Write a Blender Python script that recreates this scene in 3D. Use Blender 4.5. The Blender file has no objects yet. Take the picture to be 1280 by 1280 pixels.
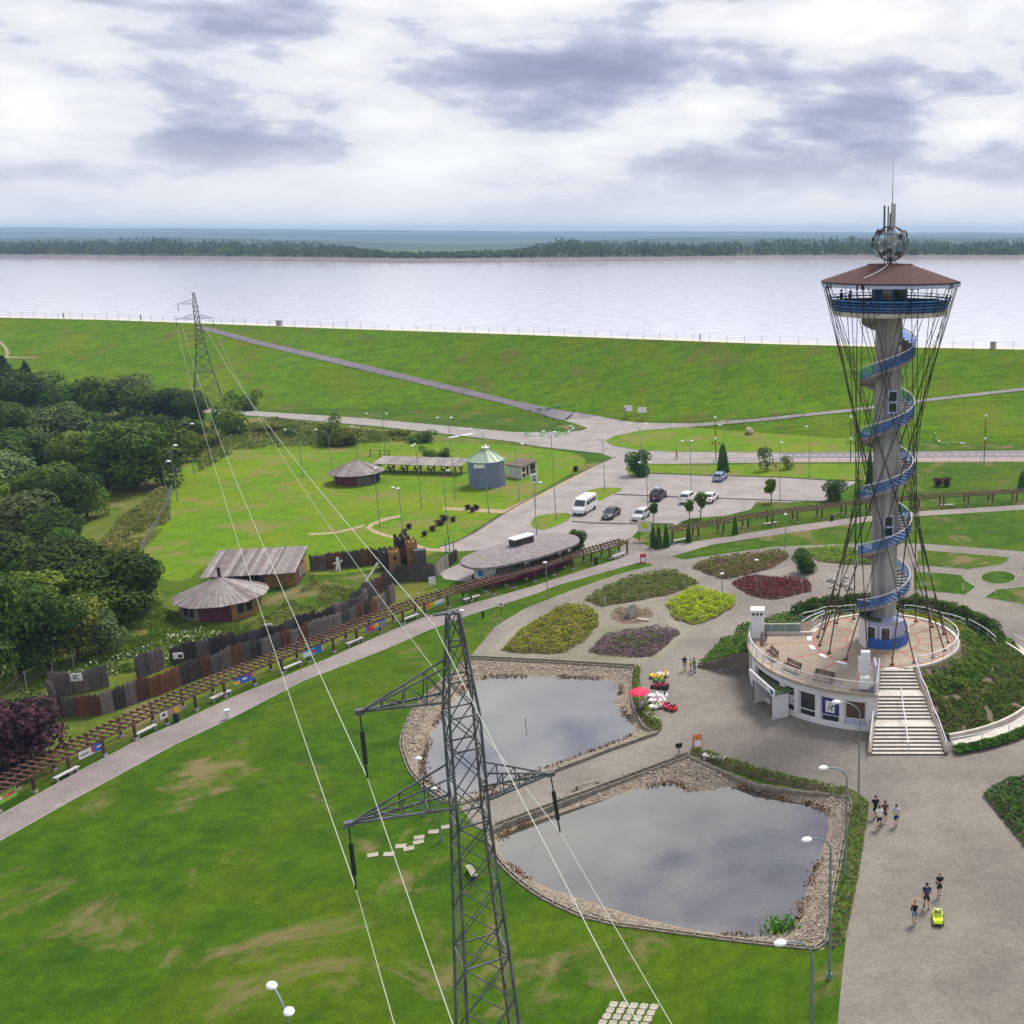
import bpy, bmesh, math, random
from math import sin, cos, pi, radians, atan2, hypot
from mathutils import Vector, Matrix, noise
from mathutils.geometry import delaunay_2d_cdt
from mathutils.bvhtree import BVHTree

random.seed(7)
SC = bpy.context.scene
COL = SC.collection
# ---------------------------------------------------------------- camera
CAM_H, FPX, PPX, PPY = 42.0, 1350.0, 1000.0, 640.0
PITCH = math.atan2(350.0, FPX)
cam_d = bpy.data.cameras.new('camera')
cam = bpy.data.objects.new('camera', cam_d)
COL.objects.link(cam)
cam.location = (0, 0, CAM_H)
cam.rotation_euler = (pi / 2 - PITCH, 0, 0)
cam_d.sensor_width = 36.0
cam_d.lens = 36.0 * FPX / 1280.0
cam_d.shift_x = 0.5 - PPX / 1280.0
cam_d.clip_start = 0.5
cam_d.clip_end = 60000
SC.camera = cam
SC.render.resolution_x = SC.render.resolution_y = 1024
# ---------------------------------------------------------------- sky, sun, exposure
SUN_EL, SUN_AZ = radians(56), radians(62)      # azimuth measured from +X, counter-clockwise
world = bpy.data.worlds.new('World')
SC.world = world
world.use_nodes = True
wn, wl = world.node_tree.nodes, world.node_tree.links
wn.clear()


def wnode(t, **k):
    n = wn.new(t)
    for a, b in k.items():
        setattr(n, a, b)
    return n


def wmath(op, a, b=None):
    n = wn.new('ShaderNodeMath')
    n.operation = op
    for i, x in enumerate((a, b)):
        if x is None:
            continue
        if isinstance(x, (int, float)):
            n.inputs[i].default_value = x
        else:
            wl.new(x, n.inputs[i])
    return n.outputs[0]


def wramp(fac, stops):
    n = wn.new('ShaderNodeValToRGB')
    wl.new(fac, n.inputs[0])
    cr = n.color_ramp
    while len(cr.elements) > 1:
        cr.elements.remove(cr.elements[-1])
    cr.elements[0].position, cr.elements[0].color = stops[0][0], (*stops[0][1], 1)
    for p, c in stops[1:]:
        e = cr.elements.new(p)
        e.color = (*c, 1)
    return n


sky = wnode('ShaderNodeTexSky', sky_type='NISHITA', sun_disc=False)
sky.sun_elevation = SUN_EL
sky.sun_rotation = pi / 2 - SUN_AZ
sky.air_density, sky.dust_density, sky.ozone_density = 1.0, 1.5, 1.5
bg_sky = wnode('ShaderNodeBackground')
wl.new(sky.outputs[0], bg_sky.inputs[0])
bg_sky.inputs[1].default_value = 0.12
tc = wnode('ShaderNodeTexCoord')
sep = wnode('ShaderNodeSeparateXYZ')
wl.new(tc.outputs['Generated'], sep.inputs[0])
cmb = wnode('ShaderNodeMapping')
wl.new(tc.outputs['Generated'], cmb.inputs[0])
cmb.inputs['Scale'].default_value = (1, 1, 3.0)


def wnoise(scale, off, detail=9, rough=.55, dist=0.0, stretch=(1, 1, 1)):
    m = wnode('ShaderNodeMapping')
    m.inputs['Location'].default_value = off
    m.inputs['Scale'].default_value = stretch
    wl.new(cmb.outputs[0], m.inputs[0])
    n = wnode('ShaderNodeTexNoise')
    wl.new(m.outputs[0], n.inputs['Vector'])
    n.inputs['Scale'].default_value = scale
    n.inputs['Detail'].default_value = detail
    n.inputs['Roughness'].default_value = rough
    n.inputs['Distortion'].default_value = dist
    return n.outputs[0]


CLOUD_OFF = (3.7, 10.2, 12.6)
big = wnoise(5.2, CLOUD_OFF, 7, .50, .15)
fine = wnoise(17.0, (1.0, 5.0, 2.0), 8, .58, .15)
thick = wmath('ADD', wmath('MULTIPLY', big, .76), wmath('MULTIPLY', fine, .24))
ccol = wramp(thick, [(0.38, (1.18, 1.18, 1.18)), (0.46, (1.0, 1.01, 1.05)), (0.50, (.92, .94, 1.02)), (0.535, (.68, .72, .88)), (0.60, (.46, .50, .69)), (0.68, (.37, .405, .58))])
# thin air and distance pale the clouds towards the horizon
hz = wramp(sep.outputs[2], [(0.0, (.08,) * 3), (0.03, (.38,) * 3), (0.075, (1, 1, 1))])
mixh = wnode('ShaderNodeMixRGB')
mixh.inputs[1].default_value = (1.0, 1.01, 1.05, 1)
wl.new(hz.outputs[0], mixh.inputs[0])
wl.new(ccol.outputs[0], mixh.inputs[2])
bg_cl = wnode('ShaderNodeBackground')
wl.new(mixh.outputs[0], bg_cl.inputs[0])
bg_cl.inputs[1].default_value = 1.0
cover = wramp(fine, [(0.30, (.90,) * 3), (0.5, (1, 1, 1))])
mixs = wnode('ShaderNodeMixShader')
wl.new(cover.outputs[0], mixs.inputs[0])
wl.new(bg_sky.outputs[0], mixs.inputs[1])
wl.new(bg_cl.outputs[0], mixs.inputs[2])
wo = wnode('ShaderNodeOutputWorld')
wl.new(mixs.outputs[0], wo.inputs[0])

sun_d = bpy.data.lights.new('sun', 'SUN')
sun_d.energy = 5.0
sun_d.angle = radians(18)
sun_d.color = (1.0, .95, .88)
sun = bpy.data.objects.new('sun', sun_d)
COL.objects.link(sun)
sdir = Vector((cos(SUN_AZ) * cos(SUN_EL), sin(SUN_AZ) * cos(SUN_EL), sin(SUN_EL)))
sun.rotation_euler = sdir.to_track_quat('Z', 'Y').to_euler()
sun.location = (0, 0, 300)

SC.view_settings.view_transform = 'Standard'
SC.view_settings.look = 'None'
SC.view_settings.gamma = 1
SC.view_settings.exposure = -0.16
SC.render.engine = 'CYCLES'
SC.cycles.use_denoising = True
SC.cycles.max_bounces = 5
SC.cycles.diffuse_bounces = 2
SC.cycles.glossy_bounces = 3
SC.cycles.transmission_bounces = 4
SC.cycles.transparent_max_bounces = 8
SC.cycles.volume_bounces = 0

# ---------------------------------------------------------------- helpers
SP, CP = sin(PITCH), cos(PITCH)


def P(u, v, z=0.0):
    """the place on the level z that the photograph shows at pixel u, v"""
    a, b = (u - PPX) / FPX, (PPY - v) / FPX
    d = Vector((a, CP + b * SP, -SP + b * CP))
    t = (z - CAM_H) / d.z
    return Vector((d.x * t, d.y * t, z))


def PY(u, v, y):
    """the place at distance y that shows at pixel u, v"""
    a, b = (u - PPX) / FPX, (PPY - v) / FPX
    d = Vector((a, CP + b * SP, -SP + b * CP))
    t = y / d.y
    return Vector((d.x * t, y, CAM_H + d.z * t))


def htop(b, v):
    """height whose top shows at row v above the spot b"""
    k = (PPY - v) / FPX
    return CAM_H + b.y * (k * CP - SP) / (CP + k * SP)


def ppm(b):
    """pixels of the photograph to a metre at b"""
    return FPX / (b.y * CP + (CAM_H - b.z) * SP)


def PL(pts, z=0.0):
    return [P(u, v, z) for u, v in pts]


def link(o, parent=None):
    COL.objects.link(o)
    if parent is not None:
        o.parent = parent
    return o


def tag(o, label=None, cat=None, group=None, kind=None):
    if label:
        o['label'] = label
    if cat:
        o['category'] = cat
    if group:
        o['group'] = group
    if kind:
        o['kind'] = kind
    return o


def thing(name, label, cat, loc=(0, 0, 0), rz=0.0, group=None):
    o = bpy.data.objects.new(name, None)
    o.empty_display_size = .3
    link(o)
    o.location = loc
    o.rotation_euler = (0, 0, rz)
    return tag(o, label, cat, group)


def put(name, me, parent=None, loc=None, rz=None):
    o = bpy.data.objects.new(name, me)
    link(o, parent)
    if loc is not None:
        o.location = loc
    if rz is not None:
        o.rotation_euler = (0, 0, rz)
    return o


def dup(root, loc=None, rz=None, label=None, scale=None):
    r = root.copy()
    link(r)
    if loc is not None:
        r.location = loc
    if rz is not None:
        r.rotation_euler = (0, 0, rz)
    if scale is not None:
        r.scale = scale
    if label:
        r['label'] = label
    for ch in list(root.children):
        c = ch.copy()
        link(c, r)
        for g in list(ch.children):
            link(g.copy(), c)
    return r


class MB:
    def __init__(s):
        s.v, s.f, s.m = [], [], []
        s.k = 0

    def add(s, vs, fs, k=None):
        b = len(s.v)
        s.v += [tuple(x) for x in vs]
        s.f += [tuple(b + i for i in f) for f in fs]
        s.m += [s.k if k is None else k] * len(fs)
        return s

    def box(s, x0, x1, y0, y1, z0, z1, mat=None, k=None):
        vs = [Vector((x, y, z)) for z in (z0, z1) for y in (y0, y1) for x in (x0, x1)]
        if mat is not None:
            vs = [mat @ p for p in vs]
        return s.add(vs, [(0, 2, 3, 1), (4, 5, 7, 6), (0, 1, 5, 4), (2, 6, 7, 3), (0, 4, 6, 2), (1, 3, 7, 5)], k)

    def obox(s, c, d, rz=0.0, k=None):
        return s.box(-d[0] / 2, d[0] / 2, -d[1] / 2, d[1] / 2, -d[2] / 2, d[2] / 2,
                     Matrix.Translation(c) @ Matrix.Rotation(rz, 4, 'Z'), k)

    def tube(s, pts, r, n=6, cap=True, k=None):
        pts = [Vector(p) for p in pts]
        rr = r if isinstance(r, (list, tuple)) else [r] * len(pts)
        vs, fs = [], []
        up = None
        for i, p in enumerate(pts):
            t = (pts[min(i + 1, len(pts) - 1)] - pts[max(i - 1, 0)])
            t = t.normalized() if t.length > 1e-9 else Vector((0, 0, 1))
            if up is None:
                up = t.orthogonal().normalized() if abs(t.z) > .95 else t.cross(Vector((0, 0, 1))).normalized()
            up = (up - t * up.dot(t))
            up = up.normalized() if up.length > 1e-6 else t.orthogonal().normalized()
            w = t.cross(up)
            for j in range(n):
                a = 2 * pi * (j + .5) / n
                vs.append(p + (up * cos(a) + w * sin(a)) * rr[i])
        for i in range(len(pts) - 1):
            for j in range(n):
                fs.append((i * n + j, i * n + (j + 1) % n, (i + 1) * n + (j + 1) % n, (i + 1) * n + j))
        if cap:
            fs.append(tuple(range(n - 1, -1, -1)))
            fs.append(tuple((len(pts) - 1) * n + j for j in range(n)))
        return s.add(vs, fs, k)

    def bar(s, p, q, w=.1, n=4, k=None):
        return s.tube([p, q], w / 2 * (1.414 if n == 4 else 1), n, True, k)

    def lathe(s, prof, n=24, c=(0, 0, 0), k=None, a0=0.0, a1=2 * pi, sx=1, sy=1):
        full = abs(a1 - a0 - 2 * pi) < 1e-6
        m = n if full else n + 1
        vs = [(c[0] + r * cos(a0 + (a1 - a0) * j / n) * sx, c[1] + r * sin(a0 + (a1 - a0) * j / n) * sy, c[2] + z) for r, z in prof for j in range(m)]
        fs = []
        for i in range(len(prof) - 1):
            for j in range(n):
                j2 = (j + 1) % m
                fs.append((i * m + j, i * m + j2, (i + 1) * m + j2, (i + 1) * m + j))
        return s.add(vs, fs, k)

    def prism(s, poly, z0, z1, k=None, kside=None):
        n = len(poly)
        if sum(poly[i][0] * poly[(i + 1) % n][1] - poly[(i + 1) % n][0] * poly[i][1] for i in range(n)) < 0:
            poly = poly[::-1]
        vs = [(p[0], p[1], z0) for p in poly] + [(p[0], p[1], z1) for p in poly]
        s.add(vs, [(i, (i + 1) % n, n + (i + 1) % n, n + i) for i in range(n)], k if kside is None else kside)
        t = tris(poly)
        return s.add([(p[0], p[1], z1) for p in t[0]], t[1], k)

    def ball(s, c, r, n=8, m=6, k=None):
        rx, ry, rz = r if isinstance(r, (tuple, list)) else (r, r, r)
        prof = [(max(1e-4, cos(-pi / 2 + pi * i / m)), sin(-pi / 2 + pi * i / m)) for i in range(m + 1)]
        vs = [(c[0] + q * cos(2 * pi * j / n) * rx, c[1] + q * sin(2 * pi * j / n) * ry, c[2] + z * rz) for q, z in prof for j in range(n)]
        fs = [(i * n + j, i * n + (j + 1) % n, (i + 1) * n + (j + 1) % n, (i + 1) * n + j) for i in range(m) for j in range(n)]
        return s.add(vs, fs, k)

    def mesh(s, name, mats, smooth=False):
        me = bpy.data.meshes.new(name)
        me.from_pydata(s.v, [], s.f)
        for m in (mats if isinstance(mats, (list, tuple)) else [mats]):
            me.materials.append(m)
        if any(s.m):
            me.polygons.foreach_set('material_index', s.m)
        if smooth:
            me.polygons.foreach_set('use_smooth', [True] * len(s.f))
            me.update()
            try:
                me.set_sharp_from_angle(angle=radians(40))
            except Exception:
                pass
        me.update()
        return me

    def build(s, name, mats, parent=None, loc=None, rz=None, smooth=False):
        return put(name, s.mesh(name, mats, smooth), parent, loc, rz)


def inside(p, poly):
    x, y = p[0], p[1]
    c = False
    j = len(poly) - 1
    for i in range(len(poly)):
        xi, yi, xj, yj = poly[i][0], poly[i][1], poly[j][0], poly[j][1]
        if (yi > y) != (yj > y) and x < (xj - xi) * (y - yi) / (yj - yi) + xi:
            c = not c
        j = i
    return c


def tris(outer, holes=(), extra=()):
    vs, es = [], []
    for poly in [outer] + list(holes):
        b = len(vs)
        vs += [Vector((p[0], p[1])) for p in poly]
        es += [(b + i, b + (i + 1) % len(poly)) for i in range(len(poly))]
    vs += [Vector((p[0], p[1])) for p in extra]
    r = delaunay_2d_cdt(vs, es, [], 0, 1e-5)
    fs = []
    for f in r[2]:
        c = sum((r[0][i] for i in f), Vector((0, 0))) / len(f)
        if inside(c, outer) and not any(inside(c, h) for h in holes):
            fs.append(tuple(f))
    return r[0], fs


def sheet(name, outer, z, mat, holes=(), kind='structure', parent=None, label=None):
    v, f = tris(outer, holes)
    mb = MB()
    mb.add([(p[0], p[1], z) for p in v], [q if (v[q[1]] - v[q[0]]).cross(v[q[2]] - v[q[0]]) > 0 else q[::-1] for q in f])
    o = mb.build(name, mat, parent)
    if parent is None:
        tag(o, label, None, None, kind)
    return o


def smooth_poly(pts, it=2, closed=True):
    pts = [Vector((p[0], p[1], p[2] if len(p) > 2 else 0)) for p in pts]
    for _ in range(it):
        out = []
        n = len(pts)
        rng = range(n) if closed else range(n - 1)
        if not closed:
            out.append(pts[0])
        for i in rng:
            a, b = pts[i], pts[(i + 1) % n]
            out += [a * .75 + b * .25, a * .25 + b * .75]
        if not closed:
            out.append(pts[-1])
        pts = out
    return pts


def resample(pts, step, closed=False):
    pts = [Vector(p) for p in pts]
    if closed:
        pts = pts + [pts[0]]
    L = [0]
    for a, b in zip(pts, pts[1:]):
        L.append(L[-1] + (b - a).length)
    n = max(1, round(L[-1] / step))
    out, j = [], 0
    for i in range(n if closed else n + 1):
        d = L[-1] * i / n
        while j < len(L) - 2 and L[j + 1] < d:
            j += 1
        t = (d - L[j]) / max(1e-9, L[j + 1] - L[j])
        out.append(pts[j].lerp(pts[j + 1], t))
    return out


def strip_poly(up, lo):
    """polygon from the two edges of a path given as pixel rows"""
    return PL(up) + PL(lo)[::-1]


def ring(c, r, n=32, a0=0, a1=2 * pi):
    full = abs(a1 - a0 - 2 * pi) < 1e-6
    return [Vector((c[0] + r * cos(a0 + (a1 - a0) * i / n), c[1] + r * sin(a0 + (a1 - a0) * i / n), 0)) for i in range(n if full else n + 1)]


# ---------------------------------------------------------------- materials
MATS = {}


def mat(name, col, rough=.8, var=.18, scale=3.0, bump=0.0, bscale=None, metal=0.0, spec=.3, col2=None, rnd=.0, detail=6, stretch=None):
    if name in MATS:
        return MATS[name]
    m = bpy.data.materials.new(name)
    m.use_nodes = True
    nt = m.node_tree
    n, l = nt.nodes, nt.links
    b = n['Principled BSDF']
    b.inputs['Roughness'].default_value = rough
    b.inputs['Metallic'].default_value = metal
    b.inputs['Specular IOR Level'].default_value = spec
    tcn = n.new('ShaderNodeTexCoord')
    mp = n.new('ShaderNodeMapping')
    l.new(tcn.outputs['Object'], mp.inputs[0])
    if stretch:
        mp.inputs['Scale'].default_value = stretch
    no = n.new('ShaderNodeTexNoise')
    l.new(mp.outputs[0], no.inputs['Vector'])
    no.inputs['Scale'].default_value = scale
    no.inputs['Detail'].default_value = detail
    no.inputs['Roughness'].default_value = .6
    r = n.new('ShaderNodeValToRGB')
    c2 = col2 or tuple(min(1, x * (1 + var)) for x in col)
    c1 = col if col2 else tuple(x * (1 - var) for x in col)
    r.color_ramp.elements[0].position, r.color_ramp.elements[0].color = .33, (*c1, 1)
    r.color_ramp.elements[1].position, r.color_ramp.elements[1].color = .67, (*c2, 1)
    l.new(no.outputs[0], r.inputs[0])
    out = r.outputs[0]
    if rnd:
        oi = n.new('ShaderNodeObjectInfo')
        mr = n.new('ShaderNodeMapRange')
        mr.inputs[3].default_value, mr.inputs[4].default_value = 1 - rnd, 1 + rnd
        l.new(oi.outputs['Random'], mr.inputs[0])
        hs = n.new('ShaderNodeHueSaturation')
        l.new(out, hs.inputs['Color'])
        l.new(mr.outputs[0], hs.inputs['Value'])
        out = hs.outputs[0]
    l.new(out, b.inputs['Base Color'])
    if bump:
        bn = n.new('ShaderNodeTexNoise')
        l.new(mp.outputs[0], bn.inputs['Vector'])
        bn.inputs['Scale'].default_value = bscale or scale * 4
        bn.inputs['Detail'].default_value = 5
        bu = n.new('ShaderNodeBump')
        bu.inputs['Strength'].default_value = 1.0
        bu.inputs['Distance'].default_value = bump
        l.new(bn.outputs[0], bu.inputs['Height'])
        l.new(bu.outputs[0], b.inputs['Normal'])
    MATS[name] = m
    return m


def nmix(nt, fac, a, b, mode='MIX'):
    n = nt.nodes.new('ShaderNodeMixRGB')
    n.blend_type = mode
    for i, x in enumerate((fac, a, b)):
        if hasattr(x, 'links'):
            nt.links.new(x, n.inputs[i])
        elif i == 0:
            n.inputs[0].default_value = x
        else:
            n.inputs[i].default_value = (*x, 1)
    return n.outputs[0]


def nnoise(nt, vec, scale, detail=4, rough=.6, lo=.4, hi=.6, dist=0):
    n = nt.nodes.new('ShaderNodeTexNoise')
    nt.links.new(vec, n.inputs['Vector'])
    n.inputs['Scale'].default_value = scale
    n.inputs['Detail'].default_value = detail
    n.inputs['Roughness'].default_value = rough
    n.inputs['Distortion'].default_value = dist
    mr = nt.nodes.new('ShaderNodeMapRange')
    mr.interpolation_type = 'SMOOTHSTEP'
    mr.inputs[1].default_value, mr.inputs[2].default_value = lo, hi
    nt.links.new(n.outputs[0], mr.inputs[0])
    return mr.outputs[0]


def grass_mat(name, dark, light, dry, dry_amt, yellow=(.16, .20, .012), seed=0.0, bump=.05, streak=None):
    m = bpy.data.materials.new(name)
    m.use_nodes = True
    nt = m.node_tree
    b = nt.nodes['Principled BSDF']
    b.inputs['Roughness'].default_value = .9
    b.inputs['Specular IOR Level'].default_value = .1
    tcn = nt.nodes.new('ShaderNodeTexCoord')
    mp = nt.nodes.new('ShaderNodeMapping')
    mp.inputs['Location'].default_value = (seed, seed * 2, 0)
    nt.links.new(tcn.outputs['Object'], mp.inputs[0])
    v = mp.outputs[0]
    c = nmix(nt, nnoise(nt, v, .35, 5, .65, .33, .67), dark, light)
    c = nmix(nt, nnoise(nt, v, .06, 4, .6, .42, .70), c, yellow)
    c = nmix(nt, nnoise(nt, v, 1.1, 5, .7, .3, .7), nmix(nt, 1.0, c, (.74, .78, .7), 'MULTIPLY'), nmix(nt, 1.0, c, (1.14, 1.1, 1.1), 'MULTIPLY'))
    fine_n = nnoise(nt, v, 6.5, 7, .8, .28, .72)
    c = nmix(nt, fine_n, nmix(nt, 1.0, c, (.52, .55, .5), 'MULTIPLY'), nmix(nt, 1.0, c, (1.42, 1.34, 1.4), 'MULTIPLY'))
    d1 = nnoise(nt, v, .10, 6, .7, 1 - dry_amt, 1.08 - dry_amt + .06, .6)
    c = nmix(nt, d1, c, nmix(nt, fine_n, dry, tuple(x * .7 for x in dry)))
    if streak:
        mp2 = nt.nodes.new('ShaderNodeMapping')
        mp2.inputs['Rotation'].default_value = (0, 0, streak[0])
        mp2.inputs['Scale'].default_value = (.05, 1.0, 1.0)
        nt.links.new(tcn.outputs['Object'], mp2.inputs[0])
        st = nnoise(nt, mp2.outputs[0], streak[1], 3, .6, .4, .65)
        c = nmix(nt, st, c, nmix(nt, 1.0, c, streak[2], 'MULTIPLY'))
    nt.links.new(c, b.inputs['Base Color'])
    bn = nt.nodes.new('ShaderNodeTexNoise')
    nt.links.new(v, bn.inputs['Vector'])
    bn.inputs['Scale'].default_value = 3.2
    bn.inputs['Detail'].default_value = 8
    bn.inputs['Roughness'].default_value = .75
    bu = nt.nodes.new('ShaderNodeBump')
    bu.inputs['Strength'].default_value = 1.0
    bu.inputs['Distance'].default_value = bump
    nt.links.new(bn.outputs[0], bu.inputs['Height'])
    nt.links.new(bu.outputs[0], b.inputs['Normal'])
    MATS[name] = m
    return m


def paver_mat(name, c1, c2, mortar, w=.2, h=.1, moss=(.10, .11, .05), moss_amt=.35, rot=0.3, rough=.85):
    m = bpy.data.materials.new(name)
    m.use_nodes = True
    nt = m.node_tree
    b = nt.nodes['Principled BSDF']
    b.inputs['Roughness'].default_value = rough
    b.inputs['Specular IOR Level'].default_value = .25
    tcn = nt.nodes.new('ShaderNodeTexCoord')
    mp = nt.nodes.new('ShaderNodeMapping')
    mp.inputs['Rotation'].default_value = (0, 0, rot)
    nt.links.new(tcn.outputs['Object'], mp.inputs[0])
    br = nt.nodes.new('ShaderNodeTexBrick')
    nt.links.new(mp.outputs[0], br.inputs['Vector'])
    br.inputs['Color1'].default_value = (*c1, 1)
    br.inputs['Color2'].default_value = (*c2, 1)
    br.inputs['Mortar'].default_value = (*mortar, 1)
    br.inputs['Scale'].default_value = 1.0
    br.inputs['Brick Width'].default_value = w
    br.inputs['Row Height'].default_value = h
    br.inputs['Mortar Size'].default_value = .008
    v = tcn.outputs['Object']
    c = br.outputs[0]
    c = nmix(nt, nnoise(nt, v, .12, 5, .65, .3, .7), nmix(nt, 1.0, c, (.78, .77, .76), 'MULTIPLY'), nmix(nt, 1.0, c, (1.15, 1.14, 1.12), 'MULTIPLY'))
    c = nmix(nt, nnoise(nt, v, 1.3, 6, .7, .3, .7), nmix(nt, 1.0, c, (.88, .87, .87), 'MULTIPLY'), c)
    c = nmix(nt, nnoise(nt, v, .22, 7, .7, 1 - moss_amt, 1.12 - moss_amt + .1), c, nmix(nt, .6, c, moss))
    sp = nnoise(nt, v, 9, 3, .8, .35, .8)
    c = nmix(nt, sp, c, nmix(nt, 1.0, c, (.8, .8, .8), 'MULTIPLY'))
    nt.links.new(c, b.inputs['Base Color'])
    bu = nt.nodes.new('ShaderNodeBump')
    bu.inputs['Distance'].default_value = .006
    nt.links.new(br.outputs['Fac'], bu.inputs['Height'])
    bu.invert = True
    nt.links.new(bu.outputs[0], b.inputs['Normal'])
    MATS[name] = m
    return m


def leaf_mat(name, c1, c2, scale=.6, rnd=.25, trans=.25):
    m = bpy.data.materials.new(name)
    m.use_nodes = True
    nt = m.node_tree
    b = nt.nodes['Principled BSDF']
    b.inputs['Roughness'].default_value = .7
    b.inputs['Specular IOR Level'].default_value = .15
    geo = nt.nodes.new('ShaderNodeNewGeometry')
    c = nmix(nt, nnoise(nt, geo.outputs['Position'], scale, 5, .7, .35, .65), c1, c2)
    oi = nt.nodes.new('ShaderNodeObjectInfo')
    mr = nt.nodes.new('ShaderNodeMapRange')
    mr.inputs[3].default_value, mr.inputs[4].default_value = 1 - rnd, 1 + rnd
    nt.links.new(oi.outputs['Random'], mr.inputs[0])
    mr2 = nt.nodes.new('ShaderNodeMapRange')
    mr2.inputs[3].default_value, mr2.inputs[4].default_value = .485, .515
    mm = nt.nodes.new('ShaderNodeMath')
    mm.operation = 'FRACT'
    mu = nt.nodes.new('ShaderNodeMath')
    mu.operation = 'MULTIPLY'
    mu.inputs[1].default_value = 7.31
    nt.links.new(oi.outputs['Random'], mu.inputs[0])
    nt.links.new(mu.outputs[0], mm.inputs[0])
    nt.links.new(mm.outputs[0], mr2.inputs[0])
    hs = nt.nodes.new('ShaderNodeHueSaturation')
    nt.links.new(c, hs.inputs['Color'])
    nt.links.new(mr.outputs[0], hs.inputs['Value'])
    nt.links.new(mr2.outputs[0], hs.inputs['Hue'])
    nt.links.new(hs.outputs[0], b.inputs['Base Color'])
    tr = nt.nodes.new('ShaderNodeBsdfTranslucent')
    nt.links.new(hs.outputs[0], tr.inputs[0])
    mx = nt.nodes.new('ShaderNodeMixShader')
    mx.inputs[0].default_value = trans
    nt.links.new(b.outputs[0], mx.inputs[1])
    nt.links.new(tr.outputs[0], mx.inputs[2])
    nt.links.new(mx.outputs[0], nt.nodes['Material Output'].inputs[0])
    MATS[name] = m
    return m


def water_mat(name, col, refl, rough, wscale, wdist, stretch=(1, 1, 1), col2=None):
    m = bpy.data.materials.new(name)
    m.use_nodes = True
    nt = m.node_tree
    b = nt.nodes['Principled BSDF']
    b.inputs['Roughness'].default_value = .35
    b.inputs['Specular IOR Level'].default_value = .0
    tcn = nt.nodes.new('ShaderNodeTexCoord')
    mp = nt.nodes.new('ShaderNodeMapping')
    mp.inputs['Scale'].default_value = stretch
    nt.links.new(tcn.outputs['Object'], mp.inputs[0])
    c = nmix(nt, nnoise(nt, mp.outputs[0], .25, 5, .6, .3, .7), col, col2 or tuple(x * 1.5 for x in col))
    nt.links.new(c, b.inputs['Base Color'])
    gl = nt.nodes.new('ShaderNodeBsdfGlossy')
    gl.inputs['Roughness'].default_value = rough
    bn = nt.nodes.new('ShaderNodeTexNoise')
    nt.links.new(mp.outputs[0], bn.inputs['Vector'])
    bn.inputs['Scale'].default_value = wscale
    bn.inputs['Detail'].default_value = 4
    bu = nt.nodes.new('ShaderNodeBump')
    bu.inputs['Distance'].default_value = wdist
    nt.links.new(bn.outputs[0], bu.inputs['Height'])
    nt.links.new(bu.outputs[0], gl.inputs['Normal'])
    fr = nt.nodes.new('ShaderNodeFresnel')
    fr.inputs['IOR'].default_value = refl
    mx = nt.nodes.new('ShaderNodeMixShader')
    nt.links.new(fr.outputs[0], mx.inputs[0])
    nt.links.new(b.outputs[0], mx.inputs[1])
    nt.links.new(gl.outputs[0], mx.inputs[2])
    nt.links.new(mx.outputs[0], nt.nodes['Material Output'].inputs[0])
    MATS[name] = m
    return m


G_LAWN = grass_mat('lawn_grass', (.027, .076, .0015), (.055, .122, .002), (.19, .155, .065), .47, (.074, .125, .002), 3.0)
G_PADDOCK = grass_mat('paddock_grass', (.085, .180, .003), (.122, .228, .005), (.20, .19, .050), .50, (.165, .222, .008), 11.0)
G_MEADOW = grass_mat('meadow_grass', (.070, .115, .012), (.13, .175, .022), (.20, .18, .065), .50, (.13, .15, .02), 23.0, .12)
G_BANK = grass_mat('embankment_grass', (.080, .185, .003), (.125, .245, .004), (.165, .180, .030), .47, (.145, .215, .006), 5.0, .18, (1.25, .9, (.78, .78, .9)))
M_PLAZA = paver_mat('plaza_pavers', (.290, .262, .228), (.212, .192, .170), (.15, .13, .105), .20, .10, moss_amt=.42)
M_PATH = paver_mat('path_pavers', (.34, .295, .285), (.27, .238, .232), (.17, .15, .14), .20, .10, rot=1.1)
M_TERR = paver_mat('terrace_pavers', (.42, .345, .265), (.36, .30, .235), (.24, .20, .16), .4, .4, moss_amt=.3, rot=0)
M_ASPH = mat('asphalt', (.185, .17, .18), .9, .12, .4, .004, 60)
M_ROAD = mat('worn_asphalt', (.27, .243, .230), .9, .16, .3, .004, 50)
M_PINK = mat('pink_pavers', (.33, .25, .235), .9, .1, .8)
M_CONC = mat('grey_concrete', (.30, .282, .268), .85, .48, 1.1, .006, 14, stretch=(1, 1, .10))
M_CONCL = mat('pale_concrete', (.52, .48, .42), .85, .16, 1.2, .004, 20)
M_KERB = mat('kerb_concrete', (.30, .28, .26), .9, .2, 1.0)
M_DKERB = mat('dark_kerb', (.10, .09, .085), .9, .2, 1.0)
M_WHITE = mat('white_paint', (.74, .73, .74), .55, .06, .6)
M_WALLW = mat('white_render', (.66, .65, .66), .7, .10, .5)
M_BLUE = mat('blue_steel', (.025, .085, .26), .45, .12, 2, spec=.5)
M_BLUEP = mat('blue_panel', (.05, .22, .60), .4, .15, 1.2, spec=.5)
M_LILAC = mat('lilac_panel', (.34, .36, .52), .5, .1, 1.5, spec=.4)
M_PALEB = mat('pale_blue_fascia', (.42, .46, .62), .5, .08, 1)
M_RUST = mat('rust_brown_steel', (.085, .048, .035), .75, .35, 1.4)
M_CABLE = mat('dark_cable', (.035, .028, .026), .7, .2, 2)
M_ROOFR = mat('red_brown_shingle', (.075, .032, .029), .9, .25, 3.0, .01, 12)
M_DSTEEL = mat('dark_antenna_steel', (.085, .087, .095), .5, .2, 3, metal=.3, spec=.4)
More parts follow.
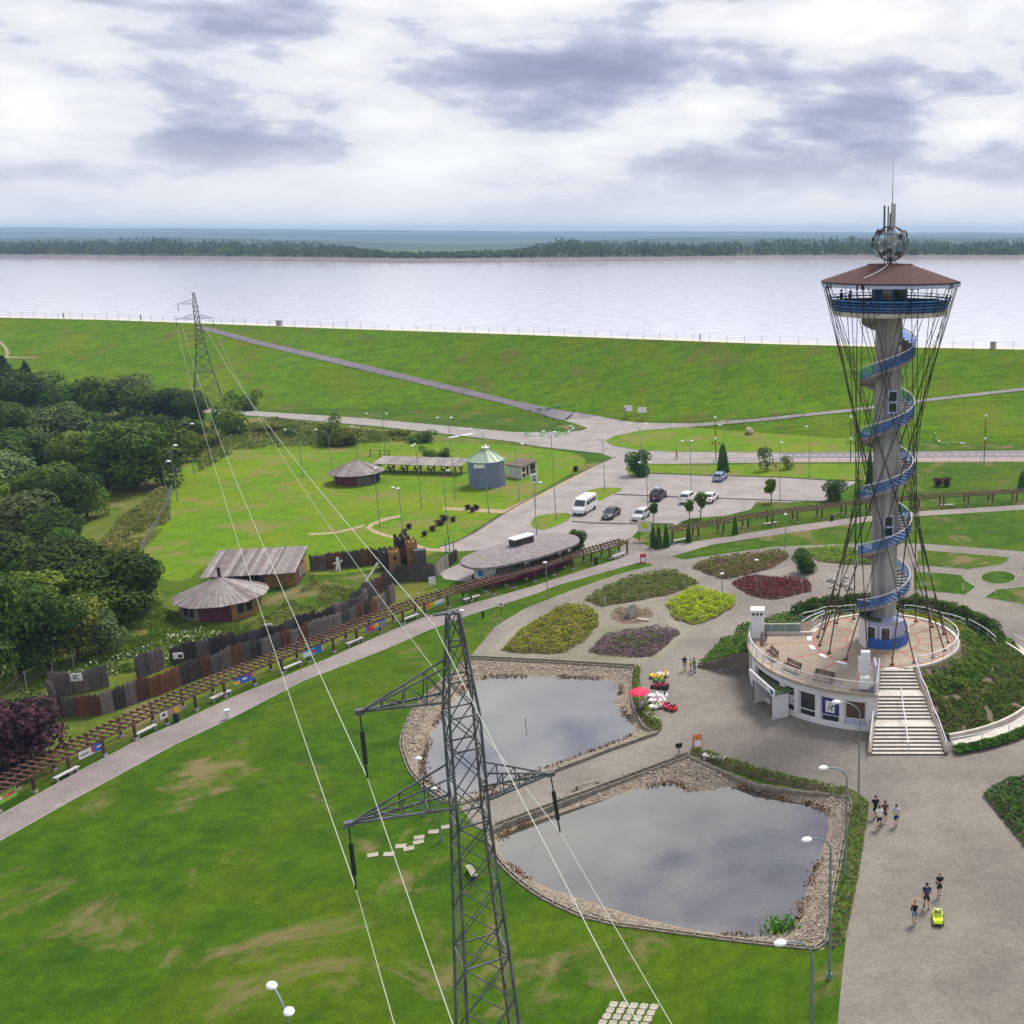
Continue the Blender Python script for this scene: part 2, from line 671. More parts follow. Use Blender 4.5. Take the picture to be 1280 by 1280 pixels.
M_DISH = mat('grey_dish', (.42, .42, .43), .5, .1, 2)
M_STEEL = mat('galvanised_steel', (.30, .32, .35), .5, .15, 3, metal=.4, spec=.5)
M_PYLON = mat('pylon_steel', (.055, .057, .068), .6, .4, 1.1, metal=.2, spec=.4, col2=(.16, .17, .185))
M_PYLONR = mat('pylon_rust', (.10, .055, .035), .8, .4, 1.5, col2=(.16, .15, .15))
M_WIRE = mat('bright_wire', (.50, .53, .46), .4, .05, 1, metal=.2)
M_BLACK = mat('black_fitting', (.018, .018, .020), .5, .2, 3)
M_GLASS = mat('dark_glass', (.020, .024, .030), .08, .2, .4, spec=.9)
M_BROWNG = mat('brown_blind', (.085, .045, .028), .3, .2, 1.5, spec=.6)
M_WOODG = mat('grey_weathered_wood', (.25, .222, .212), .85, .25, 1.2, .01, 9, rnd=.22, stretch=(1, 1, .25))
M_WOODP = mat('purple_grey_wood', (.175, .138, .140), .85, .25, 1.2, .01, 9, rnd=.22)
M_WOODR = mat('red_brown_wood', (.105, .042, .036), .8, .3, 1.5, .008, 8, rnd=.12)
M_WOODM = mat('maroon_wood', (.125, .030, .050), .8, .2, 1.5, .008, 8, rnd=.1)
M_WOODY = mat('ochre_wood', (.30, .165, .055), .8, .25, 1.3, .008, 8, rnd=.1)
M_WOODD = mat('dark_wood', (.050, .040, .042), .85, .35, 1.4, .01, 8, rnd=.3)
M_WOODS = mat('slate_wood', (.088, .076, .080), .85, .3, 1.5, .01, 8, rnd=.25)
M_WOODO = mat('rust_orange_wood', (.150, .062, .034), .85, .25, 1.5, .01, 8, rnd=.15)
M_PERG = mat('pergola_wood', (.105, .052, .036), .8, .3, 1.6, rnd=.2)
M_PERGT = mat('pergola_rafter_wood', (.135, .072, .052), .8, .3, 1.6, rnd=.25)
M_POSTW = mat('grey_post', (.30, .29, .31), .8, .2, 2)
M_STONE = mat('river_stone', (.235, .20, .16), .85, .35, 2.5, rnd=.3, col2=(.38, .33, .27))
M_GRAVEL = mat('gravel_bed', (.17, .13, .085), .9, .4, 4.0, .04, 9, col2=(.32, .255, .19))
M_MUD = mat('brown_reed_edge', (.13, .065, .025), .95, .5, 3.0, .03, 12)
M_SLEEP = mat('timber_edging', (.15, .125, .10), .9, .35, 2.0, .01, 10, col2=(.26, .23, .18))
M_SOIL = mat('planting_soil', (.16, .115, .085), .95, .3, 3.0, .02, 10)
M_SLAB = mat('pale_stone_slab', (.34, .31, .25), .85, .2, 2.0, rnd=.12)
M_TYRE = mat('tyre_rubber', (.015, .015, .016), .8, .1, 3)
M_RIM = mat('alloy_rim', (.42, .43, .45), .35, .1, 3, metal=.6)
M_LAMPW = mat('lamp_white', (.78, .78, .80), .4, .03, 2)
M_LAMPP = mat('lamp_pole', (.20, .255, .28), .5, .15, 1.2, metal=.3)
M_TRUNK = mat('bark', (.085, .065, .05), .9, .3, 4, .02, 12)
M_SKIN = mat('skin', (.50, .29, .20), .55, .06, 4)
M_HAIRD = mat('dark_hair', (.030, .018, .012), .6, .2, 6)
M_HAIRB = mat('blond_hair', (.33, .20, .09), .6, .2, 6)
M_RED = mat('red_paint', (.55, .03, .06), .5, .1, 2)
M_LIME = mat('lime_plastic', (.50, .62, .03), .4, .05, 2)
M_YELL = mat('yellow_plastic', (.72, .48, .02), .45, .05, 2)
M_PINKP = mat('pink_plastic', (.60, .10, .22), .4, .05, 2)
M_MAGW = mat('white_pink_plastic', (.76, .68, .72), .4, .05, 2)
M_MAROON = mat('maroon_plastic', (.16, .02, .045), .4, .1, 2)
M_NAVY = mat('navy_poster', (.035, .02, .22), .5, .06, 2)
M_TEAL = mat('teal_print', (.02, .14, .30), .5, .06, 2)
M_PRINTG = mat('grey_print', (.22, .22, .27), .6, .1, 3)
M_ORANGE = mat('orange_print', (.60, .20, .05), .6, .1, 3)
M_GREENP = mat('green_print', (.20, .45, .06), .6, .1, 3)
M_CYAN = mat('cyan_print', (.12, .42, .60), .6, .1, 3)
M_REDLINE = mat('red_brick_line', (.36, .135, .10), .85, .2, 2)


def film_mat(name, col, clear):
    m = bpy.data.materials.new(name)
    m.use_nodes = True
    nt = m.node_tree
    b = nt.nodes['Principled BSDF']
    b.inputs['Base Color'].default_value = (*col, 1)
    b.inputs['Roughness'].default_value = .25
    tr = nt.nodes.new('ShaderNodeBsdfTransparent')
    tr.inputs[0].default_value = (*(min(1, .62 + x * .7) for x in col), 1)
    mx = nt.nodes.new('ShaderNodeMixShader')
    mx.inputs[0].default_value = clear
    nt.links.new(b.outputs[0], mx.inputs[1])
    nt.links.new(tr.outputs[0], mx.inputs[2])
    nt.links.new(mx.outputs[0], nt.nodes['Material Output'].inputs[0])
    return m


M_ACRYL = film_mat('blue_acrylic', (.12, .28, .60), .85)
W_RES = water_mat('reservoir_water', (.58, .58, .65), 2.2, .15, .35, .10, (.5, 1.2, 1))
M_MOSSY = paver_mat('mossy_garden_pavers', (.33, .30, .24), (.25, .23, .185), (.14, .13, .095), .2, .1, moss=(.115, .135, .04), moss_amt=.52, rot=.8)
W_POND2 = water_mat('murky_pond_water', (.036, .030, .022), 4.2, .006, 3.0, .0012, col2=(.085, .072, .055))
W_POND = water_mat('pond_water', (.050, .045, .040), 6.0, .006, 3.0, .0012, col2=(.075, .066, .060))
# ================================================================ SETTING
POND1_EDGE = PL([(588, 823), (690, 828), (792, 834), (790, 862), (792, 881), (805, 908), (822, 916), (761, 937), (699, 961), (640, 984), (600, 998), (572, 1006), (552, 1001), (533, 987), (511, 962), (502, 934), (502, 922), (514, 891), (533, 869), (558, 847)])
POND2_EDGE = PL([(860, 945), (897, 962), (944, 981), (999, 990), (1053, 994), (1064, 1000), (1052, 1066), (1040, 1130), (1030, 1187), (975, 1182), (920, 1176), (837, 1165), (770, 1156), (725, 1145), (682, 1125), (655, 1107), (630, 1085), (615, 1065), (607, 1048), (618, 1034), (700, 1004), (780, 975)])
WZ = -.42
POND1_WATER = PL([(614, 847), (667, 847), (761, 850), (774, 859), (771, 872), (761, 877), (771, 884), (780, 897), (792, 914), (782, 921), (761, 929), (699, 952), (636, 975), (583, 995), (560, 994), (546, 984), (533, 966), (533, 953), (542, 916), (555, 894), (583, 862), (592, 852)], WZ)
POND2_WATER = PL([(625, 1052), (641, 1040), (675, 1027), (725, 1011), (775, 996), (812, 985), (845, 981), (849, 989), (857, 992), (892, 991), (909, 985), (940, 990), (975, 1002), (1014, 1008), (1030, 1018), (1031, 1041), (1018, 1072), (997, 1130), (987, 1157), (960, 1167), (920, 1166), (875, 1160), (825, 1149), (775, 1135), (720, 1117), (682, 1105), (657, 1090), (632, 1070)], WZ)
PLAZA = PL([(1030, 1420), (1047, 1280), (1053, 1215), (1060, 1150), (1075, 1080), (1087, 1003), (1068, 988), (1030, 982), (985, 972), (940, 960), (900, 946), (868, 936), (860, 943), (780, 973), (700, 1002), (618, 1032), (604, 1040), (592, 1030), (574, 1008), (600, 1000), (640, 986), (699, 963), (761, 939), (823, 918), (827, 905), (815, 893), (801, 872), (798, 850), (794, 835), (690, 827), (587, 822), (590, 818), (618, 785), (657, 761), (716, 738), (774, 718), (817, 707), (806, 701), (787, 696), (760, 700), (790, 671), (800, 678), (817, 686), (836, 696), (854, 700), (967, 684), (1069, 680), (1155, 680), (1280, 690), (1360, 700), (1420, 760), (1500, 900), (1560, 1420)])

def shrink(poly, d):
    n = len(poly)
    a = sum(poly[i].x * poly[(i + 1) % n].y - poly[(i + 1) % n].x * poly[i].y for i in range(n))
    sg = 1 if a > 0 else -1
    out = []
    for i in range(n):
        e1 = (poly[i] - poly[i - 1]).normalized()
        e2 = (poly[(i + 1) % n] - poly[i]).normalized()
        nn = Vector((-(e1.y + e2.y), e1.x + e2.x, 0))
        nn = nn.normalized() if nn.length > 1e-6 else Vector((-e1.y, e1.x, 0))
        out.append(poly[i] + nn * d * sg)
    return out


POND1_WATER = shrink(smooth_poly(POND1_WATER, 1), -.35)
POND2_WATER = shrink(smooth_poly(POND2_WATER, 1), -.45)
FAR = 9900
gv, gf = tris([Vector((-FAR, -400, 0)), Vector((FAR, -400, 0)), Vector((FAR, FAR, 0)), Vector((-FAR, FAR, 0))], [POND1_EDGE, POND2_EDGE])
mb = MB()
mb.add([(p[0], p[1], 0) for p in gv], [q if (gv[q[1]] - gv[q[0]]).cross(gv[q[2]] - gv[q[0]]) > 0 else q[::-1] for q in gf])
tag(mb.build('ground', G_LAWN), 'green lawn ground of the park', None, None, 'structure')

sheet('meadow', PL([(-260, 600), (60, 560), (235, 530), (330, 520), (420, 530), (560, 545), (640, 553), (550, 556), (420, 556), (300, 556), (240, 600), (216, 650), (180, 700), (200, 740), (260, 770), (350, 770), (470, 740), (520, 720), (560, 745), (505, 770), (460, 792), (400, 815), (300, 860), (200, 905), (100, 950), (0, 1005), (-200, 1100)]), .004, G_MEADOW)
sheet('paddock', smooth_poly(PL([(222, 588), (262, 562), (300, 550), (420, 552), (560, 552), (640, 556), (750, 570), (690, 606), (636, 635), (592, 663), (560, 684), (520, 700), (470, 712), (385, 722), (330, 700), (262, 700), (225, 735), (172, 706), (190, 668), (208, 635)]), 2), .008, G_PADDOCK)

# paved areas: each a sheet 4 mm over the one below
sheet('plaza', PLAZA, .012, M_PLAZA, [])
sheet('garden_path', PL([(600, 822), (640, 788), (700, 757), (770, 727), (838, 710), (880, 728), (925, 752), (900, 768), (860, 790), (828, 822), (794, 832), (700, 826)]), .0145, M_MOSSY)
PROM_U = [(-60, 1048), (0, 1019), (62, 985), (107, 960), (172, 926), (237, 897), (295, 870), (355, 846), (409, 824), (486, 790), (531, 771), (572, 760), (670, 732), (707, 720), (780, 697), (800, 690)]
PROM_L = [(-60, 1083), (0, 1051), (87, 1002), (220, 930), (287, 899), (327, 878), (377, 852), (460, 820), (492, 807), (535, 788), (586, 769), (670, 742), (695, 732), (795, 704), (812, 704)]
sheet('promenade_path', strip_poly(PROM_U, PROM_L), .016, M_PATH)
PROM2_U = [(812, 690), (845, 680), (909, 671), (980, 659), (1067, 647), (1150, 639), (1280, 631), (1420, 624)]
PROM2_L = [(838, 696), (890, 681), (960, 670), (1085, 652), (1150, 645), (1280, 637), (1420, 631)]
sheet('promenade_path', strip_poly(PROM2_U, PROM2_L), .016, M_PATH)
sheet('car_park', PL([(769, 571), (757, 577), (751, 579), (696, 606), (638, 637), (595, 665), (569, 678), (548, 684), (556, 690), (600, 688), (585, 700), (548, 716), (556, 724), (590, 728), (650, 712), (720, 695), (765, 684), (790, 671), (800, 661), (815, 655), (846, 656), (862, 648), (905, 645), (938, 637), (946, 627), (985, 628), (1030, 626), (1072, 602), (1040, 601), (980, 597), (900, 595), (812, 592), (800, 598), (786, 594), (782, 585), (790, 572), (796, 566)]), .012, M_ROAD)
# public roads
ROAD_PX = [(180, 505), (320, 514), (445, 522), (545, 531), (640, 540), (702, 541), (728, 538), (735, 535), (720, 530), (700, 524), (715, 515), (745, 520), (770, 525), (805, 529), (870, 530), (905, 527), (905, 531), (852, 534), (800, 538), (768, 545), (756, 551), (764, 557), (796, 563), (845, 565), (980, 566), (980, 578), (900, 579), (813, 580), (790, 576), (769, 573), (752, 567), (679, 559), (640, 552), (560, 543), (470, 533), (320, 520), (180, 511)]
sheet('road', PL([(978, 566), (1100, 565), (1280, 563), (1500, 562), (1500, 572), (1280, 572), (1100, 572.5), (978, 573)]), .020, M_ASPH)
sheet('pavement', PL([(978, 573), (1100, 572.5), (1280, 572), (1500, 572), (1500, 576.5), (1280, 577), (1100, 577.5), (978, 578)]), .020, M_PINK)
mk = MB()
a0, a1 = P(985, 569.5), P(1440, 567.3)
for i in range(44):
    a, b = a0.lerp(a1, i / 44), a0.lerp(a1, (i + .45) / 44)
    mk.add([a + Vector((0, -.1, .026)), b + Vector((0, -.1, .026)), b + Vector((0, .1, .026)), a + Vector((0, .1, .026))], [(0, 1, 2, 3)])
for q in ([(560, 546.5), (590, 541.2), (592, 542.0), (562, 547.4)],):
    mk.add([P(u, v, .026) for u, v in q], [(0, 1, 2, 3)])
tag(mk.build('lane_marking', M_WHITE), 'white dashed lane marking', None, None, 'structure')

def kerb(name, pts, w=.15, h=.12, m=M_KERB, closed=False, parent=None):
    pts = [Vector((p[0], p[1], 0)) for p in pts]
    mb = MB()
    n = len(pts)
    for i in range(n if closed else n - 1):
        a, b = pts[i], pts[(i + 1) % n]
        if (b - a).length < .02:
            continue
        t = (b - a).normalized()
        s = Vector((-t.y, t.x, 0)) * w / 2
        q = [a + s, a - s, b - s + t * w * .3, b + s + t * w * .3]
        mb.add([p + Vector((0, 0, -.02)) for p in q] + [p + Vector((0, 0, h)) for p in q],
               [(4, 5, 6, 7), (0, 1, 5, 4), (1, 2, 6, 5), (2, 3, 7, 6), (3, 0, 4, 7)])
    o = mb.build(name, m, parent)
    if parent is None:
        tag(o, None, None, None, 'structure')
    return o


kerb('kerb', PL([(769, 571), (751, 579), (696, 606), (638, 637), (595, 665), (569, 678), (548, 684)]), m=M_DKERB)
kerb('kerb', PL([(812, 592), (900, 595), (980, 597), (1040, 601)]), m=M_DKERB)
kerb('kerb', PL([(768, 618), (834, 621), (980, 626), (1030, 627)]), .35, .10, M_DKERB)
kerb('kerb', PL([(715, 652), (740, 654), (790, 655), (841, 655)]), .35, .10, M_DKERB)
kerb('kerb', PL([(320, 520), (470, 533), (560, 543), (640, 552), (679, 559), (752, 567)]), .25, .1)
kerb('kerb', PROM_L and PL(PROM_L), .10, .03)
kerb('kerb', PL(PROM_U), .10, .03)
kerb('kerb', PL([(836, 696), (854, 700), (967, 684), (1069, 680), (1155, 680), (1280, 690)]), .12, .03)
kerb('kerb', PL([(618, 785), (657, 761), (716, 738), (774, 718), (817, 707)]), .12, .03)
# footpaths of the paddock
M_DIRT = mat('trodden_dirt', (.33, .26, .16), .95, .25, 1.5, .01, 8)
sheet('footpath', strip_poly([(554, 634), (600, 636), (632, 637), (700, 604), (748, 579)], [(554, 637), (600, 640), (634, 642), (702, 607), (752, 581)]), .016, M_DIRT)
sheet('footpath', strip_poly([(386, 667), (420, 665), (455, 656)], [(386, 669), (420, 667), (456, 658)]), .013, M_DIRT)
sheet('footpath', strip_poly([(500, 644), (478, 648), (462, 655), (457, 660), (468, 667), (500, 676), (530, 688), (556, 690)], [(502, 646), (482, 651), (467, 656), (464, 660), (474, 665), (504, 674), (534, 685), (556, 687)]), .017, M_DIRT)

# ---------------------------------------------------------------- grass islands and beds on the paving
def island(name, px, m=None, z=.02, k=True, it=1):
    poly = smooth_poly(PL(px), it) if it else PL(px)
    o = sheet(name, poly, z, m or G_LAWN)
    if k:
        kerb('edging', poly, .10, .05, M_KERB, True, None)
        bpy.data.objects[-1] if False else None
    return poly


for px in ([(729, 620), (735, 613), (750, 610), (771, 609.5), (781, 611), (765, 619), (748, 628)], [(662, 656), (667, 646), (690, 642), (712, 641), (714, 648), (707, 653), (682, 663), (669, 662)]):
    island('grass_island', px, G_PADDOCK)
island('grass_island', [(756, 551), (768, 545), (800, 538.5), (852, 534.5), (905, 531), (960, 525.5), (1010, 520.5), (1070, 514), (1070, 565), (980, 565.5), (845, 564.5), (796, 562.5), (766, 557)], G_PADDOCK, .018, True, 0)
for px in ([(1146, 689), (1157, 688), (1265, 697), (1254, 706), (1210, 712), (1146, 707)],
           [(1141, 715), (1170, 716), (1202, 719), (1207, 726), (1220, 734), (1207, 744), (1157, 739), (1141, 737)],
           [(1230, 747), (1245, 737), (1290, 733), (1330, 740), (1320, 765), (1285, 757)],
           [(1276, 710), (1300, 700), (1340, 705), (1330, 725), (1290, 720)]):
    island('grass_bed', px, G_LAWN, .02, True, 0)
island('grass_bed', [(1248 + 22 * cos(2 * pi * i / 20), 722 + 8 * sin(2 * pi * i / 20)) for i in range(20)], G_LAWN, .02, True, 0)
# the car park's green corners
island('grass_island', [(786, 595), (784, 585), (790, 575), (812, 581), (900, 581), (980, 580), (1100, 579), (1100, 600), (1040, 600), (980, 596), (900, 594), (812, 591), (800, 597)], G_PADDOCK, .017, False, 0)

# ---------------------------------------------------------------- foliage that fills a bed
def leaves(n, place, size, mats, name, parent=None, up=.5, loc=None, rng=None):
    """one mesh of n leaf-shaped faces; place(rng) gives a point and a direction"""
    rng = rng or random
    vs, fs = [], []
    for i in range(n):
        pt = place(rng)
        if pt is None:
            continue
        p, d = pt
        d = Vector(d) + Vector((rng.gauss(0, .6), rng.gauss(0, .6), rng.gauss(0, .6) + up))
        d = d.normalized() if d.length > 1e-6 else Vector((0, 0, 1))
        t = d.orthogonal().normalized()
        t = Matrix.Rotation(rng.random() * 6.283, 3, d) @ t
        w = d.cross(t)
        s = size * rng.uniform(.6, 1.35)
        p = Vector(p)
        b = len(vs)
        vs += [p - t * s * .5, p + w * s * .32 + d * s * .1, p + t * s * .5, p - w * s * .32 - d * s * .05]
        fs += [(b, b + 1, b + 2, b + 3)]
    mb = MB()
    mb.add(vs, fs)
    return mb.build(name, mats, parent, loc)


def bbox(poly):
    return min(p[0] for p in poly), max(p[0] for p in poly), min(p[1] for p in poly), max(p[1] for p in poly)


def edge_dist(p, poly):
    best = 1e9
    for i in range(len(poly)):
        a, b = poly[i - 1], poly[i]
        ax, ay, bx, by = a[0], a[1], b[0], b[1]
        dx, dy = bx - ax, by - ay
        t = max(0, min(1, ((p[0] - ax) * dx + (p[1] - ay) * dy) / max(1e-9, dx * dx + dy * dy)))
        best = min(best, hypot(p[0] - ax - dx * t, p[1] - ay - dy * t))
    return best


def planting(name, label, px, m, h=.45, dens=60, leaf=.22, lump=1.0, z0=.02, kind='stuff', soil=True, zf=None, it=1, poly=None, gaps=0.0, cat='plants', lumpscale=1.1):
    poly = poly or (smooth_poly(PL(px), it) if it else PL(px))
    if kind == 'stuff' and it:
        poly = shrink(resample(PL(px), 1.1, True), -.35)
        poly = [p + Vector((random.uniform(-.2, .2), random.uniform(-.2, .2), 0)) for p in poly]
    if soil:
        sheet('planting_bed', poly, .018, M_SOIL)
    x0, x1, y0, y1 = bbox(poly)
    area = abs(sum(poly[i - 1][0] * poly[i][1] - poly[i][0] * poly[i - 1][1] for i in range(len(poly)))) / 2
    off = Vector((random.random() * 90, random.random() * 90, 0))

    def place(r):
        for _ in range(60):
            x, y = r.uniform(x0, x1), r.uniform(y0, y1)
            if inside((x, y), poly):
                e = edge_dist((x, y), poly)
                nz = noise.noise(Vector((x * lumpscale, y * lumpscale, 0)) + off)
                if gaps and nz < -0.5 + gaps:
                    continue
                top = h * min(1, .35 + e / max(.05, h)) * (1 + lump * nz * .8)
                f = r.random() ** .35
                return (x, y, z0 + (zf(x, y) if zf else 0) + max(.03, top * f)), ((0, 0, 1))
        return None
    o = leaves(int(area * dens), place, leaf, m, name)
    return tag(o, label, cat, None, kind)


L_BROAD = leaf_mat('broadleaf_green', (.048, .102, .010), (.150, .230, .026), .35)
L_BROAD2 = leaf_mat('grey_green_leaf', (.075, .125, .036), (.175, .235, .080), .4)
L_DARK = leaf_mat('dark_green_leaf', (.026, .062, .010), (.072, .130, .018), .4)
L_OLIVE = leaf_mat('olive_leaf', (.075, .105, .012), (.190, .215, .026), .5)
L_CONIF = leaf_mat('conifer_needles', (.018, .050, .016), (.050, .100, .024), .6, .15)
L_THUJA = leaf_mat('thuja_green', (.030, .088, .014), (.080, .165, .026), 1.2, .1)
L_PURPLE = leaf_mat('purple_leaf', (0.031, 0.011, 0.025), (0.105, 0.042, 0.059), .6, .1)
L_LIME = leaf_mat('lime_leaf', (.26, .36, .008), (.42, .52, .012), 1.2, .05)
L_YELG = leaf_mat('yellow_green_leaf', (.135, .185, .008), (.275, .300, .016), .9, .08)
L_HEATH = leaf_mat('heather_purple', (0.072, 0.061, 0.056), (0.224, 0.136, 0.184), .9, .08)
L_MIXED = leaf_mat('mixed_bed_leaf', (.085, .135, .030), (.225, .245, .070), 1.4, .08)
L_MIXR = leaf_mat('reddish_bed_leaf', (0.116, 0.132, 0.039), (0.310, 0.171, 0.093), 1.6, .08)
L_DRED = leaf_mat('dark_red_leaf', (0.074, 0.014, 0.024), (0.182, 0.034, 0.047), 1.2, .05)
L_HEDGE = leaf_mat('hedge_leaf', (0.063, 0.109, 0.011), (0.149, 0.213, 0.017), 1.5, .08)
L_JUNI = leaf_mat('juniper_leaf', (0.037, 0.106, 0.013), (0.106, 0.213, 0.018), .9, .08)
L_JUNB = leaf_mat('patchy_juniper_leaf', (.045, .110, .010), (.120, .150, .025), .45, .06)
L_REED = leaf_mat('reed_leaf', (.08, .20, .02), (.14, .30, .03), 2, .05)
L_GRASS = leaf_mat('tall_grass_leaf', (.125, .175, .028), (.320, .320, .100), .3, .1)
L_WEED = leaf_mat('weed_leaf', (.085, .145, .018), (.190, .250, .035), .5, .1)

planting('ground_cover', 'yellow-green low shrubs filling the bed beside the upper pond', [(632, 812), (657, 789), (696, 763), (716, 757), (743, 765), (745, 781), (727, 800), (704, 816), (641, 815)], L_YELG, .55, 75, .24, .9)
planting('ground_cover', 'grey-green perennials filling the long bed next to the diagonal path', [(733, 749), (759, 736), (794, 722), (841, 714), (870, 730), (837, 742), (790, 751), (751, 757)], L_MIXED, .45, 75, .22, 1.1)
planting('ground_cover', 'bright lime mounded shrubs in a diamond bed', [(835, 755), (872, 738), (915, 749), (915, 757), (872, 781), (849, 775)], L_LIME, .75, 130, .20, 1.5, lumpscale=1.0)
planting('ground_cover', 'purple-grey heather bed beside the upper pond corner', [(741, 814), (759, 796), (813, 787), (849, 790), (813, 820), (759, 819)], L_HEATH, .5, 90, .2, .9)
planting('ground_cover', 'mixed reddish and green flower bed beyond the diagonal path', [(868, 710), (891, 701), (970, 691), (985, 695), (962, 710), (907, 724)], L_MIXR, .5, 70, .22, 1.3)
planting('ground_cover', 'dark red low shrubs in a bed beside the tower', [(917, 730), (938, 722), (1005, 726), (1013, 738), (970, 749), (946, 746)], L_DRED, .45, 80, .24, .8)
planting('ground_cover', 'bright green rows of low plants behind the round bush', [(1003, 688), (1053, 685), (1092, 698), (1089, 705), (1053, 705), (1022, 700)], leaf_mat('spring_green_leaf', (.13, .23, .008), (.22, .34, .012), .9, .05), .5, 60, .26, .8)
planting('ground_cover', 'small clumped plants around the carved boulder', [(767, 769), (772, 762), (790, 760), (808, 763), (814, 769), (806, 776), (786, 779), (770, 776)], L_MIXR, .35, 16, .22, 1.2, gaps=.4)
planting('ground_cover', 'reddish tips among the yellow-green shrubs', [(632, 812), (657, 789), (696, 763), (716, 757), (743, 765), (745, 781), (727, 800), (704, 816), (641, 815)], L_MIXR, .58, 10, .2, .9, soil=False, gaps=.6)
planting('ground_cover', 'fresh green clumps among the grey-green perennials', [(733, 749), (759, 736), (794, 722), (841, 714), (870, 730), (837, 742), (790, 751), (751, 757)], L_HEDGE, .55, 24, .22, 1.1, soil=False, gaps=.5)
planting('ground_cover', 'grey-green clumps inside the purple heather', [(756, 812), (770, 802), (810, 797), (826, 800), (806, 814), (766, 815)], L_MIXED, .55, 40, .2, .9, soil=False, gaps=.3)
planting('ground_cover', 'green clumps among the reddish flowers', [(868, 710), (891, 701), (970, 691), (985, 695), (962, 710), (907, 724)], L_HEDGE, .6, 26, .24, 1.3, soil=False, gaps=.5)
planting('hedge', 'green hedge strip between the upper pond and the plaza', [(792, 834), (801, 835), (799, 850), (803, 872), (816, 893), (828, 905), (826, 917), (812, 912), (796, 890), (791, 865)], L_HEDGE, .8, 110, .22, .6, kind='thing', cat='hedge')
planting('hedge', 'thin green hedge along the rim of the lower pond facing the plaza', [(862, 943), (870, 937), (900, 947), (940, 961), (985, 973), (1030, 983), (1068, 990), (1060, 998), (1030, 991), (985, 982), (940, 972), (898, 958)], L_HEDGE, .6, 110, .2, .5, kind='thing', cat='hedge')
planting('hedge', 'broad green hedge strip between the lower pond and the promenade', [(1066, 1000), (1087, 1004), (1076, 1080), (1062, 1150), (1056, 1178), (1032, 1190), (1044, 1130), (1056, 1066)], L_HEDGE, .75, 120, .2, .6, kind='thing', cat='hedge')
planting('hedge', 'dark green low hedge block beside the paved square', [(1228, 994), (1262, 978), (1330, 962), (1400, 1000), (1340, 1090), (1280, 1058)], L_DARK, .8, 90, .26, .6, kind='thing', cat='hedge', it=0)

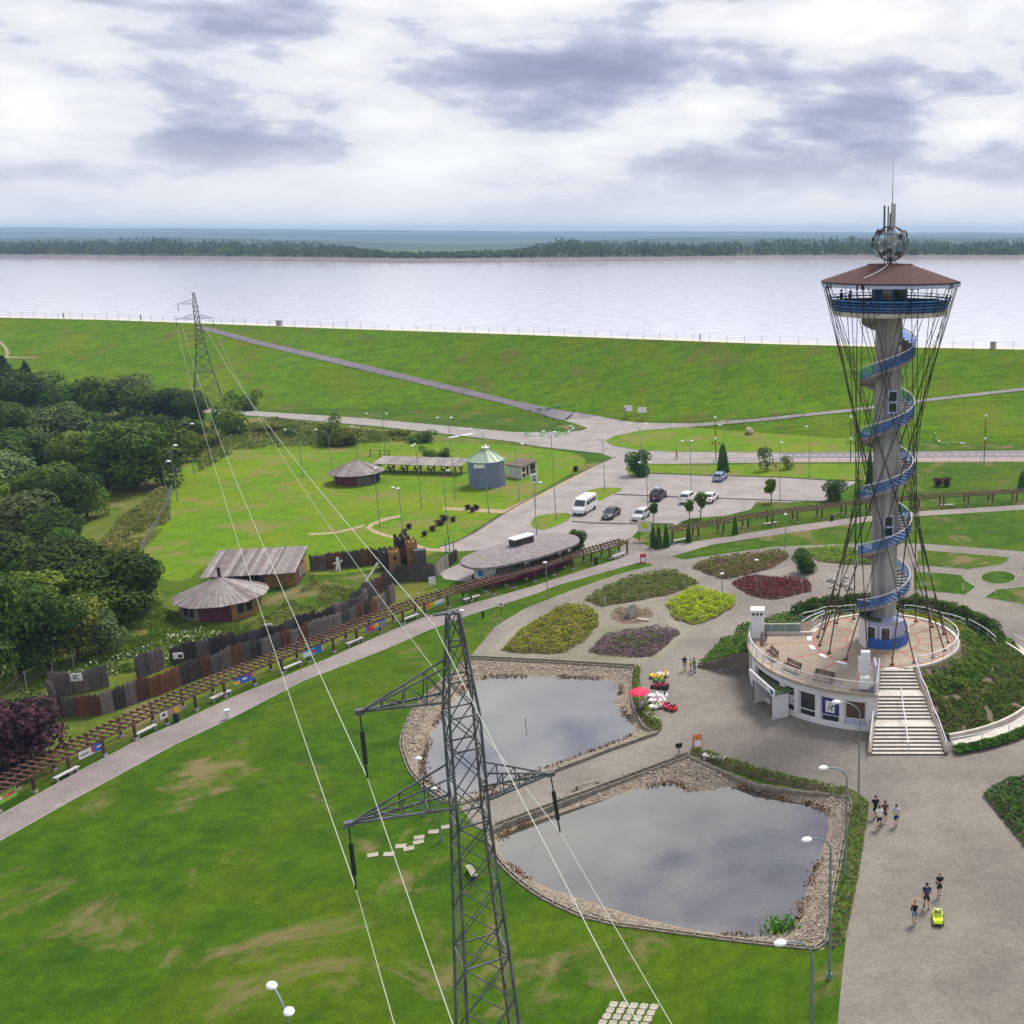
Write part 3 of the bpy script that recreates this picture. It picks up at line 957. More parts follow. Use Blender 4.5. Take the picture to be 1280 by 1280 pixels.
# ---------------------------------------------------------------- the two ponds
def pond(edge, water, label_s, sd, wall_idx):
    sheet('pond_water', shrink(water, -.6), WZ, W_POND if sd == 3 else W_POND2)
    # gravel shore: from the edging down to below the water line
    inner = shrink(water, .8)
    v, f = tris(shrink(edge, -.05), [inner], [])
    mb = MB()
    vs = []
    for p in v:
        dw = edge_dist(p, water)
        ins = inside(p, water)
        vs.append((p[0], p[1], (WZ - .12) if ins else -.06))
    # refine with rings so that the shore slopes to the water
    v2, f2 = tris(shrink(edge, -.05), [inner], [(p.x, p.y) for p in shrink(water, -.25)] + [(p.x, p.y) for p in shrink(water, -.9) if inside(p, edge)])
    vs = []
    for p in v2:
        ins = inside(p, water)
        dw = edge_dist(p, water)
        vs.append((p[0], p[1], WZ - .15 if ins else min(-.06, WZ + .02 + dw * .28)))
    mb.add(vs, [q if (v2[q[1]] - v2[q[0]]).cross(v2[q[2]] - v2[q[0]]) > 0 else q[::-1] for q in f2])
    tag(mb.build('pond_shore', M_GRAVEL), None, None, None, 'structure')
    # loose stones
    rng = random.Random(sd)
    x0, x1, y0, y1 = bbox(edge)
    st = MB()
    cnt = 0
    while cnt < 6000:
        x, y = rng.uniform(x0, x1), rng.uniform(y0, y1)
        if not inside((x, y), edge) or inside((x, y), water):
            continue
        dw = edge_dist((x, y), water)
        z = min(-.06, WZ + .02 + dw * .28)
        r = rng.uniform(.035, .10) * (1.6 if rng.random() < .06 else 1)
        vs = []
        for q in ((1, 0, 0), (0, 1, 0), (-1, 0, 0), (0, -1, 0), (0, 0, .7), (.6, .6, .35), (-.6, .6, .35), (-.6, -.6, .35), (.6, -.6, .35)):
            vs.append((x + q[0] * r * rng.uniform(.8, 1.2), y + q[1] * r * rng.uniform(.8, 1.2), z + q[2] * r * rng.uniform(.8, 1.2)))
        st.add(vs, [(4, 8, 5), (4, 5, 6), (4, 6, 7), (4, 7, 8), (0, 5, 8), (5, 0, 1), (5, 1, 6), (6, 1, 2), (6, 2, 7), (7, 2, 3), (7, 3, 8), (8, 3, 0)], rng.choice((0, 0, 1, 1, 0, 2)))
        cnt += 1
    tag(st.build('shore_stones', [M_STONE, mat('dark_pebble', (.20, .16, .13), .9, .3, 3), mat('pale_pebble', (.44, .385, .32), .85, .2, 3)]), 'pale river stones covering the shore of the ' + label_s, 'stones', None, 'stuff')
    # reedy brown rim
    wl_ = resample(water, .35, True)

    def place(r):
        i = r.randrange(len(wl_))
        p = wl_[i]
        if noise.noise(p * .25 + Vector((sd, 0, 0))) < -.02:
            return None
        return (p.x + r.gauss(0, .2), p.y + r.gauss(0, .2), WZ + r.uniform(0, .16)), (0, 0, .3)
    tag(leaves(2600, place, .2, M_MUD, 'rim_plants', up=.2), 'rusty brown plants along the waterline of the ' + label_s, 'plants', None, 'stuff')
    # timber edging: stacked sleepers with posts, each bay a piece
    par = thing('pond_edging', 'low timber crib edging round the ' + label_s, 'edging', (0, 0, 0))
    pts = resample(edge, 1.25, True)
    proto = {}
    for i in range(len(pts)):
        a, b = pts[i], pts[(i + 1) % len(pts)]
        L = (b - a).length
        key = round(L, 1)
        if key not in proto:
            m_ = MB()
            m_.box(-.01, L + .01, -.16, -.06, -.45, .13)
            m_.box(-.01, L + .01, .06, .16, -.30, .10)
            m_.box(-.05, .05, -.19, .19, -.45, .17)
            proto[key] = m_.mesh('sleeper', M_SLEEP)
        put('sleeper', proto[key], par, a, atan2(b.y - a.y, b.x - a.x))
    par['group'] = 'pond edgings'
    return par


pond(POND1_EDGE, POND1_WATER, 'upper pond beneath the flower beds', 3, None)
pond(POND2_EDGE, POND2_WATER, 'lower pond beside the promenade', 8, None)
# concrete walkway walls either side of the causeway
for nm, px in (('wall', [(822, 917.5), (761, 939), (699, 963), (640, 986), (600, 1000)]), ('wall', [(859, 943), (780, 973), (700, 1002), (622, 1031)]), ('wall', [(588, 822), (690, 827), (792, 833)])):
    o = kerb('causeway_wall', PL(px), .3, .30, M_SLEEP)
    o['kind'] = 'structure'

# stepping stones and the stone pad
stone = MB().box(-.36, .36, -.25, .25, -.02, .05).mesh('stepping_stone', M_SLAB)
for (u, v) in ((466, 1069), (486, 1068), (501, 1058), (511, 1061), (524, 1047), (523, 1053), (542, 1040), (557, 1034)):
    o = put('stepping_stone', stone, None, P(u, v), random.uniform(.1, .5))
    tag(o, 'pale square stepping stone set in the lawn by the pylon', 'stepping stone', 'stepping stones in the lawn')
pad = thing('stone_pad', 'square pad of rough paving stones in the lawn', 'paving', P(788, 1268))
c0, ex, ey = P(763, 1252), (P(826, 1256) - P(763, 1252)), (P(745, 1282) - P(763, 1252))
ps = MB()
for q in range(5):
    ps2 = MB()
    pts = ring((0, 0), .30, 7)
    ps2.prism([(x * random.uniform(.88, 1.1), y * random.uniform(.88, 1.1)) for x, y in ((-.30, -.16), (-.22, -.25), (.22, -.26), (.31, -.17), (.30, .15), (.23, .25), (-.2, .25), (-.31, .17))], 0, .06)
    me = ps2.mesh('paving_stone', M_SLAB)
    for i in range(5):
        o = put('paving_stone', me, pad, c0 + ex * ((i + .5) / 5) + ey * ((q + .5) / 4) - pad.location, random.random() * .15 - .25)
        o.scale = (.74, .86, 1)

# ---------------------------------------------------------------- embankment, reservoir, far country
CZ = 16.0
CREST_PX = [(-420, 385), (-150, 394), (0, 397), (135, 400), (270, 405), (400, 410), (520, 414), (640, 418), (800, 424), (960, 430), (1120, 434), (1280, 437), (1420, 440), (1700, 446)]
crest = resample([P(u, v, CZ) for u, v in CREST_PX], 6)
toe = []
for i, c in enumerate(crest):
    t = (crest[min(i + 1, len(crest) - 1)] - crest[max(i - 1, 0)]).normalized()
    nrm = Vector((t.y, -t.x, 0))
    toe.append(nrm)


def slope_w(c):
    u = PPX + FPX * c.x / (c.y * CP + (CAM_H - c.z) * SP)
    if u < 420:
        return 39.0
    if u < 650:
        return 39 - 12.0 * (u - 420) / 230
    if u < 850:
        return 27.0
    return 27 + min(1, (u - 850) / 250) * 6.0


rows = []
NS = 16
for i, c in enumerate(crest):
    row = []
    for j in range(NS + 1):
        f = j / NS
        p = c + toe[i] * (f * slope_w(c))
        z = CZ * (1 - f) - .05
        bulge = noise.noise(Vector((p.x * .03, p.y * .03, 1))) * 1.0 + noise.noise(Vector((p.x * .09, p.y * .09, 4))) * .45
        if 0 < j < NS:
            z += bulge * min(f, 1 - f) * 2.2 - .9 * sin(pi * f) * (f > 0)
        row.append(Vector((p.x, p.y, z if j < NS else -.3)))
    rows.append(row)
mb = MB()
for i in range(len(rows)):
    pass
vs = [p for r in rows for p in r]
m1 = NS + 1
fs = [(i * m1 + j, i * m1 + j + 1, (i + 1) * m1 + j + 1, (i + 1) * m1 + j) for i in range(len(rows) - 1) for j in range(NS)]
mb.add(vs, fs)
emb = mb.build('embankment', G_BANK, smooth=True)
tag(emb, 'grassy reservoir embankment', None, None, 'structure')
EMB = BVHTree.FromPolygons([Vector(v) for v in vs], fs)


def emb_z(x, y):
    h = EMB.ray_cast(Vector((x, y, 60)), Vector((0, 0, -1)))
    return h[0].z if h[0] is not None else -1.0


def PE(u, v, lift=.06):
    """where the photograph's pixel meets the embankment, else the level ground"""
    a, b = (u - PPX) / FPX, (PPY - v) / FPX
    d = Vector((a, CP + b * SP, -SP + b * CP)).normalized()
    h = EMB.ray_cast(Vector((0, 0, CAM_H)), d)
    g = P(u, v, 0)
    if h[0] is not None and h[0].z > .02:
        return h[0] + Vector((0, 0, lift))
    return Vector((g.x, g.y, lift))


# crest road, parapet and inner concrete slope
mb = MB()
inner_top = [c - toe[i] * 5.0 for i, c in enumerate(crest)]
n = len(crest)
mb.add([c + Vector((0, 0, .0)) for c in crest] + inner_top, [(i, i + 1, n + i + 1, n + i) for i in range(n - 1)])
mb.add(inner_top + [p - toe[i] * 24 + Vector((0, 0, -9)) for i, p in enumerate(inner_top)], [(i, i + 1, n + i + 1, n + i) for i in range(n - 1)])
tag(mb.build('crest_road', M_CONCL), 'pale crest road of the embankment', None, None, 'structure')
far_top = resample([P(u, v, CZ) for u, v in [(-900, 314), (-400, 316.5), (0, 318.5), (300, 321), (530, 323.5), (800, 321.5), (960, 319.5), (1280, 319.5), (1700, 319.5), (2300, 319)]], 30)
WLV = 12.0
mb = MB()
wp = [Vector((p.x, p.y, WLV)) for p in [q - toe[i] * 8 for i, q in enumerate(inner_top)]] + [Vector((p.x, p.y + 4, WLV)) for p in far_top[::-1]]
wv, wf = tris(wp)
mb.add([(p[0], p[1], WLV) for p in wv], [q if (wv[q[1]] - wv[q[0]]).cross(wv[q[2]] - wv[q[0]]) > 0 else q[::-1] for q in wf])
tag(mb.build('reservoir_water', W_RES), 'pale calm reservoir water', None, None, 'structure')
mb = MB()
fb0 = [p + Vector((0, -11, WLV - CZ - 1.0)) for p in far_top]
fb1 = [Vector(p) for p in far_top]
fb2 = [p + Vector((0, 6, .1)) for p in far_top]
n = len(far_top)
mb.add(fb0 + fb1 + fb2, [(r * n + i, r * n + i + 1, (r + 1) * n + i + 1, (r + 1) * n + i) for r in range(2) for i in range(n - 1)])
tag(mb.build('far_bank', mat('reddish_asphalt_lining', (.20, .16, .17), .9, .15, .05)), 'reddish-grey lining of the far bank', None, None, 'structure')

# roads on the slope
rp_ = [PE(u, v, 0) for u, v in ROAD_PX]
rp_ = [Vector((p.x, p.y, 0)) for p in rp_]
rp_ = resample(rp_, 2.0, True)
bx = bbox(rp_)
rv_, rf_ = tris(rp_, [], [(x, y) for x in range(int(bx[0]), int(bx[1]), 3) for y in range(int(bx[2]), int(bx[3]), 3) if inside((x, y), rp_)])
mb = MB()
mb.add([(p[0], p[1], max(.016, emb_z(p[0], p[1]) + .12)) for p in rv_], [q if (rv_[q[1]] - rv_[q[0]]).cross(rv_[q[2]] - rv_[q[0]]) > 0 else q[::-1] for q in rf_])
tag(mb.build('road', M_ROAD), None, None, None, 'structure')
def drape(name, up, lo, m, nseg=40, lift=.10):
    A, B = [], []
    for line, out in ((up, A), (lo, B)):
        pts = resample([Vector((u, v, 0)) for u, v in line], 1e9)
        L = resample([Vector((u, v, 0)) for u, v in line], max(1, sum(((Vector(line[i + 1]) - Vector(line[i])).length for i in range(len(line) - 1))) / nseg))
        out += [PE(p.x, p.y, lift) for p in L]
    k = min(len(A), len(B))
    mb = MB()
    mb.add(A[:k] + B[:k], [(i, k + i, k + i + 1, i + 1) for i in range(k - 1)])
    o = mb.build(name, m)
    return tag(o, None, None, None, 'structure')


drape('ramp_road', [(262, 409.5), (320, 425), (480, 462), (640, 500.5), (700, 513), (718, 516)], [(240, 409), (320, 431), (470, 467), (640, 507.5), (680, 520), (704, 526)], M_ASPH, 60)
drape('footpath', [(900, 526.5), (960, 522.5), (1005, 517.5), (1060, 512), (1160, 498.5), (1280, 485), (1400, 471)], [(902, 531), (960, 526.5), (1005, 521), (1060, 515.5), (1160, 502), (1280, 488.5), (1400, 474)], M_ROAD, 50)
drape('gully', [(868, 430), (846, 450), (834, 472), (815, 492), (806, 507)], [(872, 430), (848, 450), (836, 473), (818, 492), (810, 507)], mat('dark_gully_grass', (.075, .150, .008), .95, .3, .6), 30, .05)
drape('footpath', [(0, 426), (8, 433), (12, 441), (10, 446), (46, 446.5)], [(0, 430), (5, 435), (8, 443), (4, 448), (46, 447.5)], M_DIRT, 20, .06)

# distant hills
def hills(name, dist, base, pts, m, depth=900, sd=0, amp=1.0):
    mb = MB()
    xs = [i / 220 for i in range(221)]
    rows = []
    for j, (fy, fz) in enumerate(((0, 0), (.3, .75), (.5, 1.0), (1.0, .6), (1.4, .0))):
        row = []
        for x in xs:
            u = -1400 + 4200 * x
            q = PY(u, 300, dist + depth * fy)
            for k in range(len(pts) - 1):
                if pts[k][0] <= u <= pts[k + 1][0] or k == len(pts) - 2:
                    t = max(0, min(1, (u - pts[k][0]) / (pts[k + 1][0] - pts[k][0])))
                    vv = pts[k][1] + (pts[k + 1][1] - pts[k][1]) * t
                    break
            top = PY(u, vv, dist + depth * .5).z
            z = base + (top - base) * fz + noise.noise(Vector((u * .011, j, sd))) * amp * (dist / 1350) * 2.2 * (fz > 0) + noise.noise(Vector((u * .08, j, sd))) * amp * (dist / 1350) * .9 * (fz > 0)
            row.append((q.x, q.y, z))
        rows.append(row)
    n = len(xs)
    mb.add([p for r in rows for p in r], [(j * n + i, j * n + i + 1, (j + 1) * n + i + 1, (j + 1) * n + i) for j in range(4) for i in range(n - 1)])
    return tag(mb.build(name, m, smooth=True), None, None, None, 'structure')


M_HILL = mat('wooded_hill', (.012, .026, .012), .95, .5, .006, col2=(.036, .060, .026), detail=9)
hills('distant_hills', 8200, -5, [(-1400, 285), (0, 284.5), (250, 285.5), (420, 287), (600, 289), (760, 289), (960, 289.5), (1280, 291), (2800, 290)], M_HILL, 1200, 3, .6)
hills('far_hills', 5200, -5, [(-1400, 291), (0, 290), (300, 290.5), (520, 293), (680, 295), (860, 295), (1000, 293.5), (1280, 294), (2800, 294)], M_HILL, 1400, 9, .8)
hills('wooded_hills', 2700, -5, [(-1400, 299), (0, 298), (200, 296), (330, 299), (480, 303), (560, 307), (700, 303), (800, 298), (1280, 297), (2800, 297)], M_HILL, 900, 15, .9)
mb = MB()
n = len(far_top)
fr = [[p + Vector((0, 6, -.2)) for p in far_top], [p + Vector((0, 40, -.5)) for p in far_top], [p + Vector((0, 330, -1)) for p in far_top], [p + Vector((0, 420, -16)) for p in far_top]]
mb.add([p for r in fr for p in r], [(j * n + i, j * n + i + 1, (j + 1) * n + i + 1, (j + 1) * n + i) for j in range(3) for i in range(n - 1)])
tag(mb.build('woodland_ground', mat('woodland_floor', (.03, .055, .015), .95, .4, .02)), None, None, None, 'structure')
# ================================================================ OBSERVATION TOWER
ZT = 3.5                                        # level of the terrace
TX, TY = 8.05, 98.8                             # axis of the tower
T0 = Vector((TX, TY, 0))
tower = thing('observation_tower', 'tall concrete lookout tower with blue spiral stair, cable net and shingled roof', 'tower', (TX, TY, ZT))
ZD = 35.2 - ZT                                  # deck floor over the terrace
RC = 1.22
col = MB().lathe([(RC, 0), (RC, ZD + 2.4)], 40)
for k in range(11):                             # casting joints
    z = 2.9 * (k + 1)
    col.lathe([(RC + .004, z - .03), (RC + .018, z), (RC + .004, z + .03)], 40)
col.build('column', M_CONC, tower, smooth=True)
# spiral stair: outer radius 2.5 m, 5.54 m to a turn, 180 degrees at z = 6.6
RO, PITCHZ = 2.48, 5.54
ang0 = pi - (6.65 - ZT) / PITCHZ * 2 * pi
ztop = ZD - .25
turns = ztop / PITCHZ
NT = 30


def hz_at(a):
    return (a - ang0) / (2 * pi) * PITCHZ


def helix(r, z, a):
    return Vector((r * cos(a), r * sin(a), z))


total = 2 * pi * turns
nfl = math.ceil(turns)
for k in range(nfl):
    a_s, a_e = ang0 + total * k / nfl, ang0 + total * (k + 1) / nfl
    ns = int(NT * turns / nfl)
    fl = MB()
    for i in range(ns):
        b0, b1 = a_s + (a_e - a_s) * i / ns, a_s + (a_e - a_s) * (i + 1) / ns
        z1 = hz_at(b1)
        z0 = max(-.0, z1 - .19)
        for q in range(1):
            vs = []
            for zz_ in (z1 - .16, z1):
                vs += [helix(RC - .02, zz_, b0), helix(RO, zz_, b0), helix(RO, zz_, b1 + .012), helix(RC - .02, zz_, b1 + .012)]
            fl.add(vs, [(0, 3, 2, 1), (4, 5, 6, 7), (0, 1, 5, 4), (1, 2, 6, 5), (2, 3, 7, 6)])
    # soffit slab
    n2 = 24
    vs = []
    for i in range(n2 + 1):
        a = a_s + (a_e - a_s) * i / n2
        zb = max(hz_at(a) - .22, -.02)
        vs += [helix(RC - .02, zb, a), helix(RO + .02, zb, a), helix(RO + .02, zb + .18, a)]
    fl.add(vs, [(3 * i, 3 * i + 3, 3 * i + 4, 3 * i + 1) for i in range(n2)] + [(3 * i + 1, 3 * i + 4, 3 * i + 5, 3 * i + 2) for i in range(n2)])
    f_o = fl.build('stair_flight', M_CONC, tower)
    # balustrade: panels between posts, all of one see-through blue acrylic
    bal = MB()
    n3 = 22
    for i in range(n3):
        b0, b1 = a_s + (a_e - a_s) * (i + .04) / n3, a_s + (a_e - a_s) * (i + .96) / n3
        vs = []
        for rr in (RO + .02, RO + .045):
            vs += [helix(rr, hz_at(b0) + .08, b0), helix(rr, hz_at(b1) + .08, b1), helix(rr, hz_at(b1) + .86, b1), helix(rr, hz_at(b0) + .86, b0)]
        bal.add(vs, [(0, 1, 2, 3), (4, 7, 6, 5), (3, 2, 6, 7), (0, 4, 5, 1)])
        bal.bar(helix(RO + .03, hz_at(b0) - .1, b0), helix(RO + .03, hz_at(b0) + .98, b0), .035)
    bal.build('balustrade', M_ACRYL, f_o)
    hr = MB()
    hr.tube([helix(RO + .03, hz_at(a_s + (a_e - a_s) * i / 30) + 1.0, a_s + (a_e - a_s) * i / 30) for i in range(31)], .045, 6)
    hr.build('handrail', M_WHITE, f_o)
# doors on the landings
for z, a in ((25.95 - ZT, radians(-72)), (14.2 - ZT, radians(-78))):
    d = MB().box(-.05, .05, -.48, .48, 0, 2.15)
    o = d.build('door', M_PALEB, tower, (cos(a) * (RC + .01), sin(a) * (RC + .01), z), a)
    MB().box(.05, .062, -.36, .36, 1.15, 2.0).build('pane', M_GLASS, o)
    MB().box(.05, .062, -.36, .36, .2, .95).build('pane', M_GLASS, o)
dn = MB().tube([(cos(-1.95) * (RC + .09), sin(-1.95) * (RC + .09), z) for z in (0.2, ZD - .4)], .07, 6)
dn.build('downpipe', M_STEEL, tower)
# base lobby
lob = MB()
lob.lathe([(2.32, 0), (2.32, 2.55), (1.2, 2.75)], 28, a0=radians(150), a1=radians(330))
lob.build('lobby_wall', M_LILAC, tower)
lw = MB().box(-.1, .1, -1.2, .2, 0, 2.6)
lw.build('lobby_wall', M_WALLW, tower, (cos(radians(205)) * 2.45, sin(radians(205)) * 2.45, 0), radians(28))
for a in (238, 272):
    a = radians(a)
    d = MB().box(-.04, .04, -.5, .5, .02, 2.2).build('door', M_WHITE, tower, (cos(a) * 2.33, sin(a) * 2.33, 0), a)
    MB().box(.04, .055, -.40, .40, .95, 2.1).build('pane', M_GLASS, d)
    MB().box(.04, .055, -.40, .40, .1, .85).build('pane', M_BLUEP, d)
bb = MB()
bb.lathe([(2.50, 0), (2.50, 1.0), (2.44, 1.0), (2.44, 0)], 26, a0=radians(196), a1=radians(345))
bb.build('blue_plinth', film_mat('blue_screen', (.05, .17, .50), .45), tower)
MB().lathe([(0, 2.62), (2.2, 2.62), (2.2, 2.72), (0, 2.72)], 20, a0=radians(170), a1=radians(262)).build('lobby_roof', mat('mossy_roof', (.075, .105, .05), .95, .4, 2), tower)
# deck
dk = MB().lathe([(RC, ZD - .25), (4.95, ZD - .42), (5.05, ZD - .35), (5.05, ZD), (RC, ZD)], 36)
dk.build('deck_slab', M_CONCL, tower)
cb = MB().lathe([(1.62, ZD), (1.62, ZD + 2.45)], 24)
cab = cb.build('cabin', M_BLUE, tower)
for a in (-60, -100):
    a = radians(a)
    MB().box(-.03, .03, -.42, .42, .1, 2.1).build('door', M_GLASS, cab, (cos(a) * 1.63, sin(a) * 1.63, ZD), a)
for i, (r, z, h, m) in enumerate(((5.15, .12, .18, M_BLUE), (5.24, .42, .10, M_BLUEP), (5.33, .68, .10, M_BLUE), (5.42, .94, .12, M_BLUEP))):
    MB().lathe([(r, ZD + z), (r, ZD + z + h), (r - .05, ZD + z + h), (r - .05, ZD + z), (r, ZD + z)], 48).build('deck_rail', m, tower)
MB().lathe([(5.03, ZD + .02), (5.20, ZD + .80), (5.17, ZD + .80), (5.00, ZD + .02)], 48).build('deck_parapet', mat('navy_mesh', (.02, .05, .13), .6, .2, 2), tower)
rp = MB()
rp.tube([(5.5 * cos(2 * pi * i / 48), 5.5 * sin(2 * pi * i / 48), ZD + 1.25) for i in range(49)], .03, 5)
for i in range(24):
    a = 2 * pi * i / 24
    rp.bar((5.0 * cos(a), 5.0 * sin(a), ZD - .2), (5.5 * cos(a), 5.5 * sin(a), ZD + 1.25), .06)
rp.build('deck_posts', M_BLACK, tower)
# roof: twelve-sided, flat top
RZ = 37.75 - ZT
NR = 12
for i in range(NR):
    a, b = 2 * pi * (i + .5) / NR, 2 * pi * (i + 1.5) / NR
    p = [Vector((6.35 * cos(a), 6.35 * sin(a), RZ)), Vector((6.35 * cos(b), 6.35 * sin(b), RZ)), Vector((2.0 * cos(b), 2.0 * sin(b), RZ + 1.42)), Vector((2.0 * cos(a), 2.0 * sin(a), RZ + 1.42))]
    m_ = MB()
    m_.add(p + [q + Vector((0, 0, -.10)) for q in p], [(0, 1, 2, 3), (7, 6, 5, 4), (0, 4, 5, 1)])
    m_.build('roof_panel', M_ROOFR, tower)
MB().lathe([(0, RZ + 1.42), (2.05, RZ + 1.40), (2.0, RZ + 1.5), (0, RZ + 1.52)], 12).build('roof_cap', M_ROOFR, tower)
fs_ = MB()
fs_.lathe([(6.32, RZ - .13), (6.32, RZ - .42), (6.1, RZ - .42), (1.4, RZ - .2)], 12, a0=pi / 12, a1=2 * pi + pi / 12)
fs_.build('fascia', M_PALEB, tower)
MB().tube([(-.4, -1.9, RZ + 1.50), (-.75, -2.6, RZ + 1.22), (-1.25, -3.4, RZ + .98), (-1.9, -4.1, RZ + .70), (-2.6, -4.7, RZ + .45)], .035, 5).build('roof_cable', M_WHITE, tower)
# cable net: 18 feet, leaning in turn left and right, each rod forking into two cables
NF = 18
RB, RT = 6.35, 6.1
for i in range(NF):
    a = 2 * pi * (i + .5) / NF + .06
    sgn = 1 if i % 2 else -1
    tw = radians(128) * sgn
    foot = Vector((RB * cos(a), RB * sin(a), 0))
    ends = [Vector((RT * cos(a + tw + d), RT * sin(a + tw + d), RZ - .35)) for d in (-.05, .05)]
    mid = foot.lerp((ends[0] + ends[1]) / 2, .19)
    rod = MB()
    rod.bar(foot, mid, .13, 6)
    rod.obox(foot + Vector((0, 0, .05)), (.32, .32, .12), a)
    r_o = rod.build('stay_rod', M_RUST, tower)
    MB().bar(mid, mid + (ends[0] - mid).normalized() * .5, .16, 6).build('turnbuckle', M_STEEL, r_o)
    for e in ends:
        cbl = MB()
        cbl.bar(mid, e, .07, 5)
        cbl.obox(e + Vector((0, 0, .1)), (.14, .14, .5), a)
        cbl.build('stay_cable', M_CABLE, r_o)
# antenna ball
GZ = 41.0 - ZT
ant = MB()
for k in range(5):
    a = pi * k / 5
    ant.tube([(1.5 * cos(t) * cos(a), 1.5 * cos(t) * sin(a), GZ + 1.5 * sin(t)) for t in [2 * pi * i / 24 for i in range(25)]], .045, 5)
for zr in (-.8, 0, .8):
    r = math.sqrt(1.5 ** 2 - zr ** 2)
    ant.tube([(r * cos(2 * pi * i / 24), r * sin(2 * pi * i / 24), GZ + zr) for i in range(25)], .04, 5)
ant.tube([(0, 0, RZ + 1.4), (0, 0, GZ + 2.6)], .16, 8)
for a in (.4, 1.97, 3.5, 5.1):
    ant.bar((.6 * cos(a), .6 * sin(a), RZ + 1.45), (.5 * cos(a), .5 * sin(a), GZ - 1.2), .07)
ant.build('antenna_cage', M_DSTEEL, tower)
rr_ = random.Random(5)
dish_me = MB().lathe([(.02, 0), (.18, .04), (.30, .12), (.32, .16), (.28, .13), (.02, .05)], 12).mesh('dish', M_DISH, True)
dish_g = MB().lathe([(.02, 0), (.22, .06), (.40, .2), (.36, .18), (.02, .05)], 12).mesh('dish', M_DSTEEL, True)
for i in range(26):
    a, t = -pi / 2 + rr_.uniform(-1.9, 1.9), rr_.uniform(-.8, .75)
    d = Vector((cos(a) * cos(t), sin(a) * cos(t), sin(t)))
    o = put('dish', dish_me if i % 3 else dish_g, tower, d * 1.55 + Vector((0, 0, GZ)))
    o.scale = (.72, .72, .72)
    o.rotation_euler = Vector((d.x, d.y, d.z * .3)).to_track_quat('Z', 'Y').to_euler()
for (x, y, z0, z1, w) in ((-.62, -.2, GZ + .9, GZ + 3.25, .16), (.16, -.25, GZ + 1.3, GZ + 3.4, .40), (-.25, .25, GZ + .9, GZ + 3.2, .10), (-.1, -.3, GZ - .5, GZ + 1.2, .3), (.15, -.6, GZ - 1.1, GZ + .2, .36)):
    MB().box(x - w / 2, x + w / 2, y - .1, y + .1, z0, z1).build('panel_antenna', M_DISH if w > .2 else M_DSTEEL, tower)
MB().tube([(.08, 0, GZ + 2.5), (.08, 0, GZ + 4.6), (.08, 0, GZ + 7.2)], [.06, .035, .012], 6).build('whip_antenna', M_STEEL, tower)

# ================================================================ TERRACE BUILDING
pav = thing('visitor_pavilion', 'round white visitor pavilion with a paved roof terrace under the tower', 'building', (TX, TY, 0))
RTER = 13.1
A0, A1 = radians(170), radians(264)
# slab: big sector + inner disc
sec = [Vector((0, 0, 0))] + [Vector((RTER * cos(A0 + (A1 - A0) * i / 48), RTER * sin(A0 + (A1 - A0) * i / 48), 0)) for i in range(49)]
tp = MB()
tp.lathe([(2.3, ZT), (7.1, ZT)], 60)
tp.build('terrace_floor', M_TERR, pav)
s2 = MB()
s2.lathe([(7.1, ZT), (RTER - .35, ZT)], 48, a0=A0, a1=A1)
s2.build('terrace_floor', M_TERR, pav)
MB().lathe([(RTER - .35, ZT - .02), (RTER - .35, ZT + .10), (RTER + .12, ZT + .10), (RTER + .12, ZT - .14), (RTER - .1, ZT - .14)], 60, a0=A0, a1=A1).build('terrace_kerb', mat('tan_coping', (.36, .30, .225), .85, .2, 1.5), pav)
MB().lathe([(7.1, ZT - .6), (7.1, ZT + .12), (7.45, ZT + .12), (7.45, ZT - .9)], 60, a0=radians(-78), a1=radians(165)).build('terrace_kerb', M_CONCL, pav)
# red brick pattern lines
ln = MB()
for r in (6.75, 3.5):
    ln.lathe([(r - .09, ZT + .005), (r + .09, ZT + .005)], 64)
for i in range(16):
    a = 2 * pi * i / 16 + .1
    r1 = RTER - .5 if (A0 < (a % (2 * pi)) < A1) else 6.7
    p, q = Vector((3.5 * cos(a), 3.5 * sin(a), ZT + .009)), Vector((r1 * cos(a), r1 * sin(a), ZT + .009))
    s_ = Vector((-sin(a), cos(a), 0)) * .08
    ln.add([p + s_, p - s_, q - s_, q + s_], [(0, 1, 2, 3)])
ln.build('paving_line', M_REDLINE, pav)
for i in range(8):
    a = radians(158 + i * 19)
    MB().box(-.22, .22, -.55, .55, 0, .02).build('floor_plate', M_WHITE, pav, (7.15 * cos(a), 7.15 * sin(a), ZT + .012), a)
# facade: drum wall with openings made by bays
WR = RTER - .12


def arc_wall(mb, r0, r1, a0, a1, z0, z1, n=4):
    prof = [(r0, z0), (r1, z0), (r1, z1), (r0, z1), (r0, z0)]
    mb.lathe(prof, n, a0=a0, a1=a1)
    for a in (a0, a1):
        mb.add([(r * cos(a), r * sin(a), z) for r, z in prof[:4]], [(0, 1, 2, 3)])
    return mb


fw = MB()
arc_wall(fw, WR - .3, WR, A0, A1, ZT - .75, ZT - .15, 48)
arc_wall(fw, WR - .3, WR + .02, A0, A1, 0, .42, 48)
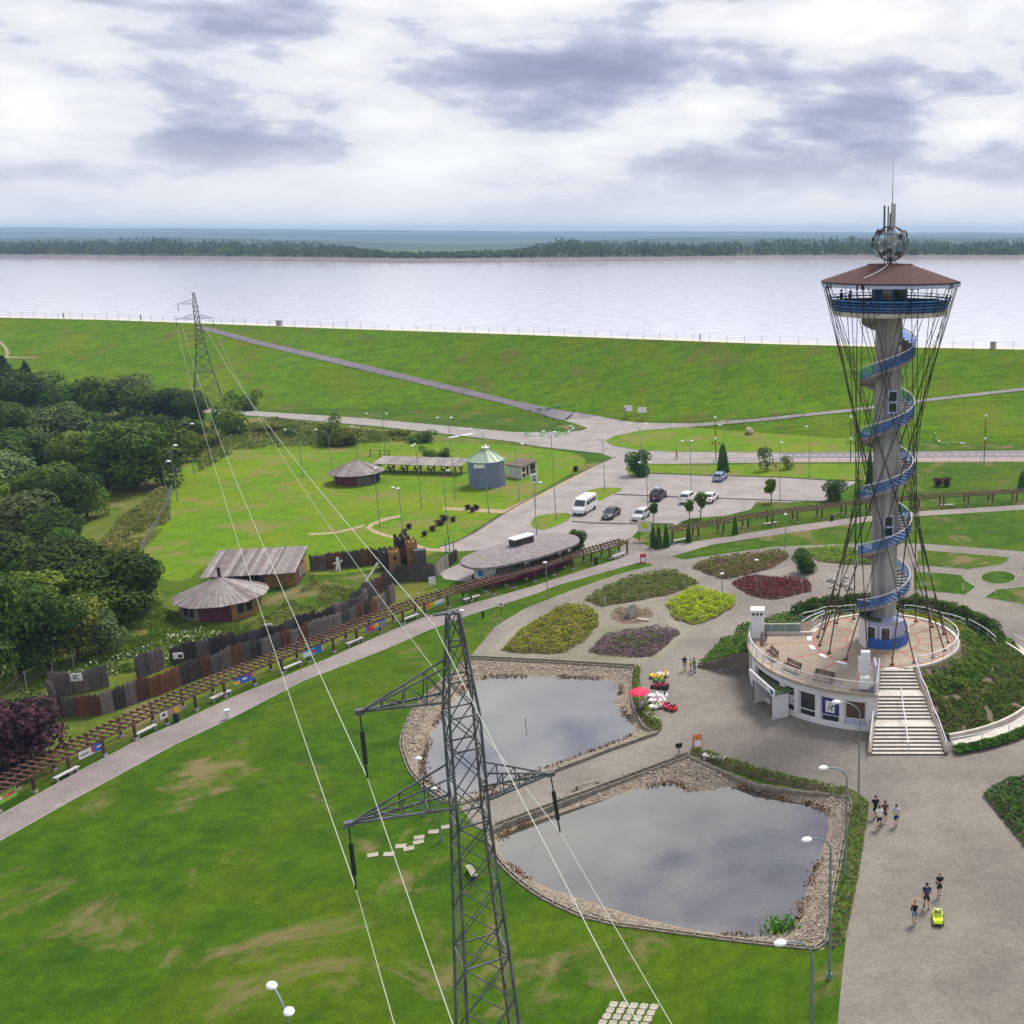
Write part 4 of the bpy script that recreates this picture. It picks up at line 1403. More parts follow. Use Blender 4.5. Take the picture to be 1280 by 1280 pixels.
# angles of the piers
BAYS = [(174, 183, 'win'), (185, 194, 'win'), (200, 220.5, 'door'), (223.5, 228.8, 'white'), (231.1, 239.1, 'dark'), (241.3, 249.3, 'it'), (251.2, 259.7, 'brown')]
edges = [170] + [x for b in BAYS for x in b[:2]] + [264]
for i in range(0, len(edges), 2):
    arc_wall(fw, WR - .3, WR + .05, radians(edges[i]), radians(edges[i + 1]), .40, ZT - .70, 3)
fw.build('facade', M_WALLW, pav)
for a0_, a1_, k in BAYS:
    a0r, a1r = radians(a0_), radians(a1_)
    if k == 'door':
        continue
    w = MB()
    w.lathe([(WR - .14, .42), (WR - .14, ZT - .75)], 8, a0=a0r, a1=a1r)
    w_o = w.build('window', M_BROWNG if k == 'brown' else M_GLASS, pav)
    fm = MB()
    for z in (.46, 1.05, ZT - .8):
        arc_wall(fm, WR - .15, WR - .06, a0r, a1r, z - .035, z + .035, 6)
    am = (a0r + a1r) / 2
    for a in (a0r + .006, a1r - .006):
        fm.bar((cos(a) * (WR - .1), sin(a) * (WR - .1), .42), (cos(a) * (WR - .1), sin(a) * (WR - .1), ZT - .75), .07)
    fm.build('frame', M_WHITE, w_o)
    if k == 'it':
        pm = MB()
        arc_wall(pm, WR - .05, WR - .02, a0r + .01, a1r - .01, 1.12, ZT - .85, 8)
        po = pm.build('poster', M_NAVY, pav)
        MB().box(-.01, .01, -.44, .44, 1.34, 2.40).build('white_square', M_WHITE, po, (cos(am) * (WR + .0), sin(am) * (WR + .0), 0), am)
        cu = bpy.data.curves.new('it', 'FONT')
        cu.body = 'it'
        cu.size, cu.shear, cu.align_x, cu.align_y, cu.extrude = 1.05, .35, 'CENTER', 'CENTER', .004
        to = bpy.data.objects.new('tmp', cu)
        COL.objects.link(to)
        me = bpy.data.meshes.new_from_object(to.evaluated_get(bpy.context.evaluated_depsgraph_get()))
        bpy.data.objects.remove(to)
        me.materials.clear()
        me.materials.append(M_BLACK)
        lt = put('lettering', me, po, (cos(am) * (WR + .02), sin(am) * (WR + .02), 1.86))
        lt.rotation_euler = (pi / 2, 0, am + pi / 2)
    if k == 'white':
        pm = MB()
        arc_wall(pm, WR - .05, WR - .02, a0r + .01, a1r - .01, 1.15, 2.0, 6)
        po = pm.build('poster', M_WHITE, pav)
        for (da, z, s_) in ((-.02, 1.75, .22), (.03, 1.45, .25), (.0, 1.6, .12)):
            MB().box(-.005, .005, -s_ / 2, s_ / 2, -s_ / 3, s_ / 3).build('print', M_PRINTG, po, (cos(am + da) * (WR + .0), sin(am + da) * (WR + .0), z), am)
    if k == 'brown':
        pm = MB()
        arc_wall(pm, WR - .05, WR - .02, a0r + .01, a1r - .01, .5, 1.0, 6)
        pm.build('poster', M_PALEB, pav)
# entrance porch
am = radians(206)
px_ = Vector((cos(am), sin(am), 0))
tn = Vector((-sin(am), cos(am), 0))
pc = Vector((-11.5, -8.55, 0))
for s_, w in ((-1, 'porch_wall'), (1, 'porch_wall')):
    c = pc - px_ * .85 + tn * (s_ * 1.95)
    o = MB().box(-.8, .8, -.2, .2, 0, 2.35).build(w, M_WALLW, pav, c, am)
    MB().box(.805, .82, -.15, .15, .1, 2.2).build('dark_strip', mat('plum_strip', (.07, .045, .06), .6, .1, 2), o)
gl = MB().box(-.04, .04, -1.7, 1.7, .05, 2.5).build('glass_front', M_GLASS, pav, pc - px_ * 2.3, am)
for s_ in (-.9, 0, .9):
    MB().box(.041, .09, s_ - .04, s_ + .04, .05, 2.45).build('frame', M_PALEB, gl)
MB().box(-1.9, .7, -2.3, 2.3, 2.36, 2.47).build('porch_roof', mat('mossy_roof', (.075, .105, .05)), pav, pc - px_ * .8, am)
sg = MB().box(-.06, .06, -2.75, 2.75, 2.48, 3.05).build('entrance_sign', M_WHITE, pav, pc, am)
MB().box(.062, .07, 2.0, 2.6, 2.54, 2.98).build('teal_logo', M_TEAL, sg)
MB().box(.062, .07, -2.55, -2.25, 2.58, 2.9).build('logo', M_LILAC, sg)
lt = MB()
y = -1.8
while y < 1.1:
    w = random.uniform(.10, .17)
    lt.box(.062, .068, y, y + w * .75, 2.66, 2.66 + random.uniform(.14, .2))
    y += w + (.16 if random.random() < .15 else .03)
lt.build('lettering', M_PRINTG, sg)
# railing of the terrace
def railing(name, pts, h, parent, rail=M_WHITE, post=M_PALEB, step=1.6, mids=(.5,), glass=None, r=.045, label=None):
    pts = [Vector(p) for p in pts]
    o = MB()
    o.tube([p + Vector((0, 0, h)) for p in pts], r, 6)
    ro = o.build(name, rail, parent)
    pp = resample(pts, step)
    po = MB()
    for p in pp:
        po.bar(p + Vector((0, 0, -.05)), p + Vector((0, 0, h)), .05)
    for m_ in mids:
        po.tube([p + Vector((0, 0, h * m_)) for p in pts], .022, 4)
    po.build('posts', post, ro)
    if glass:
        g = MB()
        n = len(pts)
        g.add([p + Vector((0, 0, .1)) for p in pts] + [p + Vector((0, 0, h - .1)) for p in pts], [(i, i + 1, n + i + 1, n + i) for i in range(n - 1)])
        g.build('infill', glass, ro)
    return ro


def arcp(r, a0, a1, z, n=30):
    return [Vector((r * cos(radians(a0 + (a1 - a0) * i / n)), r * sin(radians(a0 + (a1 - a0) * i / n)), z)) for i in range(n + 1)]


railing('railing', arcp(RTER - .12, 174, 263, ZT + .1, 40), 1.0, pav, mids=(.35, .65))
railing('railing', arcp(7.3, -68, 30, ZT + .1), .95, pav, mids=(.45,), glass=None)
railing('railing', arcp(7.3, 128, 160, ZT + .1, 12), .95, pav, mids=(.45,))
railing('railing', [Vector((-12.4, 1.6, ZT + .1)), Vector((-8.0, 1.7, ZT + .1))], .95, pav, glass=mat('mesh_infill', (.20, .26, .22), .6), mids=())
MB().box(-12.6, -6.9, 1.35, 1.6, ZT - .1, ZT + .3).build('low_wall', M_CONCL, pav)
railing('railing', [Vector((-7.9, 1.8, ZT + .3)), Vector((-7.0, 3.4, ZT + .3)), Vector((-5.6, 4.8, ZT + .4))], .95, pav, mids=())
# back wall closing the undercroft
bw = MB()
bw.add([(RTER * cos(A0), RTER * sin(A0), 0), (RTER * cos(A0), RTER * sin(A0), ZT - .15), (7.1 * cos(A0), 7.1 * sin(A0), ZT - .15), (7.1 * cos(A0), 7.1 * sin(A0), 0)], [(0, 1, 2, 3)])
bw.add([(RTER * cos(A1), RTER * sin(A1), 0), (RTER * cos(A1), RTER * sin(A1), ZT - .02), (7.1 * cos(A1), 7.1 * sin(A1), ZT - .02), (7.1 * cos(A1), 7.1 * sin(A1), 0)], [(0, 1, 2, 3)])
bw.build('end_wall', M_WALLW, pav)
# chimney
ch = MB().box(-.62, .62, -.55, .55, 0, 2.75)
ch.box(-.68, .68, -.61, .61, 2.75, 2.9)
ch_o = ch.build('chimney', M_WHITE, pav, (-12.2, 1.0, ZT))
for x in (-.38, 0, .38):
    MB().box(x - .12, x + .12, -.56, -.545, 2.35, 2.6).build('vent', M_BLACK, ch_o)
# air handling unit by the stair
ac = MB().box(-.42, .42, -.4, .4, 0, 1.0)
ac_o = ac.build('air_unit', M_WHITE, pav, (-2.45, -11.9, ZT + .3))
MB().box(-.5, .5, -.4, .35, 1.05, 2.35).build('air_unit', M_WHITE, ac_o, (0, .9, 0))
MB().box(-.4, .4, -.3, .3, 2.35, 2.9).build('air_unit', M_WHITE, ac_o, (.1, 1.0, 0))
MB().box(-.08, .08, -.9, .9, -.3, 2.3).build('screen_wall', M_PALEB, pav, (-1.55, -11.7, ZT + .3))
# benches on the terrace
def bench(label, loc, rz, group='wooden benches on the terrace', seatm=M_WOODR, legm=M_BLACK, L=2.0):
    b = thing('bench', label, 'bench', loc, rz, group)
    for i in range(4):
        MB().box(-L / 2, L / 2, -.22 + i * .11, -.13 + i * .11, .42, .46).build('slat', seatm, b)
    for i in range(3):
        MB().box(-L / 2, L / 2, .24 + i * .03, .27 + i * .03, .52 + i * .13, .62 + i * .13).build('slat', seatm, b)
    for s in (-1, 1):
        l_ = MB()
        l_.tube([(s * L * .42, -.25, 0), (s * L * .42, -.22, .42), (s * L * .42, .22, .42), (s * L * .42, .33, .92)], .035, 5)
        l_.tube([(s * L * .42, .22, .42), (s * L * .42, .30, 0)], .035, 5)
        l_.tube([(s * L * .42, -.22, .42), (s * L * .42, -.26, .66), (s * L * .42, .22, .66)], .025, 5)
        l_.build('leg', legm, b)
    return b


for a, lb in ((183, 'wooden terrace bench right beside the white chimney'), (203, 'wooden terrace bench set at an angle above the entrance sign'), (221, 'wooden terrace bench between two others along the railing'), (239, 'wooden terrace bench above the blue window poster')):
    ar = radians(a)
    bench(lb, (TX + 11.6 * cos(ar), TY + 11.6 * sin(ar), ZT + .012), ar - pi / 2 + pi if False else ar + pi / 2)

# ---------------------------------------------------------------- front stair
stair = thing('front_stair', 'wide concrete stair with white handrails climbing to the terrace', 'stairs', (0, 0, 0))
tL, tR = P(1102, 836, ZT), P(1141, 836, ZT)
bL, bR = P(1090, 944, 0), P(1180, 944, 0)
NSTEP = 21
STAIR_POLY = [bL + Vector((-.5, -.5, 0)), bR + Vector((.6, -.5, 0)), tR + Vector((.6, 1.5, 0)), tL + Vector((-.5, 1.5, 0))]
runs = []
# three flights with two landings
fr_ = []
pos = 0.0
for i in range(NSTEP):
    w = 1.0
    if i in (7, 14):
        w = 3.6
    fr_.append((pos, pos + w))
    pos += w
for i in range(NSTEP):
    f0, f1 = fr_[i][0] / pos, 1.0
    z = ZT * (i + 1) / NSTEP
    f1 = fr_[i][1] / pos + .004
    q = [bL.lerp(tL, f0), bR.lerp(tR, f0), bR.lerp(tR, f1), bL.lerp(tL, f1)]
    m_ = MB()
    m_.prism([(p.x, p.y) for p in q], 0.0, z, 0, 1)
    m_.build('step', [M_CONCL, mat('shaded_riser', (.15, .125, .105), .9, .2, 2)], stair)  # risers coloured darker than treads: shade painted in on top of weathering
    n_ = MB()
    e = [bL.lerp(tL, f0) + Vector((0, -.03, 0)), bR.lerp(tR, f0) + Vector((0, -.03, 0))]
    n_.add([(e[0].x, e[0].y, z - .045), (e[1].x, e[1].y, z - .045), (e[1].x, e[1].y, z + .008), (e[0].x, e[0].y, z + .008), (e[0].x, e[0].y + .12, z + .008), (e[1].x, e[1].y + .12, z + .008)], [(0, 1, 2, 3), (3, 2, 5, 4)])
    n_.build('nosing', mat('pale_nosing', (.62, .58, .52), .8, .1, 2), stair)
# top landing joins the terrace
lt = MB().prism([(tL.x - .3, tL.y), (tR.x + .2, tR.y), (TX + 2.2, TY - 6.8), (TX - 1.4, TY - 6.9)], 0, ZT - .003)
lt.build('landing', M_TERR, stair)


def stair_line(A, B, off):
    pts = []
    for i in range(NSTEP):
        for f in fr_[i]:
            p = A.lerp(B, f / pos)
            pts.append(Vector((p.x + off, p.y, ZT * (i + (0.5)) / NSTEP + .08)))
    return [pts[0]] + [pts[k] for k in (13, 15, 27, 29)] + [pts[-1]]


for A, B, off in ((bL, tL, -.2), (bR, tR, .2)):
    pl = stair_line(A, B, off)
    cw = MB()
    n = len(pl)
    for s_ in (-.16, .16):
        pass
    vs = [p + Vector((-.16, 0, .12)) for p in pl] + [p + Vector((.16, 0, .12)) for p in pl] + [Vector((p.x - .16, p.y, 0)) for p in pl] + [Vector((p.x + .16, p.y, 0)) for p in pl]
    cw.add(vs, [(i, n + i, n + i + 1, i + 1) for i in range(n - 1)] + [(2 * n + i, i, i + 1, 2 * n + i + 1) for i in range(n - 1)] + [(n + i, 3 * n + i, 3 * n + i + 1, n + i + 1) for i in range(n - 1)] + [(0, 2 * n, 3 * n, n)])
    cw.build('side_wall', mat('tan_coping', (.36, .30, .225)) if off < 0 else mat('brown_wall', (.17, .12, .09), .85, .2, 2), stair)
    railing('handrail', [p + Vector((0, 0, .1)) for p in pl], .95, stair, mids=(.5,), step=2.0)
mid = [bL.lerp(bR, .5), tL.lerp(tR, .5)]
pl = stair_line(mid[0], mid[1], 0)
railing('handrail', pl[:4], .95, stair, mids=(), step=2.2)

# ---------------------------------------------------------------- planted mound round the terrace
def r_out(deg):
    if deg < 15:
        return 15.0
    if deg < 55:
        return 15.0 + 4.5 * (deg - 15) / 40
    if deg < 140:
        return 19.5
    return 19.5 - 6.0 * min(1, (deg - 140) / 28)


def mound_z(r, deg):
    f = max(0, min(1, (r - 7.45) / (r_out(deg) - 7.45)))
    zi = 3.35 if deg < 150 else 3.35
    return zi * (1 - f) ** 1.05 + .03


mv, mf = [], []
MA0, MA1, MN, MR = -86, 168, 64, 12
for i in range(MN + 1):
    d = MA0 + (MA1 - MA0) * i / MN
    for j in range(MR + 1):
        r = 7.45 + (r_out(d) - 7.45) * j / MR
        z = mound_z(r, d) + (noise.noise(Vector((r * cos(radians(d)) * .5, r * sin(radians(d)) * .5, 2))) * .25 if 0 < j < MR else 0)
        mv.append((TX + r * cos(radians(d)), TY + r * sin(radians(d)), z))
mf = [(i * (MR + 1) + j, i * (MR + 1) + j + 1, (i + 1) * (MR + 1) + j + 1, (i + 1) * (MR + 1) + j) for i in range(MN) for j in range(MR)]
mf = [f[::-1] for f in mf]
mm_ = MB()
mm_.add(mv, mf)
tag(mm_.build('mound', M_SOIL, smooth=True), 'planted earth mound round the terrace', None, None, 'structure')
MND = BVHTree.FromPolygons([Vector(v) for v in mv], mf)


def mz(x, y):
    h = MND.ray_cast(Vector((x, y, 20)), Vector((0, 0, -1)))
    return h[0].z if h[0] is not None else 0.0


def mound_plants(name, label, d0, d1, f0, f1, m, n, leaf, h, gaps=-9, clump=.8):
    def place(r):
        for _ in range(40):
            d = r.uniform(d0, d1)
            rr = 7.5 + (r_out(d) - 7.5) * math.sqrt(r.uniform(f0 ** 2, f1 ** 2))
            x, y = TX + rr * cos(radians(d)), TY + rr * sin(radians(d))
            q = noise.noise(Vector((x * clump, y * clump, 7)))
            if q < gaps or inside((x, y), STAIR_POLY):
                continue
            return (x, y, mz(x, y) + h * max(.1, .5 + q) * r.random() ** .5), (0, -.2, .6)
        return None
    return tag(leaves(n, place, leaf, m, name), label, 'plants', None, 'stuff')


mound_plants('ground_cover', 'patchy green and brown juniper covering the mound right of the front stair', -84, 28, .0, 1.0, L_JUNB, 12000, .26, .5, -.36)
mound_plants('ground_cover', 'lush green juniper along the terrace edge of the mound', -84, 30, .0, .42, L_JUNI, 4200, .26, .55)
mound_plants('ground_cover', 'light yellow-green planting behind the terrace railing', 25, 100, .0, .42, L_YELG, 3200, .24, .45)
mound_plants('ground_cover', 'green planting on the slope behind the tower', 20, 166, .25, 1.0, L_JUNI, 9000, .28, .45)
# dark clipped hedge behind the terrace
def arc_hedge(label, d0, d1, r0, r1, h, m, n, leaf=.24, zb=None):
    def place(r):
        d = r.uniform(d0, d1)
        rr = r.uniform(r0, r1)
        x, y = TX + rr * cos(radians(d)), TY + rr * sin(radians(d))
        e = min(rr - r0, r1 - rr, .6) / .6
        z = (mz(x, y) if zb is None else zb) + h * (.45 + .55 * e) * (1 + .3 * noise.noise(Vector((x, y, 3)))) * r.random() ** .3
        return (x, y, z), (0, 0, .5)
    return tag(leaves(n, place, leaf, m, 'hedge'), label, 'hedge')


arc_hedge('dark green clipped hedge curving behind the tower terrace', 28, 128, 12.6, 15.2, 1.9, L_DARK, 14000)
arc_hedge('low green hedge along the foot of the curved ramp', -74, -18, 16.9, 18.0, .8, L_JUNI, 5200, zb=0)
mound_plants('ground_cover', 'green creeping juniper on the slope left of the chimney', 150, 168, .3, 1.0, L_JUNI, 900, .26, .4)
# curved ramp with its rail
rm = MB()
rm.lathe([(15.0, .0), (15.0, .55), (15.25, .55), (15.25, .06), (16.6, .05)], 40, (TX, TY, 0), a0=radians(-72), a1=radians(30))
tag(rm.build('curved_ramp', M_CONCL), 'pale curved ramp wall round the mound', 'ramp')
rl = thing('ramp_railing', 'white handrail following the curved ramp round the mound', 'railing', (TX, TY, 0))
railing('handrail', arcp(16.65, -74, 30, .05, 40), .9, rl, mids=(), step=3)
for (d0, d1, r, z, lb) in ((38, 74, 11.6, 1.6, 'white tubular rail zigzagging behind the terrace on the tower mound'), (100, 132, 11.6, 1.7, 'white tubular rail above the dark hedge behind the chimney'), (20, 40, 12.6, 1.0, 'white tubular rail at the upper end of the curved ramp')):
    rl = thing('ramp_railing', lb, 'railing', (TX, TY, 0))
    railing('handrail', [p + Vector((0, 0, mz(TX + p.x, TY + p.y))) for p in arcp(r, d0, d1, 0, 10)], .95, rl, mids=(.5,), step=1.6)
# wedge of planting with a retaining wall left of the pavilion
wa, wb, wc = P(872, 834), Vector((TX - 12.9, TY - .2, 0)), Vector((TX - 12.6, TY + 3.0, 0))
wd = P(905, 800)
wv_ = MB()
wv_.add([(wa.x, wa.y, .05), (wb.x, wb.y, 2.3), (wc.x, wc.y, 2.6), (wd.x, wd.y, .05)], [(0, 1, 2, 3)])
wv_.add([(wd.x, wd.y, .05), (wc.x, wc.y, 2.6), (wc.x + 1, wc.y + 4.5, .05)], [(0, 1, 2)])
tag(wv_.build('mound', M_SOIL), None, None, None, 'structure')
rw = MB()
d_ = (wb - wa).normalized()
nn = Vector((d_.y, -d_.x, 0))
rw.add([(wa + nn * .12), (wb + nn * .12), (wb.x + nn.x * .12, wb.y + nn.y * .12, 2.45), (wa.x + nn.x * .12, wa.y + nn.y * .12, .2), wa - nn * .12, wb - nn * .12, (wb.x - nn.x * .12, wb.y - nn.y * .12, 2.45), (wa.x - nn.x * .12, wa.y - nn.y * .12, .2)], [(0, 1, 2, 3), (3, 2, 6, 7), (7, 6, 5, 4), (0, 3, 7, 4)])
tag(rw.build('retaining_wall', mat('brown_grey_wall', (.145, .12, .10), .9, .25, 1.2)), 'sloping dark retaining wall left of the pavilion entrance', 'wall')
WB = BVHTree.FromPolygons([Vector((wa.x, wa.y, .05)), Vector((wb.x, wb.y, 2.3)), Vector((wc.x, wc.y, 2.6)), Vector((wd.x, wd.y, .05))], [(0, 1, 2, 3)])


def wplace(r):
    for _ in range(40):
        s_, t_ = r.random(), r.random()
        p = wa.lerp(wb, s_).lerp(wd.lerp(wc, s_), t_)
        z = (.05 + 2.25 * s_) * (1 - t_) + (.05 + 2.55 * s_) * t_
        return (p.x, p.y, z + r.random() * .5), (0, -.3, .5)


tag(leaves(3200, wplace, .26, L_JUNI, 'ground_cover'), 'bright green creeping juniper above the sloping retaining wall', 'plants', None, 'stuff')
rk = thing('bike_rack', 'low steel bicycle rack against the sloping wall', 'bike rack', P(920, 842), radians(8))
for i in range(6):
    MB().tube([(-1.6 + i * .6, 0, 0), (-1.6 + i * .6, 0, .45), (-1.45 + i * .6, 0, .5), (-1.3 + i * .6, 0, .45), (-1.3 + i * .6, 0, 0)], .03, 5).build('hoop', M_STEEL, rk)
# ================================================================ PYLONS AND POWER LINE
NP = PY(566, 766, 33.0)                        # apex of the near pylon
NP = Vector((NP.x, NP.y, 0))
NPH = htop(NP, 766)
FP = P(262, 512)
FPH = htop(FP, 366)
LD = (FP - NP).normalized()                    # along the line, away from the camera
LA = Vector((-LD.y, LD.x, 0))                  # across, to the left
if LA.x > 0:
    LA = -LA
AZ = atan2(LA.y, LA.x)


def body_w(z, H):
    f = z / H
    pts = [(0, 3.5), (.48, 1.82), (.755, 1.06), (.885, .98), (1.0, .34)]
    for (a, wa_), (b, wb_) in zip(pts, pts[1:]):
        if f <= b:
            return wa_ + (wb_ - wa_) * (f - a) / (b - a)
    return .3


def pylon(label, base, H, group, mleg, mbr, arm_scale=1.0, spread=1.0, thick=1.0):
    t = thing('power_pylon', label, 'pylon', base, AZ, group)   # local +x: left side of the line
    zs = [0]
    z = 0
    while z < H * .755 - .3:
        z += max(1.0, body_w(z, H) * 1.0)
        zs.append(z)
    zs[-1] = H * .755
    zs += [H * .80, H * .845, H * .885, H * .925, H * .965, H]

    def corner(i, z):
        w = body_w(z, H) / 2 * (1 + (spread - 1) * max(0, 1 - z / (H * .76)))
        return Vector(((1, 1, -1, -1)[i] * w, (1, -1, -1, 1)[i] * w, z))
    for i in range(4):
        MB().tube([corner(i, z) for z in (0, H * .48, H * .755, H * .885, H)], [r * (1 + (thick - 1) * .5) for r in (.066, .058, .048, .044, .036)], 4).build('leg', mleg[i % len(mleg)], t)
        foot = MB().obox(corner(i, 0) + Vector((0, 0, .15)), (.8, .8, .5))
        foot.build('footing', M_CONC, t)
    for i in range(4):
        br = MB()
        j = (i + 1) % 4
        for k, (z0, z1) in enumerate(zip(zs, zs[1:])):
            a, b, c, d = corner(i, z0), corner(j, z0), corner(i, z1), corner(j, z1)
            br.bar(a, d, .034 * thick)
            br.bar(b, c, .034 * thick)
            if abs(z0 / H - .755) < .01 or abs(z0 / H - .885) < .01 or z0 > H * .84 or k % 4 == 3:
                br.bar(a, b, .05 * thick)
        br.build('bracing', mbr, t)
    tips = {}
    for nm, sgn, zf, L, rise in (('ul', 1, .885, 3.1, 1.2), ('ll', 1, .760, 3.8, 1.15), ('lr', -1, .760, 2.85, 1.0)):
        z0 = H * zf + .60
        tip = Vector((sgn * L * arm_scale, 0, z0 + .12))
        ar = MB()
        wl0, wl1 = body_w(z0, H) / 2, body_w(z0 + rise, H) / 2
        lo = [Vector((sgn * wl0, s * wl0, z0)) for s in (-1, 1)]
        hi = [Vector((sgn * wl1, s * wl1, z0 + rise)) for s in (-1, 1)]
        for q in lo:
            ar.bar(q, tip, .07)
        for q in hi:
            ar.bar(q, tip, .055)
        for k in range(1, 4):
            f = k / 4
            pl, pr, hl, hr = lo[0].lerp(tip, f), lo[1].lerp(tip, f), hi[0].lerp(tip, f), hi[1].lerp(tip, f)
            ar.bar(pl, pr, .05)
            ar.bar(pl, hl, .032)
            ar.bar(pr, hr, .032)
            f2 = (k - 1) / 4
            ar.bar(lo[0].lerp(tip, f2), hl, .032)
            ar.bar(lo[1].lerp(tip, f2), hr, .032)
            ar.bar(lo[0].lerp(tip, f2), pr, .032)
        ar.obox(tip, (.26, .22, .16))
        ar.build('crossarm', mbr, t)
        # suspension string leaning a little along the line
        e = tip + Vector((.05 * sgn, (.55 if True else 0) * TOWARD, -2.05))
        ins = MB()
        ins.bar(tip, tip.lerp(e, .3), .05, 5)
        for q in range(9):
            p0, p1 = tip.lerp(e, .3 + .055 * q), tip.lerp(e, .3 + .055 * q + .045)
            ins.bar(p0, p1, .15, 8)
        ins.bar(tip.lerp(e, .78), e, .06, 5)
        ins.build('insulator', M_BLACK, t)
        tips[nm] = e
    gt = Vector((.62, .05, H + .05))
    pk = MB()
    pk.bar(corner(0, H), corner(2, H), .09)
    pk.bar(corner(1, H), corner(3, H), .09)
    pk.bar(Vector((0, 0, H)), gt, .08)
    pk.build('peak_bracket', mbr, t)
    tips['gw'] = gt + Vector((0, 0, -.35))
    M4 = Matrix.Translation(base) @ Matrix.Rotation(AZ, 4, 'Z')
    return t, {k: M4 @ v for k, v in tips.items()}


# local +y of the pylon: which way is towards the camera
TOWARD = 1 if (Matrix.Rotation(AZ, 3, 'Z') @ Vector((0, 1, 0))).dot(-LD) > 0 else -1
near_p, nt_ = pylon('large dark lattice power pylon rising from the lawn beside the ponds', NP, NPH, 'lattice power pylons', [M_PYLON, M_PYLON, M_PYLONR, M_PYLON], M_PYLON)
far_p, ft_ = pylon('distant lattice power pylon at the foot of the grassy embankment', FP, FPH, 'lattice power pylons', [M_PYLON], M_PYLON, 1.15, 2.0, 2.4)
back = NP - LD * 160


def wire(name, label, a, b, sag, r, group):
    n = 40
    pts = []
    for i in range(n + 1):
        f = i / n
        p = a.lerp(b, f)
        p.z -= sag * 4 * f * (1 - f)
        pts.append(p)
    o = MB().tube(pts, r, 6).build(name, M_WIRE)
    return tag(o, label, 'cable', group)


WN = {'gw': 'earth wire strung between the tips of the two pylons', 'ul': 'conductor on the upper crossarms of the two pylons', 'll': 'conductor on the long lower crossarms of the two pylons', 'lr': 'conductor on the crossarms facing the ponds'}
WB_ = {'gw': 'earth wire running from the near pylon tip over the ponds', 'ul': 'conductor from the near pylon upper crossarm over the lawn', 'll': 'conductor from the near pylon long lower crossarm over the lawn', 'lr': 'conductor from the near pylon pond-side crossarm over the lower pond'}
for k in nt_:
    wire('power_line', WN[k], nt_[k], ft_[k], 4.5 if k != 'gw' else 3.5, .015, 'overhead lines')
    e = nt_[k] - LD * 190
    e.z += 4
    wire('power_line', WB_[k], nt_[k], e, 9.5 if k == 'gw' else 6.0, .0125, 'overhead lines')

# ================================================================ STREET LAMPS
def lamp(label, base, top_v, heads, group, r=.065, style='cobra', pole_m=None, head_r=.26):
    """heads: list of (du, dv) pixel offsets of the heads from the pole top"""
    b = P(*base) if len(base) == 2 else base
    H = max(2.2, htop(b, top_v))
    t = thing('street_lamp', label, 'lamp', b, 0, group)
    pm = pole_m or M_LAMPP
    k = ppm(b)
    bend = H - min(1.1, H * .12)
    MB().tube([(0, 0, 0), (0, 0, .9), (0, 0, bend)], [r * 1.35, r * 1.1, r * .8], 7).build('pole', pm, t)
    MB().tube([(0, 0, 0), (0, 0, .35)], r * 1.9, 7).build('base_plate', pm, t)
    for (du, dy) in heads:
        dx = du / k
        L = hypot(dx, dy)
        pts = [(0, 0, bend)]
        for q in range(1, 7):
            f = q / 6
            pts.append((dx * (1 - cos(f * pi / 2)), dy * (1 - cos(f * pi / 2)), bend + (H - bend) * sin(f * pi / 2)))
        MB().tube(pts, r * .6, 6).build('arm', pm, t)
        hd = MB()
        hd.ball((0, 0, 0), (head_r * 1.35, head_r, head_r * .62), 10, 6)
        ho = hd.build('lamp_head', M_LAMPW, t, (dx * 1.04, dy * 1.04, H), atan2(dy, dx), smooth=True)
    return t


LG = 'tall park lamps with white heads'
lamp('curved park lamp with white head over the hedge by the lower pond corner', (1057, 1104), 956, [(-28, -.4)], LG, .085, head_r=.235)
lamp('curved park lamp with white head at the end of the broad pond hedge', (1037, 1223), 1042, [(-28, -.6)], LG, .085, head_r=.235)
lamp('curved park lamp with white head below the lower pond on the lawn', (1014, 1392), 1170, [(-36, -.5)], LG, .085, head_r=.235)
dl = lamp('slender lamp with antenna rungs standing at the left foot of the stair', (1073, 1012), 876, [(-28, -.2)], LG, .07)
for z in (4.1, 4.5, 4.9, 5.3):
    MB().bar((-.75, -.1, z - .1), (.4, .1, z + .12), .03).build('antenna_rung', M_STEEL, dl)
lamp('twin-headed lamp on the lawn beside the power pylon', P(385, 1465), 1248, [(-24, .8), (16, -.8)], LG, .085, head_r=.235)
for (bu, bv, tv, du, lb) in ((243, 593, 530, 5, 'nearest the dry bank'), (222, 626, 557, 6, 'between two others'), (213, 649, 577, 7, 'nearest the plank-roofed hut')):
    lamp('curved lamp by the forest-side fence, ' + lb, (bu, bv), tv, [(du, .2)], LG)
